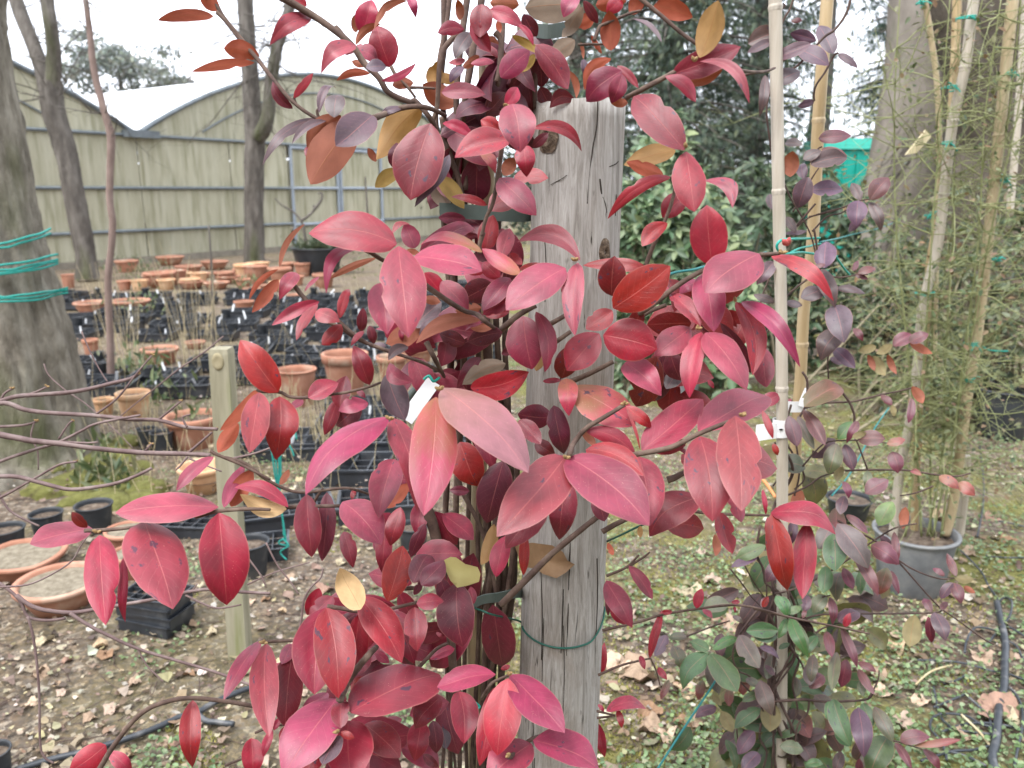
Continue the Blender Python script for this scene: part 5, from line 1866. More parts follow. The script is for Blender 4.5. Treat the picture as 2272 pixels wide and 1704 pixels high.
# ties on the post
M_TAPE = mat('grey_green_tie_tape', [(0.055, 0.075, 0.065), (0.085, 0.105, 0.095)], rough=.55, scale=12, bump=.15)
M_WIRE = mat('green_coated_wire', [(0.004, 0.075, 0.052), (0.008, 0.10, 0.07)], rough=.35, scale=20, bump=0, spec=.5)
M_TEAL = mat('turquoise_tie', [(0.005, 0.26, 0.2), (0.015, 0.34, 0.27)], rough=.45, scale=20, bump=0, spec=.5)
M_BLUEG = mat('blue_green_cord', [(0.01, 0.13, 0.13), (0.02, 0.18, 0.17)], rough=.5, scale=20, bump=0)
def band(name, label, pix, hpx, m, cat='tie', group=None):
    """a flat strap through pixel points (x, y, depth), hpx high"""
    top, bot = [], []
    V, F = [], []
    q = catmull([(P(x, y, d), 1) for x, y, d in pix], 5)
    for k, (p, _) in enumerate(q):
        h = hpx / FPX * (p - CAM).dot(FWD) / 2
        for dz, dy in ((h, 0), (-h, 0), (-h, .0022), (h, .0022)):
            V.append(p + Vector((0, dy, dz)))
    n = len(q)
    for k in range(n - 1):
        for j in range(4):
            F.append((k * 4 + j, k * 4 + (j + 1) % 4, k * 4 + 4 + (j + 1) % 4, k * 4 + 4 + j))
    o = q[0][0]
    ob = link(name, mesh(name, [v - o for v in V], F, False), m, None, o)
    return tag(ob, label, cat, group)
band('tie_tape', 'grey green tape strapping the stems to the post near its top', [(975, 466, .93), (1040, 470, .925), (1100, 474, .93), (1165, 476, .955), (1200, 470, 1.0)], 32, M_TAPE)
band('tie_tape', 'grey green tape looped round the stems above the wire', [(1050, 1340, .99), (1075, 1330, .985), (1105, 1326, .985), (1140, 1318, 1.01), (1160, 1316, 1.06)], 22, M_TAPE)
band('tie_tape', 'dark grey tape around the vine at the very top', [(1180, 66, .9), (1215, 70, .885), (1255, 64, .89)], 30, M_TAPE)
def wire(name, label, pts, rad, m, cat='wire', group=None, sides=6, sm=6):
    W = [(P(*q), rad) for q in pts]
    V, F = [], []
    o = W[0][0]
    tube_geo(V, F, catmull([(p - o, r) for p, r in W], sm), sides)
    return tag(link(name, mesh(name, V, F), m, None, o), label, cat, group)
wl = [(px('K', x, y)) for x, y in ((495, 478), (560, 500), (640, 530))]
pts = [(x, y, post_d(y) - .085) for x, y in wl] + []
W = [(P(*q), .0013) for q in pts]
for k in range(12):
    a = -1.45 + 2.9 * k / 11
    W.append((post_point(1368 + 18 * math.cos(a * .9) - 22 * (a > .7) * (a - .7) * 2, a, .0014), .0013))
V, F = [], []
o = W[0][0]
tube_geo(V, F, catmull([(p - o, r) for p, r in W], 5), 6)
tag(link('green_wire', mesh('green_wire', V, F), M_WIRE, None, o), 'green coated wire bound round the lower part of the post', 'wire')
wire('green_wire', 'short dark green wire leaving the post towards the right', [(1345, 1202, 1.05), (1380, 1186, 1.0), (1422, 1166, .95), (1475, 1148, .9)], .0014, M_WIRE)
wire('teal_cord', 'blue green cord slanting down to the ground right of the post', [(1590, 1505, 1.42), (1575, 1530, 1.40), (1520, 1612, 1.36), (1455, 1712, 1.31), (1380, 1830, 1.27)], .0019, M_BLUEG, 'cord')
wire('teal_cord', 'knotted teal cord on the bamboo stake below the leaves', [(1024, 1538, .97), (1032, 1552, .965), (1044, 1560, .96), (1052, 1572, .96), (1064, 1568, .97), (1050, 1556, .965), (1038, 1548, .97)], .0016, M_TEAL, 'cord')
wire('teal_cord', 'teal cord stretched behind the red leaves right of the post', [(1478, 612, .99), (1500, 604, 1.0), (1540, 598, 1.02), (1570, 590, 1.05), (1640, 578, 1.12), (1700, 560, 1.18)], .0018, M_BLUEG, 'cord')

# fallen leaves caught in the vine
def stray_leaf(name, label, pts2, depth, col, m, thick=.03, seed=0, ups=None):
    """an irregular leaf from an outline in pixels, curled in depth"""
    rr_ = random.Random(seed)
    cx = sum(p[0] for p in pts2) / len(pts2); cy = sum(p[1] for p in pts2) / len(pts2)
    o = P(cx, cy, depth)
    V, F = [Vector((0, 0, 0))], []
    n = len(pts2)
    rings = 4
    for k in range(1, rings + 1):
        s = k / rings
        for x, y in pts2:
            V.append(P(cx + (x - cx) * s, cy + (y - cy) * s, depth + thick * (s ** 2) * noise.noise(Vector(((x - cx) * .012, (y - cy) * .012, seed + 3)))) - o)
    for j in range(n):
        F.append((0, 1 + j, 1 + (j + 1) % n))
    for k in range(rings - 1):
        for j in range(n):
            F.append((1 + k * n + j, 1 + (k + 1) * n + j, 1 + (k + 1) * n + (j + 1) % n, 1 + k * n + (j + 1) % n))
    return tag(link(name, mesh(name, V, F), m, None, o), label, 'leaf')
def K_(*a):
    return [px('K', a[i], a[i + 1]) for i in range(0, len(a), 2)]
M_YEL = mat('yellowed_leaf', [(0.50, 0.44, 0.16), (0.60, 0.55, 0.25)], rough=.6, scale=20, bump=.3, bump_scale=60, dist=.001, spots=(26, .64, .7, (.2, .13, .04)))
M_DRY = mat('dry_brown_leaf', [(0.15, 0.085, 0.04), (0.25, 0.15, 0.08), (0.33, 0.22, 0.13)], rough=.7, scale=14, bump=.5, bump_scale=50, dist=.001)
stray_leaf('yellow_leaf', 'pale yellow fallen leaf caught between stake and dark leaves', K_(260, 140, 330, 105, 370, 108, 440, 158, 530, 180, 552, 230, 540, 288, 460, 315, 380, 332, 330, 280, 300, 215), vine_depth(70, 1265), None, M_YEL, .02, 1)
stray_leaf('dry_leaf', 'curled brown dry leaf resting against the post behind a twig', K_(805, 30, 860, 10, 930, 0, 1080, 20, 1160, 70, 1190, 130, 1245, 160, 1180, 220, 1110, 262, 1010, 230, 960, 190, 860, 180, 830, 100), vine_depth(86, 1235), None, M_DRY, .02, 4)

# white plant label stuck behind the big pale leaf
V, F = [], []
la = P(962, 846, .93); lb = P(900, 932, .91)
d = (lb - la).normalized()
sdv = d.cross(FWD).normalized() * .0085
for q in (la, lb):
    V += [q - sdv - la, q + sdv - la, q + sdv + FWD * .0015 - la, q - sdv + FWD * .0015 - la]
for j in range(4):
    F.append((j, (j + 1) % 4, 4 + (j + 1) % 4, 4 + j))
F += [(3, 2, 1, 0), (4, 5, 6, 7)]
M_LABEL = mat('white_label_plastic', [(0.74, 0.75, 0.76), (0.83, 0.83, 0.83)], rough=.4, scale=12, bump=0)
tag(link('plant_label', mesh('plant_label', V, F, False), M_LABEL, None, la), 'white plant label half hidden behind the big pale red leaf', 'label')
wire('teal_cord', 'bit of teal cord above the hidden white label', [(940, 842, .88), (952, 834, .88), (962, 846, .88), (975, 838, .89)], .0016, M_TEAL, 'cord')
wire('strap', 'olive grey strap slanting behind the upper stems', [(968, 815, .96), (935, 850, .96), (905, 885, .96), (885, 925, .96)], .005, M_TAPE, 'strap')
# ------------------------------------------------------------------ the second vine on its two canes
cane('bamboo_cane', 'greyish bamboo cane nearest the post with white label on it', [(1719, -60, 1.19), (1728, 460, 1.27), (1735, 850, 1.34), (1735, 1460, 1.46), (1733, 1720, 1.52)], .0098, M_BAMBOO_G, [14, 424, 862, 1260], group=None)
cane('bamboo_cane', 'yellow bamboo cane leaning just behind the greyish one', [(1840, -60, 1.31), (1817, 253, 1.36), (1802, 542, 1.41), (1784, 681, 1.44), (1777, 825, 1.47), (1768, 950, 1.5), (1752, 1300, 1.60)], .0104, M_BAMBOO_Y, [268, 764, 1010], group=None)
def right_depth(d, y):
    return (1.24 - (122 - d) / 100 * 0.8) * (1 + y / 1704 * .25)
v2b = P(1725, 1700, 1.5)
vine2 = thing('purple_green_vine', 'vine with purple and green leaves twining up two bamboo canes', 'vine', Vector((v2b.x, v2b.y, 0)))
VINE2 = """
C 1420 230 1192 325 140 x 119
C 1400 295 1185 405 62 u 117
C 1655 320 1370 445 90 u 115 f=26
N 385 250 225 205 75 x 121
N 265 300 460 400 110 u 120
N 490 330 400 155 105 u 122
N 128 505 290 430 92 u 117
N 72 460 50 685 58 u 115
N 520 330 642 412 48 u 122
N 372 620 270 655 48 x 122
N 230 130 300 120 50 z 121
N 398 850 600 832 82 z 120
N 300 890 188 872 70 u 119
N 412 920 305 985 125 u 117
N 350 1010 580 955 105 u 117 f=28
N 415 915 575 960 45 z 119
N 225 1085 235 925 98 o 116
N 305 1095 295 990 95 u 120
N 335 1085 275 1275 112 x 115
N 350 1165 552 1160 92 u 119 f=26
N 655 1230 600 1125 62 u 123
N 640 1230 632 1378 132 u 119
N 660 1330 585 1425 95 x 122
N 712 1240 790 1400 68 u 120
N 715 1225 830 1085 105 z 120
N 100 1190 110 1290 95 u 124
N 200 1330 260 1425 55 u 120
N 195 1432 330 1420 28 u 121
Q 435 262 448 105 128 u 113
Q 130 222 22 350 85 u 116
Q 370 262 442 240 75 z 112
Q 415 268 500 465 105 u 118
Q 435 392 288 450 88 u 117
Q 195 470 300 495 72 u 119
Q 0 425 130 470 48 u 119
Q 508 385 690 412 44 u 120
Q 495 490 552 712 155 u 114 f=22
Q 530 640 408 795 130 u 116
Q 498 758 625 882 82 u 118
Q 540 855 468 808 48 u 119
Q 612 632 672 702 42 z 119
Q 310 1112 562 968 130 f 112 k=35
Q 305 1130 438 1352 82 z 114
Q 272 1170 372 1372 62 w 117
Q 215 1170 268 1358 92 x 112
Q 605 1205 518 1312 82 g 116
Q 640 1200 572 1322 52 z 115
Q 638 1312 808 1310 100 z 113
Q 605 1300 692 1272 58 e 113
Q 818 1342 932 1310 92 a 113
Q 852 1388 890 1514 92 z 113
Q 512 1338 468 1512 115 w 114
Q 560 1342 612 1502 80 x 116
Q 700 1505 690 1612 100 l 115
Q 548 1480 500 1572 60 e 117
Q 685 1645 828 1568 105 z 108
Q 552 1570 590 1662 50 z 113
Q 1030 1535 958 1498 62 a 114
Q 1138 1538 1262 1612 60 a 113
Q 1258 1578 1362 1652 70 a 112
Q 120 1340 150 1412 62 b 110
Q 782 1042 852 1102 60 z 116
Q 852 1102 862 1172 50 e 117
Q 972 988 1042 1092 60 o 118
Q 972 1062 950 1212 48 z 117
Q 858 742 968 668 90 z 116
Q 955 718 1070 658 72 z 115
Q 958 722 1085 792 48 o 116
Q 852 730 758 792 92 e 118
Q 752 742 640 772 60 e 119
Q 732 800 802 925 72 e 120
Q 822 792 872 912 40 o 119
Q 702 792 742 892 40 o 120
Q 640 292 752 262 50 z 118
Q 612 282 640 215 40 z 119
Q 620 300 702 332 30 z 119
S 560 -10 530 105 80 u 114
S 480 160 395 312 112 w 113
S 490 222 502 465 142 g 111 f=24
S 515 160 712 425 150 w 110
S 568 105 702 228 50 z 112
S 608 335 768 592 70 z 110
S 722 290 882 388 112 z 110
S 852 25 765 172 112 l 113
S 440 420 428 592 90 g 114
S 530 460 500 605 100 w 115
S 550 430 612 562 60 z 113
S 662 450 655 594 58 g 114
S 820 430 772 592 105 f 113
S 820 520 790 622 60 e 116
S 862 210 882 402 48 z 115
S 842 448 892 592 40 z 115
S 932 58 918 192 60 o 116
S 780 230 850 312 90 x 117
S 990 718 960 922 112 e 110
S 1072 730 1092 892 55 d 110
S 1110 705 1185 862 90 u 109
S 1092 702 1040 612 48 z 112
S 1150 690 1190 640 40 z 112
S 1242 482 1188 348 48 z 112
S 1172 480 1098 432 38 z 112
S 1232 492 1352 500 100 e 112
S 1228 522 1272 642 72 z 110
S 1222 522 1148 622 92 x 110
S 1290 545 1360 585 50 o 113
S 520 762 652 690 92 u 111
S 558 792 592 708 45 b 108
S 300 742 320 682 28 z 110
S 48 672 92 608 45 z 110
S 442 600 368 702 90 l 114
S 470 610 492 762 52 z 113
S 330 598 310 702 62 u 113
S 138 602 212 722 60 g 112
S 0 852 150 840 92 g 113
S 230 742 322 942 78 g 110
S 392 850 298 965 68 g 114
S 450 820 480 985 60 z 112
S 370 962 350 1122 72 w 112
S 345 1172 432 1080 92 z 110
S 512 948 478 1192 70 w 111
S 570 992 538 1162 82 d 113
S 540 802 642 1032 55 z 112
S 640 1012 752 1062 105 z 113
S 642 1052 742 1212 50 z 112
S 662 1112 672 1222 58 l 112
S 488 1235 592 1515 112 g 108 f=20
S 642 1288 682 1562 125 u 107 f=10
S 520 1400 590 1530 100 g 112
S 462 1250 458 1372 52 g 111
S 822 1468 715 1690 172 g 107
S 742 1282 855 1492 85 w 109
S 672 1260 732 1402 72 g 111
S 898 1490 1082 1465 88 z 109
S 988 1522 1272 1480 46 a 108
S 1038 1542 1152 1662 50 z 110
S 868 1502 972 1662 48 z 110
S 540 1560 500 1690 70 x 112
S 650 1600 640 1700 70 d 112
S 320 1640 430 1620 90 g 112
S 360 1700 320 1600 70 g 113
L 895 815 692 1025 155 g 112 k=35 f=10
L 915 815 1112 1112 165 g 111 k=35 f=10
L 905 790 770 718 82 g 113
L 935 788 1132 688 70 g 112
L 900 880 982 1112 90 w 116
L 1128 680 1282 935 135 w 111
L 1180 652 1412 648 112 g 113 k=10
L 1080 540 1158 585 80 w 114
L 868 482 1060 448 112 l 116
L 1322 20 1098 120 100 l 115
L 1262 110 1068 172 58 u 114
L 1420 150 1330 282 110 x 113
L 742 690 608 690 100 w 114
L 640 760 702 912 100 w 115
L 592 680 508 842 88 u 117
L 860 1012 820 1155 90 f 116
L 1060 1062 1052 1205 90 f 115
L 962 1210 808 1262 80 u 116
L 1000 1240 1080 1392 90 e 116
L 1282 1220 1092 1352 105 g 112
L 1272 1110 1150 1170 95 g 114
L 1272 1548 1150 1680 112 u 110
L 1240 1390 1120 1560 115 x 112
L 612 1010 548 1152 52 f 115
L 1280 765 1420 830 50 u 112
L 1502 742 1418 780 80 g 114
L 1400 400 1500 520 90 g 114
L 1480 560 1420 700 68 g 112
L 1500 540 1640 780 90 g 112
L 1480 520 1590 470 55 l 114
L 1640 880 1650 1060 90 w 112
L 1320 900 1390 980 80 x 115
L 1180 1000 1290 1080 90 w 116
L 1030 1450 1110 1659 70 g 114
L 930 1120 1000 1200 80 e 117
"""
n2 = parse_leaves(vine2, VINE2, right_depth, 6000)
rr = random.Random(404)
for i in range(max(0, min(50, 296 - n2))):     # the thick lower part and a thinner middle
    if i % 4:
        y = rr.uniform(1230, 1700)
        x = rr.gauss(1735, 90 if y > 1300 else 50)
        kind = rr.choice('ggwwlfxewg')
    else:
        y = rr.uniform(850, 1250)
        x = rr.gauss(1760, 70)
        kind = rr.choice('xmwuofwe')
    if x < 1600 or x > 1930:
        continue
    an = rr.uniform(-.3, 3.5)
    l = rr.uniform(38, 78)
    add_leaf(vine2, x, y, x + l * math.cos(an), y + l * math.sin(an), l * rr.uniform(.42, .6), kind, right_depth(rr.uniform(114, 132), y), {}, 9000 + i, (8, 4))
SPOTS2 = [(1735, 1330, 60, 60, 124), (1720, 1480, 75, 70, 124), (1760, 1600, 80, 60, 122), (1700, 1640, 60, 50, 120), (1830, 1350, 50, 50, 122)]
inner_leaves(vine2, dict(n=34, where=SPOTS2), (.05, .085, .03), (.16, .17, .07), 1300, True, right_depth, (60, 105))
inner_leaves(vine2, dict(n=28, where=SPOTS2), (.085, .05, .05), (.18, .13, .08), 1500, True, right_depth, (55, 100))
inner_leaves(vine2, dict(n=26, where=SPOTS2 + [(1790, 1080, 50, 80, 122)]), (.13, .125, .045), (.2, .17, .08), 1700, True, right_depth, (55, 100))
M_DSTEM = mat('dark_vine_stem', [(0.035, 0.022, 0.02), (0.075, 0.045, 0.038), (0.12, 0.08, 0.062)], rough=.8, scale=40, bump=.5, bump_scale=140, dist=.001)
STEMS2 = """
N 2.2 120 600,-30 570,80 500,180 430,230 340,330 260,410 200,430 165,410 180,360
N 1.8 121 250,-20 220,60 190,110 160,180 130,270 125,370 120,430
N 2.0 121 -60,460 0,450 80,435 130,410 200,360
N 1.6 122 110,150 130,100 190,40 180,20
N 2.0 122 520,325 490,345 440,440 385,520 370,580 375,620
N 1.8 121 120,520 90,600 80,700 100,860 115,950 150,1030 190,1130 230,1220 290,1320 350,1440 385,1570 400,1600
N 1.8 121 380,1250 260,1390 350,1330 560,1270
N 1.6 121 360,1420 450,1330 530,1310 600,1270
N 1.6 121 350,1000 390,920 420,900
N 1.6 121 240,1300 300,1200 360,1090 400,1030
N 1.5 121 340,1330 500,1290 640,1235 720,1220
Q 1.9 120 370,20 385,110 400,230 420,300 480,390 495,480 480,600 470,740 455,830 460,940
Q 1.8 120 130,240 90,340 50,440 45,480
Q 1.8 118 330,330 240,400 180,470 140,560 80,660 50,710
Q 2.4 118 540,1020 590,1090 620,1180 600,1260
Q 1.6 119 420,300 520,320 600,310 700,300
Q 2.2 120 300,900 330,960 320,1100 280,1180 250,1260 270,1400 280,1530 250,1659
Q 2.2 121 230,1100 210,1180 190,1300 240,1400 290,1480 310,1560 250,1620
Q 2.0 120 320,1120 430,1090 560,1085 640,1075 780,1040 900,1015 1000,990
Q 1.6 118 300,1480 430,1340 560,1320 650,1320 820,1335
Q 2.0 119 560,1505 700,1500 850,1500 960,1505 1120,1530 1240,1540 1330,1520
Q 1.8 118 200,1659 330,1600 420,1540 560,1500
Q 1.8 119 130,1330 160,1450 150,1560 175,1659
Q 2.0 120 160,1380 200,1440 170,1520 120,1600
Q 1.6 119 700,1500 640,1340 620,1310
Q 1.6 119 1100,1600 1000,1640 900,1659
S 1.9 115 130,590 250,560 420,480 580,380 700,290 860,190 1000,160
S 2.0 114 515,140 620,200 700,240 780,290 880,385 1000,520 1080,610 1150,680 1250,750 1400,860 1470,900
S 1.7 114 870,370 960,430 1060,475 1160,500 1230,492
S 1.9 113 310,745 400,720 520,715 700,712 880,712 1100,708 1160,690
S 2.2 116 40,170 20,340 60,440 70,520 120,580 140,800 130,1000 100,1150 130,1300 110,1659
S 2.4 116 130,560 200,640 220,800 250,960 200,1040 140,1100 110,1180
S 2.4 115 210,560 220,700 215,880 250,950 300,1030 330,1140
S 2.2 116 240,940 150,1120 90,1230 130,1320 120,1500 140,1659
S 2.6 115 130,1250 300,1240 420,1250 560,1250 700,1235 740,1180
S 2.2 116 280,1000 240,1150 270,1300 230,1420 240,1659
S 2.2 115 340,1250 330,1320 270,1400 250,1560 240,1659
S 1.8 114 680,1470 850,1490 960,1520 1080,1560
S 1.8 114 700,1240 760,1130 770,1060
S 1.8 113 380,830 450,790 560,760
S 1.6 113 420,610 470,600
S 1.6 114 510,1000 560,970 650,1000
L 1.9 118 1270,-20 1260,110 1290,160 1310,240 1330,320 1330,400
L 1.7 118 1060,190 1140,290 1220,400 1290,470
L 1.6 118 1170,170 1240,300 1330,420
L 2.0 116 1270,490 1190,590 1120,700 1080,830 1120,940 1200,980 1310,1070
L 2.4 116 1330,500 1390,620 1390,760 1380,900 1400,1100 1380,1300 1390,1659
L 2.4 115 1480,520 1500,640 1500,760 1540,840 1480,950 1390,1080 1370,1180
L 1.8 117 740,690 820,660 920,620 1060,575
L 2.2 116 1400,1165 1500,1165 1590,1150 1659,1160
L 1.8 117 1100,980 1180,1070 1260,1150 1310,1250 1370,1400
L 1.6 117 1110,1370 1120,1500 1115,1659
L 2.4 116 1290,1330 1280,1440 1330,1540 1310,1659
"""
stems_from(vine2, STEMS2, right_depth, M_DSTEM, 6, .08)
# twining turns round the grey cane near the ground
for k, (a0, y0, y1, rad, tw) in enumerate(((0, 1180, 1700, .017, 2.2), (2.2, 1230, 1720, .02, 1.7), (4.2, 1260, 1710, .024, 1.3), (1.1, 1300, 1720, .03, .9), (3.0, 930, 1260, .018, 1.4))):
    pts = []
    for i in range(22):
        t = i / 21
        y = y0 + (y1 - y0) * t
        a = a0 + tw * 2 * math.pi * t
        c = P(1735, y, 1.24 * (1 + y / 1704 * .25) - .03)
        pts.append((c + Vector((math.cos(a) * rad, math.sin(a) * rad, 0)), .0028))
    tube('stem', pts, M_DSTEM, vine2, 6, 3, .1)

# labels and ties on these canes
def cane_c(y):
    """centre of the grey cane at a row"""
    pts = [(1719, -60, 1.19), (1728, 460, 1.27), (1735, 850, 1.34), (1735, 1460, 1.46)]
    for a, b in zip(pts, pts[1:]):
        if y <= b[1]:
            t = (y - a[1]) / (b[1] - a[1])
            return P(a[0] + (b[0] - a[0]) * t, y, a[2] + (b[2] - a[2]) * t)
    return P(*pts[-1])
c = cane_c(948)
hh = 20 / FPX * 1.36
root = thing('plant_label', 'white loop label wrapped round the greyish cane with its tail sticking left', 'label', c)
V, F = [], []
seg = 20
for rad in (.0125, .0131):
    for s in (-1, 1):
        for k in range(seg):
            a = 2 * math.pi * k / seg
            V.append(Vector((math.sin(a) * rad * 1.25, -math.cos(a) * rad, s * hh + .0012 * math.sin(a))))
for k in range(seg):
    k2 = (k + 1) % seg
    F += [(2 * seg + k, 2 * seg + k2, 3 * seg + k2, 3 * seg + k), (k2, k, seg + k, seg + k2), (seg + k, seg + k2, 3 * seg + k2, 3 * seg + k), (k2, k, 2 * seg + k, 2 * seg + k2)]
# keep indices: ring order is inner bottom, inner top, outer bottom, outer top
F2 = []
for k in range(seg):
    k2 = (k + 1) % seg
    ib, it_, ob, ot = k, seg + k, 2 * seg + k, 3 * seg + k
    ib2, it2, ob2, ot2 = k2, seg + k2, 2 * seg + k2, 3 * seg + k2
    F2 += [(ob, ob2, ot2, ot), (ib2, ib, it_, it2), (it_, ot, ot2, it2), (ib, ib2, ob2, ob)]
link('loop', mesh('loop', V, F2, False), M_LABEL, root)
V, F = [], []
n = 8
for i in range(n + 1):
    t = i / n
    x = -.012 - .036 * t
    y = -.012 - .004 * math.sin(t * 3)
    z = -.003 - .006 * t + .003 * math.sin(t * 2.5)
    h = hh * (.86 + .1 * t)
    V += [Vector((x, y, z - h)), Vector((x, y, z + h)), Vector((x, y + .0008, z + h)), Vector((x, y + .0008, z - h))]
for i in range(n):
    for j in range(4):
        F.append((i * 4 + j, i * 4 + (j + 1) % 4, i * 4 + 4 + (j + 1) % 4, i * 4 + 4 + j))
F += [(0, 1, 2, 3), (n * 4 + 3, n * 4 + 2, n * 4 + 1, n * 4)]
link('tail', mesh('tail', V, F, False), M_LABEL, root)
V, F = [], []
lathe_geo(V, F, [(.0, -.0005), (.0035, -.0005), (.0035, .0005), (0, .0005)], 12)
me = mesh('slot', [Vector((v.x, v.z, v.y * .45)) for v in V], F, False)
link('slot', me, mat('slot_dark', [(.02, .02, .02), (.05, .05, .05)], rough=.8), root, Vector((-.006, -.0138, 0)))
c2 = P(1768, 890, 1.455)
root = thing('plant_label', 'second white label, folded round the yellow cane behind', 'label', c2)
for nm, a, w, h, dx, dz, rz in (('loop', 0, .033, .02, -.004, -.006, .05), ('tail', .5, .022, .034, .011, .01, -.32)):
    V, F = [], []
    nn = 8
    for i in range(nn + 1):
        t = i / nn - .5
        y = -.014 - .005 * math.cos(t * 3)
        for s, yy in ((-1, 0), (1, 0), (1, .0008), (-1, .0008)):
            vx, vz = t * w, s * h / 2
            V.append(Vector((dx + vx * math.cos(rz) - vz * math.sin(rz), y + yy - (.004 if nm == 'tail' else 0), dz + vx * math.sin(rz) + vz * math.cos(rz))))
    for i in range(nn):
        for j in range(4):
            F.append((i * 4 + j, i * 4 + (j + 1) % 4, i * 4 + 4 + (j + 1) % 4, i * 4 + 4 + j))
    F += [(0, 1, 2, 3), (nn * 4 + 3, nn * 4 + 2, nn * 4 + 1, nn * 4)]
    link(nm, mesh(nm, V, F, False), M_LABEL, root)
q = lambda *a: [(*px('Q', a[i], a[i + 1]), a[i + 2]) for i in range(0, len(a), 3)]
wire('turquoise_tie', 'bright turquoise wire hooked round both canes above the big round leaf', q(408, 78, 1.36, 300, 82, 1.34, 200, 86, 1.24, 160, 98, 1.225, 143, 125, 1.225, 152, 155, 1.23, 185, 175, 1.235, 230, 172, 1.25, 300, 166, 1.34, 378, 176, 1.37), .0021, M_TEAL, 'tie', sides=8)
wire('turquoise_tie', 'shorter turquoise wire end crossing the yellow cane', q(212, 178, 1.24, 260, 150, 1.3, 300, 136, 1.34, 345, 128, 1.37, 380, 116, 1.39, 412, 114, 1.4), .0019, M_TEAL, 'tie', sides=8)
wire('turquoise_tie', 'straight turquoise wire slanting down from the purple leaves', q(500, 185, 1.4, 530, 230, 1.42, 560, 270, 1.44, 590, 305, 1.46), .0021, M_TEAL, 'tie', sides=8)
wire('teal_cord', 'thin teal guy cord running from the canes towards the stout trunk', q(408, 104, 1.4, 520, 80, 1.9, 600, 58, 2.4, 680, 40, 2.9, 780, 14, 3.6, 900, -30, 4.6), .0022, M_BLUEG, 'cord')
wire('teal_cord', 'teal cord lying behind the purple vine near its foot', q(830, 1120, 2.2, 740, 1250, 2.1, 600, 1510, 1.9, 480, 1659, 1.8), .002, M_BLUEG, 'cord')

# ------------------------------------------------------------------ the potted shrub with its canes on the right
M_BLACKP = mat('black_plastic', [(0.018, 0.02, 0.023), (0.045, 0.05, 0.056)], rough=.5, scale=9, bump=.1, spots=(12, .55, .75, (.12, .11, .10)), spec=.4)
M_GREYP = mat('dusty_black_plastic', [(0.10, 0.105, 0.11), (0.17, 0.175, 0.18), (0.24, 0.24, 0.235)], rough=.65, scale=9, bump=.2, spots=(14, .55, .7, (.25, .24, .22)))
M_SOIL = mat('potting_soil', [(0.05, 0.035, 0.025), (0.13, 0.095, 0.07), (0.25, 0.2, 0.15)], rough=1, scale=40, bump=1, bump_scale=90, dist=.01)
M_SOILG = mat('pale_gritty_soil', [(0.14, 0.115, 0.08), (0.23, 0.195, 0.14), (0.31, 0.27, 0.2)], rough=1, scale=40, bump=1, bump_scale=90, dist=.01)
M_TERRA = mat('terracotta', [(0.29, 0.13, 0.08), (0.385, 0.18, 0.115), (0.46, 0.25, 0.17)], rough=.8, scale=7, bump=.15, spots=(6, .58, .76, (.48, .38, .29)), objvar=.12)
M_TERRAL = mat('pale_terracotta', [(0.46, 0.24, 0.12), (0.58, 0.34, 0.19), (0.64, 0.44, 0.28)], rough=.8, scale=7, bump=.15, spots=(6, .6, .78, (.55, .46, .36)), objvar=.1)

PROTO = {}
def pot(name, label, loc, r, h, style, m, soil=M_SOIL, group=None, tilt=0, fill=.82, cat='pot'):
    """style: deep, rim, bowl, square"""
    key = (name, style, m.name, round(h / r, 1), soil.name if soil else '', fill)
    if key in PROTO:
        c = copy_tree(PROTO[key], loc, rnd.uniform(0, 6), None, label, group)
        if not group and 'group' in c:
            del c['group']
        k = r / PROTO[key]['r0']
        c.scale = (k, k, h / PROTO[key]['h0'])
        c.rotation_euler.x = tilt
        return c
    root = thing(name, label, cat, loc, group)
    t = .07 * r
    sq = .75 if style == 'square' else 0
    seg = 32
    if style == 'bowl':
        body = [(.45 * r, 0), (.62 * r, .03 * h), (.86 * r, .62 * h), (.9 * r, .8 * h)]
        rim = [(.9 * r, .8 * h), (1.0 * r, .82 * h), (1.02 * r, .97 * h), (.99 * r, h), (.9 * r, h), (.86 * r, .95 * h), (.84 * r, .7 * h), (.5 * r, .12 * h)]
    elif style in ('rim', 'square'):
        body = [(.0, 0.002), (.68 * r, 0), (.7 * r, .02 * h), (.9 * r, .78 * h)]
        rim = [(.9 * r, .78 * h), (.99 * r, .79 * h), (1.01 * r, .98 * h), (.98 * r, h), (.89 * r, h), (.86 * r, .9 * h), (.8 * r, .55 * h), (.6 * r, .1 * h)]
    else:
        body = [(.0, 0.002), (.74 * r, 0), (.76 * r, .02 * h), (.95 * r, .95 * h)]
        rim = [(.95 * r, .95 * h), (1.02 * r, .955 * h), (1.025 * r, .99 * h), (1.0 * r, h), (.93 * r, h), (.91 * r, .9 * h), (.8 * r, .3 * h)]
    V, F = [], []
    lathe_geo(V, F, body, seg, sq=sq * .35)
    link('body', mesh('body', V, F), m, root)
    V, F = [], []
    lathe_geo(V, F, rim, seg, sq=sq * .35)
    link('rim', mesh('rim', V, F), m, root)
    if soil:
        V, F = [], []
        n = 5
        for i in range(n + 1):
            s = i / n
            for k in range(20):
                a = 2 * math.pi * k / 20
                rr_ = .89 * r * s
                V.append(Vector((rr_ * math.cos(a), rr_ * math.sin(a), h * fill + .03 * r * noise.noise(Vector((rr_ * math.cos(a) * 5 / r, rr_ * math.sin(a) * 5 / r, r * 9))))))
        F = [(i * 20 + k, i * 20 + (k + 1) % 20, (i + 1) * 20 + (k + 1) % 20, (i + 1) * 20 + k) for i in range(n) for k in range(20)]
        link('soil', mesh('soil', V, F), soil, root)
    root['r0'] = r
    root['h0'] = h
    root.rotation_euler.x = tilt
    PROTO[key] = root
    return root

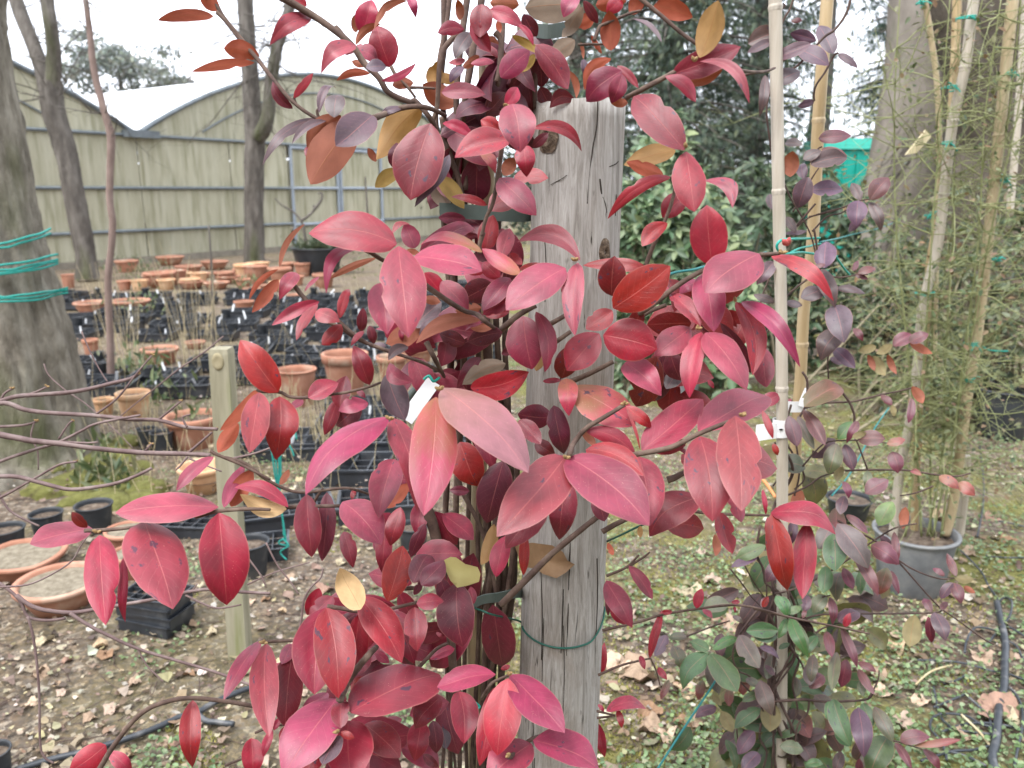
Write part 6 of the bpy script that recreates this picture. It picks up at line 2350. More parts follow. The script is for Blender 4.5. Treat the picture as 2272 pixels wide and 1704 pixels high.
pc = on_ground(2056, 1333)
pc.y += .13
big = pot('plant_pot', 'large dusty black pot holding the twiggy shrub and its canes', Vector((pc.x, pc.y, gz(pc.x, pc.y))), .148, .228, 'deep', M_GREYP, M_SOIL, fill=.86)
cg = 'bamboo canes in the dusty black pot'
PD = pc.y
def cpt(x, y, dy=0.0):
    p = PY(x, y, PD + dy)
    return (x, y, (p - CAM).dot(FWD))
cane('bamboo_cane', 'thick bamboo cane in the right half of the black pot, reaching past the frame', [cpt(2255, -90), cpt(2247, 0), cpt(2236, 108), cpt(2214, 325), cpt(2193, 524), cpt(2167, 753), cpt(2146, 880), cpt(2117, 1104), cpt(2097, 1187)], .0175, M_BAMBOO, [300, 398, 580, 890], cg, ground=False)
cane('bamboo_cane', 'bamboo cane leaning left in the black pot towards the purple leaves', [cpt(2178, -100, .02), cpt(2160, 0, .02), cpt(2142, 145, .02), cpt(2117, 253, .02), cpt(2102, 362, .02), cpt(2081, 542, .02), cpt(2048, 681, .02), cpt(2034, 825, .02), cpt(2016, 952, .02), cpt(1997, 1042, .02), cpt(1980, 1200, .02)], .0165, M_BAMBOO_G, [150, 268, 430, 620, 925], cg, ground=False)
cane('bamboo_cane', 'yellow bamboo cane standing close beside the left leaning one', [cpt(2125, -80, .08), cpt(2118, 160, .08), cpt(2098, 400, .08), cpt(2066, 573, .08), cpt(2055, 700, .08), cpt(2044, 825, .08), cpt(2034, 988, .08), cpt(2028, 1200, .08)], .0145, M_BAMBOO_Y, [110, 330, 540, 760, 1000], cg, ground=False)
cane('bamboo_cane', 'short sawn bamboo stake at the right rim of the black pot', [cpt(2144, 1010, .1), cpt(2138, 1100, .1), cpt(2128, 1190, .1)], .017, M_BAMBOO_G, [1085], cg, ground=False)
cane('bamboo_cane', 'thin dry cane slanting from the sky down behind the others', [cpt(2040, -60, .3), cpt(2062, 60, .3), cpt(2080, 200, .3), cpt(2084, 380, .3), cpt(2078, 560, .3), cpt(2072, 800, .3)], .010, M_BAMBOO, [60, 215], cg, ground=False)
cane('bamboo_cane', 'split pale cane behind the twigs at the right edge', [cpt(2278, -40, 1.0), cpt(2268, 130, 1.0), cpt(2256, 290, 1.0), cpt(2240, 480, 1.0)], .016, M_BAMBOO_G, [120, 330], cg, ground=False)

# the shrub itself: green stems and a haze of thin yellow green twigs
M_GTWIG = mat('yellow_green_twig', [(0.14, 0.155, 0.06), (0.22, 0.235, 0.10), (0.30, 0.305, 0.16)], rough=.7, scale=14, bump=0)
shrub = thing('twiggy_shrub', 'bare shrub of thin yellow green twigs tied up to the bamboo canes', 'shrub', Vector((pc.x, pc.y, .2)))
rr = random.Random(90)
mains = []
for k, (x0, xs) in enumerate(((2015, (2030, 2050, 2066, 2090, 2110)), (2060, (2068, 2072, 2085, 2120, 2160)), (2050, (2085, 2100, 2110, 2130, 2180)), (2085, (2120, 2140, 2165, 2190, 2230)), (2100, (2135, 2160, 2190, 2230, 2262)),
                              (2040, (2030, 2010, 1990, 1980, 2000)), (2075, (2110, 2150, 2200, 2250, 2300)))):
    ys = (1190, 1000, 780, 520, 260, -20)
    pts = []
    dy = rr.uniform(-.12, .16)
    for x, y in zip((x0,) + xs, ys):
        pts.append((PY(x + rr.uniform(-8, 8), y, PD + dy * (1.3 - y / 1000)), .0046 - .0009 * (1190 - y) / 400))
    mains.append(pts)
    tube('stem', pts, M_GTWIG, shrub, 6, 6, .1)
V, F = [], []
so = shrub.location
for i in range(500):
    pts = rr.choice(mains)
    q = catmull(pts, 4)
    k = rr.randint(3, len(q) - 2)
    p = q[k][0]
    d = Vector((rr.gauss(0, 1), rr.gauss(-.15, .7), rr.gauss(.15, .5))).normalized()
    l = rr.uniform(.12, .62)
    if rr.random() < .3:
        d.z -= .25
    tw = []
    pp = p.copy()
    r0 = rr.uniform(.0012, .0027)
    n = 7
    for j in range(n):
        tw.append((pp - so, r0 * (1 - .75 * j / n)))
        d = (d + Vector((rr.gauss(0, .16), rr.gauss(0, .16), rr.gauss(.0, .16)))).normalized()
        pp = pp + d * l / n
    tube_geo(V, F, tw, 4, cap=False)
    for s in range(rr.randint(2, 5)):
        j = rr.randint(1, n - 1)
        pp, r1 = tw[j]
        d2 = (d + Vector((rr.gauss(0, .9), rr.gauss(0, .9), rr.gauss(0, .9)))).normalized()
        sp = []
        pp = pp.copy()
        l2 = l * rr.uniform(.12, .4)
        for w in range(4):
            sp.append((pp.copy(), max(.0006, r1 * .65 * (1 - w / 5))))
            d2 = (d2 + Vector((rr.gauss(0, .2), rr.gauss(0, .2), rr.gauss(0, .2)))).normalized()
            pp = pp + d2 * l2 / 3
        tube_geo(V, F, sp, 3, cap=False)
link('twigs', mesh('twigs', V, F), M_GTWIG, shrub, kind='stuff')
# sparse small leaves on the shrub
V, F, C = [], [], []
for i in range(1500):
    pts = rr.choice(mains)
    q = catmull(pts, 4)
    p = q[rr.randint(2, len(q) - 2)][0] + Vector((rr.gauss(0, .16), rr.gauss(0, .15), rr.gauss(0, .12)))
    d = Vector((rr.gauss(0, 1), rr.gauss(0, 1), rr.gauss(-.2, .7))).normalized()
    leaf_quad(V, F, C, p - so, d, Vector((rr.gauss(0, .5), -.5, 1)).normalized(), rr.uniform(.012, .032), .014, vary(rr.choice([(.11, .13, .05), (.16, .17, .08), (.2, .13, .07), (.07, .10, .04)]), rr))
link('foliage', mesh('foliage', V, F, True, C), M_LEAFM, shrub, kind='stuff')
# ties round these canes
tg = 'turquoise ties on the tall canes'
def tie_at(x, y, dy, r, label, tail=None, seed=0):
    c = PY(x, y, PD + dy)
    rr_ = random.Random(seed)
    V, F = [], []
    o = c
    for turn in range(2):
        pts = []
        for k in range(13):
            a = -2.6 + 5.2 * k / 12
            pts.append((Vector((math.sin(a) * r, -math.cos(a) * r, (turn - .5) * .008 + .012 * (k / 12 - .5) * (1 if turn else -1))), .0026))
        tube_geo(V, F, pts, 5)
    # knot and loose ends
    for s in (-1, 1):
        e = Vector((s * rr_.uniform(.012, .03), -.012, rr_.uniform(-.03, .02)))
        tube_geo(V, F, catmull([(Vector((0, -r - .002, 0)), .0026), (e * .5 + Vector((0, -r, .006)), .0024), (e + Vector((0, -r, 0)), .002)], 3), 5)
    if tail:
        t = PY(*px('Q', tail[0], tail[1]), PD + dy - .02) - o
        tube_geo(V, F, catmull([(Vector((r, -r * .5, 0)), .0032), (t * .5 + Vector((0, 0, -.01)), .0032), (t, .003)], 3), 5)
    tag(link('turquoise_tie', mesh('turquoise_tie', V, F), M_TEAL, None, o), label, 'tie', tg)
tie_at(2236, 165, 0, .021, 'topmost turquoise tie on the thick right cane', seed=1)
tie_at(2225, 400, 0, .021, 'turquoise tie halfway up the thick right cane', seed=2)
tie_at(2207, 574, 0, .021, 'turquoise tie on the right cane level with the ivy', seed=3)
tie_at(2155, 762, 0, .022, 'turquoise tie with a long tail pulled right to a pot rim', tail=(1560, 772), seed=4)
tie_at(2146, 842, 0, .022, 'lowest turquoise tie on the thick right cane', seed=5)
tie_at(2106, 195, .02, .022, 'topmost turquoise tie on the pair of left canes', seed=6)
tie_at(2098, 318, .02, .022, 'turquoise tie beside the cream wooden tag', seed=7)
tie_at(2052, 652, .02, .03, 'turquoise bow tie low on the pair of left canes', seed=8)
tie_at(2062, 478, .05, .016, 'tiny turquoise tie at the left canes above the ivy', seed=9)
tie_at(2142, 42, .02, .03, 'turquoise tie where the left canes leave the frame', seed=10)
tie_at(2042, 8, .3, .014, 'scrap of turquoise tie on the thin dry cane', seed=11)
# cream wooden tag hanging at the canes
a = [px('N', *v) for v in ((935, 950), (1060, 795), (1092, 838), (1002, 938))]
pts_f = [PY(x, y, PD - .03) for x, y in a]
V = [p - pts_f[0] for p in pts_f] + [p - pts_f[0] + Vector((0, .012, 0)) for p in pts_f]
F = [(0, 1, 2, 3), (7, 6, 5, 4)] + [(j, 4 + j, 4 + (j + 1) % 4, (j + 1) % 4) for j in range(4)]
tag(link('wooden_tag', mesh('wooden_tag', V, F, False), mat('cream_wood', [(.5, .42, .25), (.62, .54, .36)], rough=.7, scale=12, stretch=(1, 1, .3), bump=.2), None, pts_f[0]), 'slanted cream wooden tag hanging at the left canes', 'tag')

# the evergreen scrub behind, and the ivy between
PAL_SCRUB = [(0.075, 0.105, 0.045), (0.12, 0.15, 0.07), (0.165, 0.19, 0.10), (0.05, 0.07, 0.032), (0.18, 0.14, 0.08)]
hedge('evergreen_scrub', 'loose evergreen scrub behind the canes at the right edge', (2090, 2420, 330, 900), 4.6, 1.6, .06, PAL_SCRUB, 950, 'shrub', npart=150, seed=15, top=lambda u: .8 + .25 * u)
hedge('evergreen_scrub', 'low scrub with pale leaves in front of the stout trunk', (1950, 2120, 440, 900), 5.6, .8, .065, PAL_SCRUB, 300, 'shrub', npart=100, seed=16, top=lambda u: .55 + .6 * u)
pot('plant_pot', 'black pot at the right edge behind the thick cane', on_ground(2262, 990) + Vector((0, .2, 0)), .17, .30, 'deep', M_BLACKP, M_SOIL)
pot('plant_pot', 'black pot showing only its rim through the twigs', on_ground(2235, 900) + Vector((.05, .4, 0)), .16, .28, 'deep', M_BLACKP, M_SOIL)
pot('plant_pot', 'black pot in the shade behind the purple vine', on_ground(1880, 1150), .10, .10, 'deep', M_BLACKP, M_SOIL)
# ------------------------------------------------------------------ the pots, trays and stakes on the left
def pot_at(label, x0, x1, ytop, ybot, style, m, soil, group=None, name=None, tilt=0, fill=.82):
    """a pot from its box in the photograph: the rim's left and right, the top of the rim ellipse, the foot"""
    name = name or ('clay_pot' if m in (M_TERRA, M_TERRAL) else 'plant_pot')
    g = on_ground((x0 + x1) / 2, ybot)
    dep = (g - CAM).dot(FWD)
    r = (x1 - x0) / 2 / FPX * dep
    c = Vector((g.x, g.y + .7 * r, 0))
    c.z = gz(c.x, c.y) - .004
    # height so that the back of the rim reaches ytop
    rt = ray((x0 + x1) / 2, ytop)
    yb = c.y + r * .9
    h = max(.03, CAM.z + rt.z / rt.y * yb)
    h = min(h, 2.2 * r)
    return pot(name, label, c, r, h, style, m, soil, group, tilt, fill)
CL = 'terracotta pots among the trays'
pot_at('wide terracotta bowl beside the square wooden stake', 355, 476, 904, 1000, 'rim', M_TERRA, M_SOIL)
pot_at('terracotta dish with a thick pale rim at the stake foot', 386, 492, 1012, 1100, 'bowl', M_TERRAL, M_SOIL, fill=.5)
pot_at('small orange pot left of the taller pale one', 203, 248, 880, 925, 'rim', M_TERRAL, M_SOIL)
pot_at('pale orange pot right of the small orange one', 252, 326, 862, 935, 'rim', M_TERRAL, M_SOIL)
pot_at('terracotta pot standing between black trays in the middle distance', 305, 386, 764, 812, 'rim', M_TERRA, M_SOIL)
pot_at('big shallow terracotta bowl of gritty soil at the lower left', 8, 196, 1244, 1375, 'bowl', M_TERRA, M_SOILG, fill=.86)
pot_at('square cornered terracotta planter cut by the left edge', -70, 108, 1196, 1300, 'square', M_TERRA, M_SOILG, fill=.86)
pot_at('terracotta pot of soil behind the hanging red leaves', 222, 322, 1150, 1225, 'rim', M_TERRA, M_SOILG, fill=.9)
pot_at('orange pot lower down behind the round red leaf', 236, 330, 1205, 1290, 'rim', M_TERRA, M_SOILG, fill=.9)
pot_at('cylindrical terracotta pot right of the stake', 610, 698, 808, 905, 'deep', M_TERRA, M_SOIL)
pot_at('terracotta pot with a rolled rim behind the dark folded leaf', 710, 814, 772, 880, 'rim', M_TERRA, M_SOIL)
pot_at('terracotta pot mostly hidden by the S shaped purple leaf', 832, 902, 780, 850, 'rim', M_TERRA, M_SOIL)
pot_at('brown terracotta pot at the right end of the tray field', 880, 960, 760, 820, 'rim', M_TERRA, M_SOIL)
pot_at('old terracotta pot peeping out left of the post', 1040, 1130, 560, 640, 'rim', M_TERRA, M_SOIL)
for i, (x0, x1, y0, y1, st, m_, lab) in enumerate((
        (516, 562, 583, 622, 'rim', M_TERRAL, 'clay pot with a pale round rim in the far row'), (560, 600, 592, 622, 'rim', M_TERRA, 'clay pot right next to the pale rimmed one'),
        (618, 652, 580, 612, 'rim', M_TERRA, 'clay pot left of the big black tub'), (650, 688, 580, 614, 'rim', M_TERRA, 'clay pot touching the big black tub'),
        (134, 162, 588, 640, 'deep', M_TERRA, 'tall clay pot beside the big leaning trunk'), (312, 380, 600, 640, 'bowl', M_TERRA, 'flat clay bowl in the far left row'),
        (382, 442, 586, 612, 'bowl', M_TERRA, 'upturned looking clay dish in the far row'), (440, 500, 576, 600, 'bowl', M_TERRA, 'clay dish under the mossy forked tree'),
        (395, 440, 615, 640, 'bowl', M_TERRAL, 'whitened clay dish left of the dry straws'), (155, 230, 664, 700, 'bowl', M_TERRA, 'wide clay dish beside the leaning trunk'),
        (235, 320, 660, 695, 'bowl', M_TERRA, 'wide clay dish behind the seed trays'), (515, 560, 664, 690, 'bowl', M_TERRA, 'clay dish among the far trays'),
        (535, 575, 636, 652, 'bowl', M_TERRA, 'small clay dish before the far row'), (405, 450, 752, 775, 'bowl', M_TERRA, 'cracked clay dish lying in the trays'),
        (634, 664, 650, 668, 'bowl', M_TERRA, 'little clay dish right of the orange leaf'), (690, 740, 604, 640, 'rim', M_TERRA, 'clay pot at the foot of the big black tub'),
        (470, 516, 600, 630, 'rim', M_TERRA, 'clay pot left of the pale rimmed one'), (340, 400, 566, 590, 'bowl', M_TERRA, 'farthest clay dish by the greenhouse wall'),
        (250, 300, 575, 605, 'rim', M_TERRA, 'clay pot close to the greenhouse on the left'), (180, 215, 745, 790, 'rim', M_TERRA, 'clay pot tucked behind the leaning trunk'))):
    pot_at(lab, x0, x1, y0, y1, st, m_, M_SOIL, CL)
# the band of clay pots towards the greenhouse
rr = random.Random(812)
ORD = ['first', 'second', 'third', 'fourth', 'fifth', 'sixth', 'seventh', 'eighth', 'ninth', 'tenth', 'eleventh', 'twelfth', 'thirteenth', 'fourteenth', 'fifteenth', 'sixteenth']
for rw, (yy, xa, xb, nm) in enumerate(((11.9, 260, 640, 'front'), (12.6, 290, 660, 'middle'), (13.5, 330, 640, 'rear'))):
    x = PY(xa, 600, yy).x
    k = 0
    while x < PY(xb, 600, yy).x and k < 16:
        r = rr.uniform(.10, .21)
        x += r
        sty = rr.choice(('bowl', 'bowl', 'rim', 'deep'))
        pot('clay_pot', '%s from the left in the %s row of the far terracotta band' % (ORD[k], nm), Vector((x, yy + rr.uniform(-.15, .15), gz(x, yy))), r, r * (rr.uniform(.5, .7) if sty == 'bowl' else rr.uniform(1.1, 1.5)), sty, rr.choice((M_TERRA, M_TERRA, M_TERRAL)), M_SOIL, CL)
        x += r + rr.uniform(0, .1)
        k += 1
for (x0, x1, y0, y1, lab) in ((640, 756, 545, 612, 'big black tub planted with a spiky tuft'), (-40, 42, 1155, 1240, 'black pot cut off by the left edge'), (160, 240, 1100, 1185, 'black pot with a shiny rim by the mossy trunk foot'),
                              (-60, 14, 1620, 1745, 'black pot in the lower left corner'), (500, 592, 1185, 1290, 'black pot behind the stake and red leaf'), (880, 950, 1150, 1230, 'black pot rim under the vine'),
                              (60, 130, 1120, 1200, 'black pot sunk in the moss left of the red leaves'), (330, 380, 950, 1010, 'blue black pot left of the wide terracotta bowl'), (300, 345, 940, 1000, 'black pot just left of the blue black one'),
                              (900, 960, 800, 850, 'black pot behind the vine stems'), (1000, 1060, 620, 680, 'black pot seen through the stems'), (1390, 1440, 780, 850, 'dusty black pot right of the post'),
                              (1470, 1560, 800, 910, 'dusty grey pot below the red leaves right of the post')):
    pot_at(lab, x0, x1, y0, y1, 'deep', M_GREYP if 'dusty' in lab else M_BLACKP, M_SOIL)

# nursery trays: open crates of square cells, and a few loose square pots
def make_tray(cols, rows, cell, h):
    V, F = [], []
    w, d = cols * cell, rows * cell
    t = .006
    for i in range(cols + 1):
        box_geo(V, F, (-w / 2 + i * cell, 0, h / 2 + (.004 if i in (0, cols) else 0)), t, d, h)
    for j in range(rows + 1):
        box_geo(V, F, (0, -d / 2 + j * cell, h / 2 - .003 + (.004 if j in (0, rows) else 0)), w - t, t * .96, h)
    V2, F2 = [], []
    rr_ = random.Random(cols * 7 + rows)
    for i in range(cols):
        for j in range(rows):
            box_geo(V2, F2, (-w / 2 + (i + .5) * cell, -d / 2 + (j + .5) * cell, h * .35), cell - t * 1.5, cell - t * 1.5, h * rr_.uniform(.3, .62))
    V3, F3 = [], []
    for dz in (h + .004,):
        box_geo(V3, F3, (0, -d / 2 - .007, dz), w + .03, .013, .012)
        box_geo(V3, F3, (0, d / 2 + .007, dz), w + .03, .013, .012)
        box_geo(V3, F3, (-w / 2 - .008, 0, dz + .001), .013, d, .012)
        box_geo(V3, F3, (w / 2 + .008, 0, dz + .001), .013, d, .012)
    return mesh('tray_cells', V, F, False), mesh('tray_soil', V2, F2, False), mesh('tray_rim', V3, F3, False)
M_TRAY = mat('black_tray_plastic', [(0.016, 0.018, 0.022), (0.035, 0.04, 0.048)], rough=.38, scale=9, bump=.05, spec=.6, spots=(8, .6, .8, (.10, .10, .10)))
TR = [make_tray(6, 4, .075, .07), make_tray(5, 3, .09, .085), make_tray(8, 5, .055, .06)]
for a, b, c in TR:
    a.materials.append(M_TRAY); b.materials.append(M_SOIL); c.materials.append(M_TRAY)
def tray(k, loc, rz, label, group=None, tilt=0, s=1.0):
    root = thing('seed_tray', label, 'tray', loc, group, rz)
    root.rotation_euler.y = tilt
    root.scale = (s, s, s)
    link('cells', TR[k][0], None, root)
    link('soil', TR[k][1], None, root)
    link('rim', TR[k][2], None, root)
    return root
rr = random.Random(66)
TG = 'black seed trays packed in the field left of the post'
M_TAGW = mat('white_tag', [(0.66, 0.68, 0.7), (0.8, 0.81, 0.82)], rough=.4, scale=9, bump=0)
tagm = []
for k in range(3):
    V, F = [], []
    box_geo(V, F, (0, 0, .045), .017, .0015, .09)
    b = len(V)
    V += [Vector((-.0085, -.00075, 0)), Vector((.0085, -.00075, 0)), Vector((0, -.00075, -.04)), Vector((-.0085, .00075, 0)), Vector((.0085, .00075, 0)), Vector((0, .00075, -.04))]
    F += [(b, b + 2, b + 1), (b + 3, b + 4, b + 5), (b, b + 3, b + 5, b + 2), (b + 1, b + 2, b + 5, b + 4)]
    me = mesh('plant_label', V, F, False)
    me.materials.append(M_TAGW)
    tagm.append(me)
def label_at(p, label, group, s=1.0):
    o = link('plant_label', rr.choice(tagm), None, None, p)
    o.rotation_euler = (rr.gauss(0, .22), rr.gauss(0, .25), rr.uniform(-.8, .8))
    o.scale = (s, s, s)
    return tag(o, label, 'label', group)
# rows of trays running with the greenhouse, from 4.5 m back to 10 m
spots = []
yy = 3.9
row = 0
while yy < 11.2:
    xa, xb = P(130, 800, yy).x, -.05 - .03 * yy
    if yy < 5.4:
        xa = PY(540, 800, yy).x
    x = xa + rr.uniform(0, .2)
    while x < xb:
        spots.append((x, yy + rr.uniform(-.05, .05), row))
        x += .54 + rr.uniform(0, .09) + (.25 if rr.random() < .12 else 0)
    yy += .43 if yy < 7 else .5
    row += 1
taken = [(o.matrix_world.translation.x if False else o.location.x, o.location.y) for o in bpy.data.objects if o.name.startswith(('clay_pot', 'plant_pot')) and o.parent is None]
placed = []
ORD = ['first', 'second', 'third', 'fourth', 'fifth', 'sixth', 'seventh', 'eighth', 'ninth', 'tenth', 'eleventh', 'twelfth', 'thirteenth', 'fourteenth', 'fifteenth', 'sixteenth']
for x, y, rw in spots:
    if any(abs(x - a) < .34 and abs(y - b) < .3 for a, b in taken):
        continue
    k = rr.choice((0, 0, 1, 2))
    tray(k, Vector((x, y, gz(x, y) + rr.uniform(0, .02))), rr.gauss(.08, .09), 'black seed tray, %s from the left in the %s row from the front' % (ORD[sum(1 for q in placed if q[2] == rw)], ORD[rw]), TG, rr.gauss(0, .02))
    placed.append((x, y, rw, sum(1 for q in placed if q[2] == rw)))
for x, y, rw, nn in placed:
    for q in range(rr.choice((1, 1, 2, 2))):
        label_at(Vector((x + (-.12 if q else .1) + rr.uniform(-.08, .08), y + rr.uniform(-.15, .15), .05)), 'white label at %s in black tray %s from left, %s row from front' % (('right', 'left')[q], ORD[nn], ORD[rw]), 'white labels in the seed trays', rr.uniform(.7, 1.25))
# round black pots standing in the trays
pm = pot('nursery_pot', 'small black pot on the frontmost seed tray at its left end', Vector((placed[0][0] - .1, placed[0][1], .06)), .052, .09, 'deep', M_BLACKP, M_SOIL, 'small black pots on the seed trays')
for x, y, rw, nn in placed[1:]:
    for q in range(rr.choice((0, 1, 2))):
        copy_tree(pm, Vector((x + (.13 if q else -.13) + rr.uniform(-.06, .06), y + rr.uniform(-.13, .13), .055)), rr.uniform(0, 6), None, 'small black pot at %s on tray %s from left, %s row from front' % (('left', 'right')[q], ORD[nn], ORD[rw]))
# trays nearer, half buried in leaf litter, and the crate stack at lower left
for x, y, k, rz, lab in ((560, 1235, 1, .25, 'black crate behind the stake under the hanging red leaves'), (640, 1150, 0, .35, 'black tray with blue sheen on its rim below the turquoise twine'), (790, 1060, 0, .3, 'black tray filled with dead leaves under the long pale leaf'),
                         (760, 960, 2, .2, 'black tray littered with dry leaves behind the long pale leaf'), (850, 1140, 1, .15, 'black tray half buried by litter left of the stake'), (660, 1010, 1, .1, 'black tray behind the pair of red leaves'),
                         (880, 940, 0, .2, 'black tray full of litter near the vine stems'), (430, 1175, 1, -.1, 'long black tray behind the round pink leaf'),
                         (980, 1010, 2, .2, 'black tray seen between the vine stems')):
    p = on_ground(x, y)
    tray(k, p, rz, lab, s=.62 if 'long' in lab or 'crate' in lab else .85)
cs = on_ground(330, 1415)
for k in range(4):
    tray(1, cs + Vector((.01 * (k % 2), .06, k * .029)), -.32 + .03 * k, ['lowest black crate of the stack under the red leaves', 'second black crate from the bottom of the stack', 'third black crate from the bottom of the stack', 'topmost black crate of the stack under the red leaves'][k], s=.44)

# wooden stake
M_STAKE = mat('greenish_stake_wood', [(0.18, 0.16, 0.10), (0.285, 0.26, 0.18), (0.36, 0.335, 0.25)], rough=.85, scale=6, stretch=(3, 3, .3), bump=.5, bump_scale=30, dist=.004, spots=(5, .55, .7, (.16, .17, .06)))
sb = on_ground(532, 1452)
st = thing('wooden_stake', 'square greenish wooden stake standing among pots left of the post', 'stake', Vector((sb.x, sb.y, 0)))
stt = PY(491, 772, sb.y + .03)
V, F = [], []
w = .0295
for i, (c, k) in enumerate(((Vector((sb.x, sb.y, -.1)), 1), (Vector((sb.x, sb.y, .0)).lerp(stt, .5), .98), (Vector((sb.x, sb.y, 0)).lerp(stt, .985), .97), (stt, .88))):
    for dx, dy in ((-1, -1), (1, -1), (1, 1), (-1, 1)):
        V.append(c + Vector((dx * w * k, dy * w * k, 0)) - st.location)
for i in range(3):
    for j in range(4):
        F.append((i * 4 + j, i * 4 + (j + 1) % 4, i * 4 + 4 + (j + 1) % 4, i * 4 + 4 + j))
F.append((12, 13, 14, 15))
link('shaft', mesh('shaft', V, F, False), M_STAKE, st)
V, F = [], []
lathe_geo(V, F, [(0, .003), (.008, .002), (.013, .004), (.017, .001), (.018, -.002)], 16)
kn = link('knot', mesh('knot', [Vector((v.x, -v.z, v.y * 1.5)) for v in V], F), mat('stake_knot', [(.24, .2, .11), (.36, .31, .2)], rough=.8, scale=30), st)
kp = PY(483, 803, sb.y - w + .028)
kn.location = kp - st.location

# turquoise twine: on the leaning trunk and hanging near the stake
def twine(name, label, strands, m, group=None):
    V, F = [], []
    o = strands[0][0][0].copy()
    for s in strands:
        tube_geo(V, F, catmull([(p - o, r) for p, r in s], 5), 5)
    return tag(link(name, mesh(name, V, F), m, None, o), label, 'twine', group)
M_TWINE = mat('turquoise_twine', [(0.01, 0.21, 0.17), (0.03, 0.31, 0.26)], rough=.6, scale=60, bump=.4)
def trunk_strand(ya, yb, xb, jit, rr_):
    pts = []
    for k in range(9):
        t = k / 8
        x = -70 + (xb + 70) * t
        y = ya + (yb - ya) * t + 8 * math.sin(t * 3) + jit
        cen = -12 + (y - 640) * .14
        rad = 122 * 1.03
        u = max(-1, min(1, (x - cen) / (rad + 6)))
        Y = 4.2 - .297 * math.sqrt(max(0, 1 - u * u)) - .012
        pts.append((PY(x, y + rr_.uniform(-2, 2), Y), .006))
    return pts
for ya, yb, xb, lab, ns in ((560, 514, 112, 'uppermost turquoise twine tied round the leaning trunk', 2), (606, 575, 128, 'middle turquoise twine, several strands thick, on the leaning trunk', 4), (664, 644, 150, 'lowest turquoise twine tied round the leaning trunk', 3)):
    twine('twine', lab, [trunk_strand(ya, yb, xb, (k - ns / 2) * 6 + rr.uniform(-4, 4), rr) for k in range(ns)], M_TWINE)
g1 = lambda x, y, d: P(x, y, d)
twine('twine', 'turquoise twine bundle hanging below the pair of red leaves', [[(g1(605 + k * 6 + rr.uniform(-4, 4), 1000, 2.6), .003), (g1(611 + k * 4, 1060, 2.6), .003), (g1(620, 1100 + k * 3, 2.6), .003), (g1(627, 1150, 2.6), .003), (g1(630 + k * 2, 1190 + k * 6, 2.6), .003)] for k in range(4)]
      + [[(g1(626, 1195, 2.6), .003), (g1(640, 1210, 2.59), .003), (g1(622, 1225, 2.6), .003), (g1(636, 1242, 2.6), .003)], [(g1(630, 1195, 2.6), .003), (g1(618, 1205, 2.6), .003), (g1(642, 1212, 2.6), .003)]], M_TWINE)
twine('twine', 'short turquoise strand right of the hanging twine', [[(g1(640, 985, 2.7), .003), (g1(648, 1000, 2.7), .003), (g1(652, 1012, 2.7), .003)]], M_TWINE)
twine('twine', 'upper turquoise strand beside the small pink leaf', [[(g1(655, 905, 2.8), .003), (g1(652, 935, 2.8), .003), (g1(658, 975, 2.8), .003)]], M_TWINE)

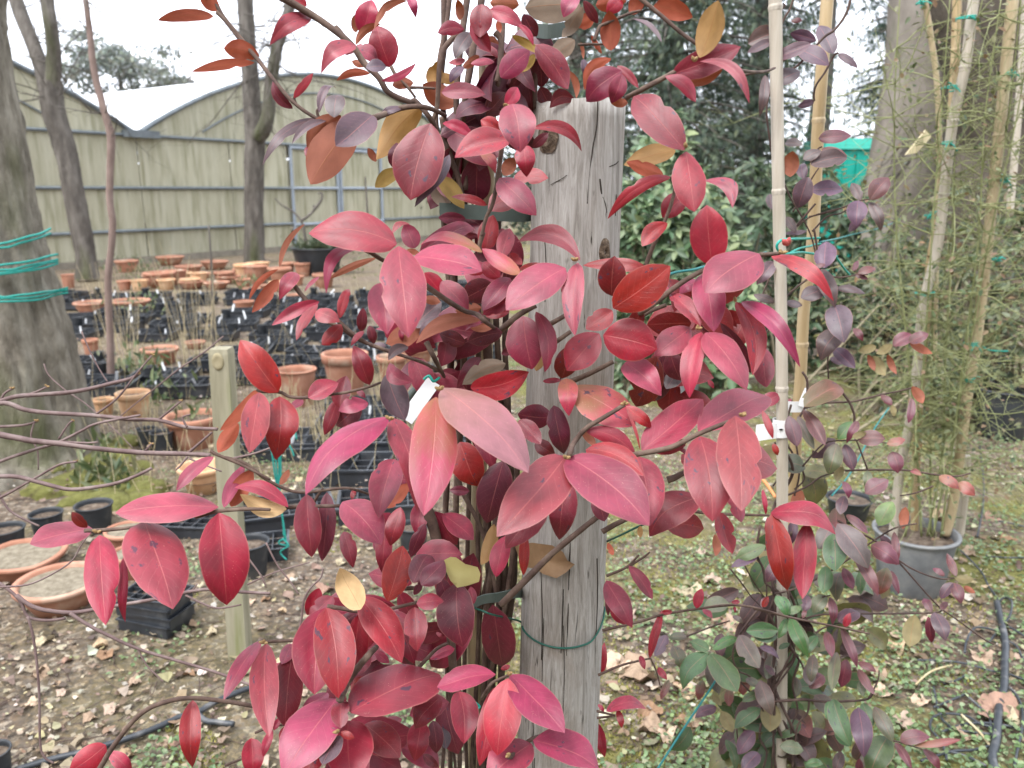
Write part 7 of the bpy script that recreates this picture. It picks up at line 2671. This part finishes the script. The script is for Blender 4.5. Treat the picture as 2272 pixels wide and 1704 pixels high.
# ------------------------------------------------------------------ the bare shrub reaching in from the left
bsb = Vector((-1.5, 1.3, 0))
bare = thing('bare_shrub', 'leafless shrub whose thin purplish branches reach in from the left edge', 'shrub', bsb)
M_BARE = mat('purplish_bark', [(0.085, 0.05, 0.048), (0.15, 0.098, 0.092), (0.22, 0.165, 0.15)], rough=.7, scale=30, bump=.3, bump_scale=120, dist=.001)
BARE = """
O 4.2 1.30 -300,1200 0,1080 100,1050 220,1040 420,1025 560,1000 700,965 800,940 850,910
O 2.4 1.30 100,1050 200,1030 290,990
O 2.4 1.30 0,1082 30,1030 80,1000
O 4.0 1.28 -120,1120 30,1090 150,1130 300,1150 560,1165 800,1190 970,1195 1150,1240 1335,1250
O 2.2 1.28 970,1195 1060,1120 1110,1080
O 2.0 1.28 580,1165 720,1060 830,920 930,800
O 5.0 1.25 -300,1240 0,1285 200,1322 400,1342 600,1370 880,1395 1150,1402 1290,1412
O 2.0 1.25 880,1395 930,1340
O 2.6 1.25 1150,1400 1220,1340 1300,1270
O 2.0 1.24 1430,1430 1560,1400 1659,1365
O 3.0 1.27 -200,1560 0,1450 200,1380 360,1330 500,1260 600,1215 860,1165
O 1.8 1.27 360,1310 420,1220 445,1200
O 2.8 1.30 -120,1235 0,1235 150,1225 230,1200
O 1.6 1.30 210,1210 190,1300 230,1380 235,1500
O 3.6 1.22 -200,1540 0,1540 120,1545 330,1600 430,1620 560,1610 720,1580 850,1530 930,1490
O 2.4 1.22 -60,1700 60,1640 200,1560 360,1470 470,1450
O 2.0 1.25 360,1350 380,1330 530,1335 600,1330
O 1.8 1.26 1150,1240 1120,1180 1170,1160
O 2.0 1.24 1150,1420 1110,1470 1080,1500
O 1.6 1.24 1160,1430 1230,1460 1360,1510
O 1.5 1.35 500,650 560,790 620,900 660,960
O 1.5 1.4 1370,680 1250,780 1100,880 1000,960 900,1040 800,1120 730,1180
O 1.3 1.4 270,850 300,920 400,1010 520,1090 600,1160 700,1250 820,1370
R 2.4 1.26 -60,-120 0,0 60,90 160,150 240,185
R 3.0 1.24 -160,480 0,540 120,640 170,740 280,765 400,752
R 3.4 1.24 100,610 200,680 330,710 470,715 620,690 800,660 1000,625 1250,575 1480,590 1659,600
R 1.8 1.24 1000,625 1160,590 1210,540
R 1.8 1.24 1140,610 1240,660 1340,690 1480,668
R 2.8 1.22 430,720 520,780 650,850 850,940 1080,1010 1330,1085 1560,1170
R 1.6 1.22 840,930 900,1040 960,1100 1000,1140
R 2.2 1.22 170,740 210,900 240,1200 245,1500 270,1600 330,1640
R 1.6 1.2 0,560 170,545 320,480 440,400 500,300 560,220
J 1.6 1.26 300,0 380,160 480,290 540,380
J 2.0 1.3 530,700 560,560 580,420 630,330 700,260 720,190
J 1.6 1.3 150,90 260,240 300,330
J 1.4 1.35 160,310 360,220 620,145
"""
def raw_depth(d, y):
    return d
stems_from(bare, BARE, raw_depth, M_BARE, 6, .12, 'branch')
for t, x, y in (('O', 80, 1000), ('O', 290, 990), ('O', 850, 910), ('O', 1110, 1080), ('O', 930, 1340), ('O', 445, 1200), ('O', 230, 1200), ('O', 940, 795), ('O', 1335, 1250), ('O', 470, 1450)):
    a, b = px(t, x, y)
    bud(bare, a, b, 1.29, .0026, raw_depth)
# its hidden main stems, standing left of the frame
for k in range(3):
    tube('stem', [(bsb + Vector((.05 * k, .03 * k, -.1)), .014), (bsb + Vector((.02 + .06 * k, .02, .35)), .012), (P(-330 + 20 * k, (933, 988, 1100)[k], 1.27), .006)], M_BARE, bare, 8, 6, .1)

# dry straws and seedlings among the pots
M_STRAW = mat('dry_straw', [(0.32, 0.25, 0.13), (0.45, 0.37, 0.22), (0.55, 0.48, 0.32)], rough=.8, scale=20, bump=0)
V, F = [], []
rr = random.Random(31)
def straw(p, h, lean, r=.0022):
    pts = []
    d = Vector((lean[0], lean[1], 1)).normalized()
    q = p.copy()
    for k in range(5):
        pts.append((q.copy(), r * (1 - .7 * k / 5)))
        d = (d + Vector((rr.gauss(0, .07), rr.gauss(0, .07), 0))).normalized()
        q += d * h / 4
    tube_geo(V, F, pts, 3, cap=False)
for i in range(240):
    x, y = rr.uniform(170, 960), rr.uniform(640, 1120)
    straw(on_ground(x, y), rr.uniform(.15, .5), (rr.gauss(0, .25), rr.gauss(0, .2)))
for cx, cy, n, h in ((420, 820, 16, 1.0), (475, 800, 10, .8), (290, 800, 14, .9), (250, 780, 8, .8), (860, 900, 30, .35), (640, 950, 30, .3), (720, 1000, 30, .35), (560, 1000, 24, .3), (920, 1000, 20, .35), (340, 980, 16, .3)):
    for _ in range(n):
        straw(on_ground(cx + rr.gauss(0, 14), cy + rr.gauss(0, 8)), h * rr.uniform(.5, 1.1), (rr.gauss(-.03, .12), rr.gauss(0, .1)), .0032)
link('dry_grass', mesh('dry_grass', V, F), M_STRAW, kind='stuff')
# green weeds between the pots
V, F, C = [], [], []
for i in range(900):
    cx, cy, s = rr.choice(((215, 600, 26), (300, 600, 30), (330, 620, 30), (700, 545, 40), (790, 590, 40), (360, 880, 34), (300, 830, 30), (420, 980, 22), (170, 1010, 40), (545, 640, 12), (320, 690, 30), (240, 1080, 30)))
    g = on_ground(cx + rr.gauss(0, s), cy + rr.gauss(0, s * .4))
    g.z += abs(rr.gauss(0, .10)) + (.35 if (cy == 545) else 0)
    d = Vector((rr.gauss(0, .7), rr.gauss(0, .7), 1)).normalized()
    leaf_quad(V, F, C, g, d, Vector((rr.gauss(0, 1), -1, .6)).normalized(), rr.uniform(.04, .11), .025, vary(rr.choice([(.10, .13, .05), (.15, .17, .08), (.07, .11, .04), (.18, .19, .09)]), rr))
link('weeds', mesh('weeds', V, F, True, C), M_LEAFM, kind='stuff')
# spiky tuft and crooked bare stem in the big black tub
tb = next(o for o in bpy.data.objects if o.get('label', '').startswith('big black tub'))
tuft = thing('spiky_plant', 'grey green spiky tuft with a crooked bare stem in the big black tub', 'plant', tb.location + Vector((0, 0, tb['h0'] * tb.scale.z * .8)))
V, F, C = [], [], []
for i in range(260):
    a = rr.uniform(0, 6.3)
    d = Vector((math.cos(a) * rr.uniform(.3, 1.4), math.sin(a) * rr.uniform(.3, 1.4), rr.uniform(.5, 1))).normalized()
    leaf_quad(V, F, C, Vector((rr.gauss(.1, .22), rr.gauss(0, .1), 0)), d, Vector((0, -.4, 1)), rr.uniform(.18, .42), .03, vary(rr.choice([(.11, .14, .08), (.15, .18, .11), (.08, .11, .06)]), rr))
link('foliage', mesh('foliage', V, F, True, C), M_LEAFM, tuft, kind='stuff')
Yt = tuft.location.y
for q in ([(682, 560), (676, 520), (668, 490), (650, 470), (625, 455), (610, 440)], [(668, 490), (685, 478), (697, 465), (695, 455)], [(697, 465), (712, 445), (714, 430), (706, 428)]):
    tube('stem', [(PY(x, y, Yt), .03 - .004 * i) for i, (x, y) in enumerate(q)], M_BARK2, tuft, 6, 5, .1)
# thin dark poles beside the door
tag(tube('garden_stick', [(PY(818, 560, 15), .02), (PY(815, 470, 15), .02), (PY(810, 392, 15), .016)], M_BARK2, None, 6), 'dark stick standing before the greenhouse door', 'stick')
tag(tube('garden_stick', [(on_ground(474, 790), .012), (PY(472, 640, on_ground(474, 790).y), .012), (PY(463, 500, on_ground(474, 790).y), .008)], M_BARK2, None, 6), 'dark stick among the dry straws near the mossy tree', 'stick')
# ------------------------------------------------------------------ what lies on the ground
M_LITTER = mat('fallen_leaf_litter', [(.8, .8, .8), (1.15, 1.15, 1.15)], rough=.75, scale=30, bump=.3, bump_scale=90, attr='Col', trans=.1)
LITPAL = [(0.25, 0.185, 0.13), (0.19, 0.135, 0.095), (0.34, 0.27, 0.195), (0.14, 0.10, 0.075), (0.43, 0.375, 0.29), (0.23, 0.155, 0.11), (0.10, 0.07, 0.05), (0.33, 0.29, 0.18), (0.20, 0.175, 0.10), (0.30, 0.28, 0.16), (0.44, 0.41, 0.29)]
def litter(V, F, C, p, s, rr, col):
    """a curled fragment: three strips across a bent blade"""
    a = rr.uniform(0, 6.3)
    d = Vector((math.cos(a), math.sin(a), rr.gauss(0, .18))).normalized()
    n = Vector((rr.gauss(0, .22), rr.gauss(0, .22), 1)).normalized()
    sd = d.cross(n).normalized()
    n = sd.cross(d)
    cu = rr.uniform(-.2, .3)
    b = len(V)
    for i, (t, w) in enumerate(((0, .12), (.3, .42 * rr.uniform(.7, 1.2)), (.65, .38 * rr.uniform(.6, 1.2)), (1, .08))):
        c = p + d * s * (t - .5) + n * s * (cu * (t - .5) ** 2 * 2 + .04)
        e = abs(rr.gauss(0, .2)) * s
        V.extend([c - sd * s * w + n * e, c + sd * s * w + n * e * rr.uniform(.2, 1.6)])
    for i in range(3):
        F.append((b + 2 * i, b + 2 * i + 1, b + 2 * i + 3, b + 2 * i + 2))
    C.extend([col] * 8)
rr = random.Random(501)
V, F, C = [], [], []
for i in range(29000):
    # denser towards the camera; the strip right of the post and the lower left
    y = 1.55 + 6.5 * rr.random() ** 1.7
    hw = .72 * y + .25
    x = rr.uniform(-hw, hw)
    m_ = noise.noise(Vector((x * 1.4, y * 1.4, 7)))
    if x > -.1 and rr.random() < .3 + 1.2 * m_ + (.15 if x < .9 else 0):
        continue
    left = x < -.05
    if left and rr.random() < .42:
        continue
    s = rr.uniform(.005, .020) if rr.random() < .88 else rr.uniform(.02, .045)
    z = gz(x, y) + rr.uniform(.002, .012)
    if x < 0 and y > 3.6:
        z += .05 * rr.random()
    litter(V, F, C, Vector((x, y, z)), s, rr, vary(rr.choice(LITPAL[:8] if left and rr.random() < .8 else LITPAL), rr, .3))
link('leaf_litter', mesh('leaf_litter', V, F, False, C), M_LITTER, kind='stuff')

# bits of twig lying about
V, F = [], []
for i in range(1100):
    y = 1.6 + 5.5 * rr.random() ** 1.6
    x = rr.uniform(-.7 * y - .2, .72 * y + .2)
    a = rr.uniform(0, 6.3); l = rr.uniform(.03, .16)
    p = Vector((x, y, gz(x, y) + .006))
    d = Vector((math.cos(a), math.sin(a), rr.gauss(.03, .06)))
    k = Vector((-d.y, d.x, 0)) * l * rr.gauss(0, .08)
    tube_geo(V, F, [(p, .0016), (p + d * l * .5 + k, .0014), (p + d * l, .0008)], 4, cap=False)
link('fallen_twigs', mesh('fallen_twigs', V, F), M_DSTEM, kind='stuff')
# low green plants and moss tufts on the right
V, F, C = [], [], []
for i in range(3600):
    y = 1.6 + 5.2 * rr.random() ** 1.5
    x = rr.uniform(-.55 * y, .72 * y + .2)
    if x > .2 and x < .72 * y:
        pass
    nz_ = noise.noise(Vector((x * 2.1, y * 2.1, 31)))
    if nz_ < (-.16 if x > -.1 else .2):
        continue
    for _ in range(rr.randint(6, 16)):
        p = Vector((x + rr.gauss(0, .045), y + rr.gauss(0, .045), 0))
        p.z = gz(p.x, p.y) + rr.uniform(.004, .028)
        d = Vector((rr.gauss(0, 1), rr.gauss(0, 1), rr.uniform(.0, .8))).normalized()
        leaf_quad(V, F, C, p, d, Vector((rr.gauss(0, .4), rr.gauss(-.2, .4), 1)).normalized(), rr.uniform(.008, .022), rr.uniform(.008, .015),
                  vary(rr.choice([(.13, .20, .08), (.19, .26, .11), (.11, .165, .065), (.24, .30, .15)]), rr, .3))
link('ground_cover', mesh('ground_cover', V, F, True, C), M_LEAFM, kind='stuff')
# moss: short fuzzy blades where the ground is yellow green
V, F, C = [], [], []
for i in range(56000):
    y = 1.6 + 3.2 * rr.random() ** 1.6
    x = rr.uniform(-.5 * y, .68 * y)
    nz_ = noise.noise(Vector((x * 1.9, y * 1.9, 55)))
    if nz_ < (-.08 if x > -.1 else .25):
        continue
    p = Vector((x, y, gz(x, y)))
    h = rr.uniform(.004, .013)
    a = rr.uniform(0, 3.14)
    w = Vector((math.cos(a), math.sin(a), 0)) * .0035
    b = len(V)
    V += [p - w, p + w, p + Vector((rr.gauss(0, .004), rr.gauss(0, .004), h))]
    F.append((b, b + 1, b + 2))
    C += [vary(rr.choice([(.25, .23, .06), (.31, .29, .08), (.19, .185, .05)]), rr, .25)] * 3
link('moss_tufts', mesh('moss_tufts', V, F, False, C), M_LITTER, kind='stuff')

# the big dry leaves one can pick out
BIG = [(1395, 1360, 60), (1420, 1505, 110), (1375, 1482, 80), (1440, 1590, 70), (1512, 1540, 60), (1640, 1395, 70), (1600, 1380, 60), (1530, 1318, 60), (1580, 1290, 55), (1445, 1630, 80), (1480, 1640, 60),
       (1518, 1620, 60), (1990, 1436, 70), (2180, 1462, 60), (2205, 1585, 110), (2230, 1600, 70), (2000, 1612, 70), (2140, 1640, 50), (2045, 1560, 46), (2236, 1200, 40), (2080, 1150, 46), (2150, 1230, 40), (2200, 1150, 36),
       (2240, 1500, 50), (2060, 1380, 46), (1940, 1500, 60), (1960, 1540, 50), (235, 1460, 60), (225, 1440, 52), (300, 1520, 46), (150, 1470, 40), (100, 1425, 60), (250, 1580, 60), (200, 1600, 46), (70, 1560, 44), (420, 1500, 40),
       (280, 1690, 60), (360, 1660, 52), (395, 1660, 60), (470, 1410, 40), (140, 1540, 44), (90, 1500, 60), (560, 1340, 36), (590, 1335, 34), (625, 1360, 36), (640, 1290, 40), (720, 1310, 50), (760, 1250, 34), (1560, 1230, 40), (1545, 1620, 50)]
bigm = []
for k in range(8):
    V, F, C = [], [], []
    r_ = random.Random(k + 900)
    col = vary([(0.44, 0.31, 0.22), (0.40, 0.27, 0.18), (0.50, 0.38, 0.28), (0.34, 0.21, 0.13), (0.46, 0.36, 0.24)][k % 5], r_, .15)
    n, lob = 24, r_.choice((3, 5, 5))
    for i in range(4):
        s = (i + .2) / 3.2
        for j in range(n):
            a = 2 * math.pi * j / n
            rad = .5 * s * (1 + .13 * math.cos(lob * a + k) * s + .08 * noise.noise(Vector((math.cos(a) * 3, math.sin(a) * 3, k))) * s)
            z = .26 * noise.noise(Vector((math.cos(a) * s * 1.8, math.sin(a) * s * 1.8, k * 3))) + .2 * s ** 2 * math.cos(2 * a + k) + .09
            V.append(Vector((rad * math.cos(a), rad * .8 * math.sin(a), z)))
            C.append(tuple(c * (1 - .2 * (j % 3 == 0)) for c in col))
    F = [(i * n + j, i * n + (j + 1) % n, (i + 1) * n + (j + 1) % n, (i + 1) * n + j) for i in range(3) for j in range(n)]
    F.append(tuple(range(n)))
    me = mesh('dry_leaf', V, F, True, C)
    me.materials.append(M_LITTER)
    bigm.append(me)
bigs = []
for i, (x, y, w) in enumerate(BIG):
    p = on_ground(x, y)
    s = w / FPX * (p - CAM).dot(FWD) * (.68 if x < 700 else .9)
    o = link('dry_leaf', bigm[i % 8], None, None, p + Vector((0, 0, .006)))
    o.rotation_euler = (rr.gauss(0, .15), rr.gauss(0, .15), rr.uniform(0, 6.3))
    o.scale = (s, s, s)
    bigs.append((x, y, o))

NTH = ['lowest', 'second lowest', 'third lowest', 'fourth lowest', 'fifth lowest', 'sixth lowest', 'seventh lowest', 'eighth lowest', 'ninth lowest', 'tenth lowest', 'eleventh lowest', 'twelfth lowest']
for lo, hi, where in ((-99, 220, 'in the lower left corner'), (220, 420, 'under the round red leaves at the left'), (420, 1300, 'around the foot of the wooden stake'), (1300, 1480, 'just right of the post'),
                      (1480, 1800, 'between post and purple vine'), (1800, 2120, 'below the dusty black pot'), (2120, 9999, 'beside the thick hose at the right')):
    for k, (x, y, o) in enumerate(sorted((b for b in bigs if lo <= b[0] < hi), key=lambda b: -b[1])):
        tag(o, '%s of the large dry leaves lying %s' % (NTH[k], where), 'dry leaf', 'large dry leaves on the ground')

# ------------------------------------------------------------------ hoses and roots of drip line
M_HOSE = mat('black_hose', [(0.02, 0.024, 0.03), (0.045, 0.05, 0.058)], rough=.45, scale=14, bump=.1, spots=(18, .55, .72, (.16, .155, .15)), spec=.5)
def ground_line(name, label, t, rad, pts, cat, group=None, lift=0.0, m=M_HOSE):
    W = []
    for i, q in enumerate(pts):
        x, y = px(t, q[0], q[1])
        p = on_ground(x, y)
        p.z += rad + .01 + (q[2] if len(q) > 2 else lift)
        W.append((p, rad))
    V, F = [], []
    o = W[0][0].copy()
    tube_geo(V, F, catmull([(p - o, r) for p, r in W], 6), 8)
    return tag(link(name, mesh(name, V, F), m, None, o), label, cat, group)
ground_line('water_hose', 'thick dusty black hose running up the right side of the ground', 'S', .0115, [(1500, 1800), (1455, 1659), (1480, 1540), (1500, 1330), (1530, 1200), (1535, 1050), (1540, 950), (1530, 860), (1505, 740), (1490, 665)], 'hose')
ground_line('water_hose', 'black hose lying across the lower left corner', 'R', .0085, [(1700, 1160), (1560, 1215), (1450, 1260), (1300, 1330), (1230, 1375), (1100, 1420), (950, 1490), (760, 1550), (650, 1580), (500, 1620), (330, 1655), (100, 1720)], 'hose')
ground_line('water_hose', 'short black hose piece branching off at the lower left', 'R', .008, [(1225, 1395), (1270, 1440), (1340, 1450), (1440, 1462)], 'hose')
dg = 'thin black drip tubes on the right ground'
for lab, pts in (('drip tube curling from the thick hose to its left', [(1505, 850), (1420, 850, .02), (1340, 870, .03), (1300, 920, .01), (1290, 980)]), ('drip tube running from the pot down to the thick hose', [(1265, 345), (1320, 400), (1400, 480), (1440, 560), (1500, 640)]),
                 ('drip tube looping beside the top of the thick hose', [(1490, 670), (1530, 655, .02), (1575, 700, .03), (1560, 780, .02), (1500, 830)]), ('drip tube crossing the green patch under the purple leaves', [(1000, 1020), (1150, 1030), (1300, 1050), (1450, 1090), (1560, 1110), (1659, 1150)]),
                 ('drip tube right of the thick hose going down the edge', [(1510, 880), (1600, 930), (1640, 1010), (1659, 1040)]), ('drip tube sagging below the thick hose', [(1540, 1180), (1600, 1240), (1640, 1330), (1640, 1450), (1610, 1600), (1590, 1700)]),
                 ('drip tube snaking up from the bottom edge', [(1180, 1659), (1150, 1560), (1080, 1450), (1100, 1380), (1180, 1360), (1300, 1380), (1380, 1430), (1450, 1450)]), ('drip tube left of the big dry leaf', [(1100, 1190), (1120, 1300), (1150, 1390), (1210, 1450), (1300, 1480), (1460, 1500)]),
                 ('straight short drip tube on the bare soil', [(1100, 1320), (1200, 1280), (1300, 1240)]), ('drip tube bending round the big dry leaf', [(1300, 1250), (1380, 1320), (1440, 1390), (1450, 1480)]), ('drip tube low across the bottom right', [(1150, 1480), (1300, 1430), (1480, 1430), (1659, 1470)]),
                 ('drip tube fanning out at the bottom edge', [(1020, 1659), (1200, 1610), (1330, 1600), (1450, 1570)]), ('drip tube leaving the thick hose at the far end', [(1385, -300), (1410, -60), (1400, 100), (1370, 260)]), ('drip tube at the upper right ground by the dry leaves', [(1500, 160), (1600, 180), (1659, 195)]),
                 ('drip tube behind the pot rim going right', [(1420, 380), (1520, 385), (1659, 390)]), ('drip tube hooking back over the thick hose', [(1385, 960), (1440, 910), (1500, 840), (1560, 820), (1659, 880)]), ('drip tube piece on the dark soil', [(1160, 1170), (1230, 1160), (1290, 1130)]),
                 ('drip tube below the fan at the corner', [(1160, 1600), (1300, 1640), (1420, 1700)])):
    ground_line('drip_tube', lab, 'S', .0036, pts, 'tube', dg, .004)
ground_line('bamboo_splint', 'thin straw coloured splint lying on the green patch', 'S', .003, [(990, 1180, .01), (1080, 1120, .02), (1210, 1070, .01)], 'stick', m=M_STRAW)
ground_line('bamboo_splint', 'thin yellow splint lying near the bottom right corner', 'S', .003, [(1265, 1400, .02), (1380, 1500, .01), (1450, 1570, .0)], 'stick', m=M_STRAW)
ground_line('orange_stick', 'short orange stick leaning in the purple vine', 'S', .006, [(0, 400, .35), (45, 435, .33), (95, 470, .3)], 'stick', m=mat('orange_plastic', [(.55, .2, .07), (.62, .26, .1)], rough=.5, scale=20))
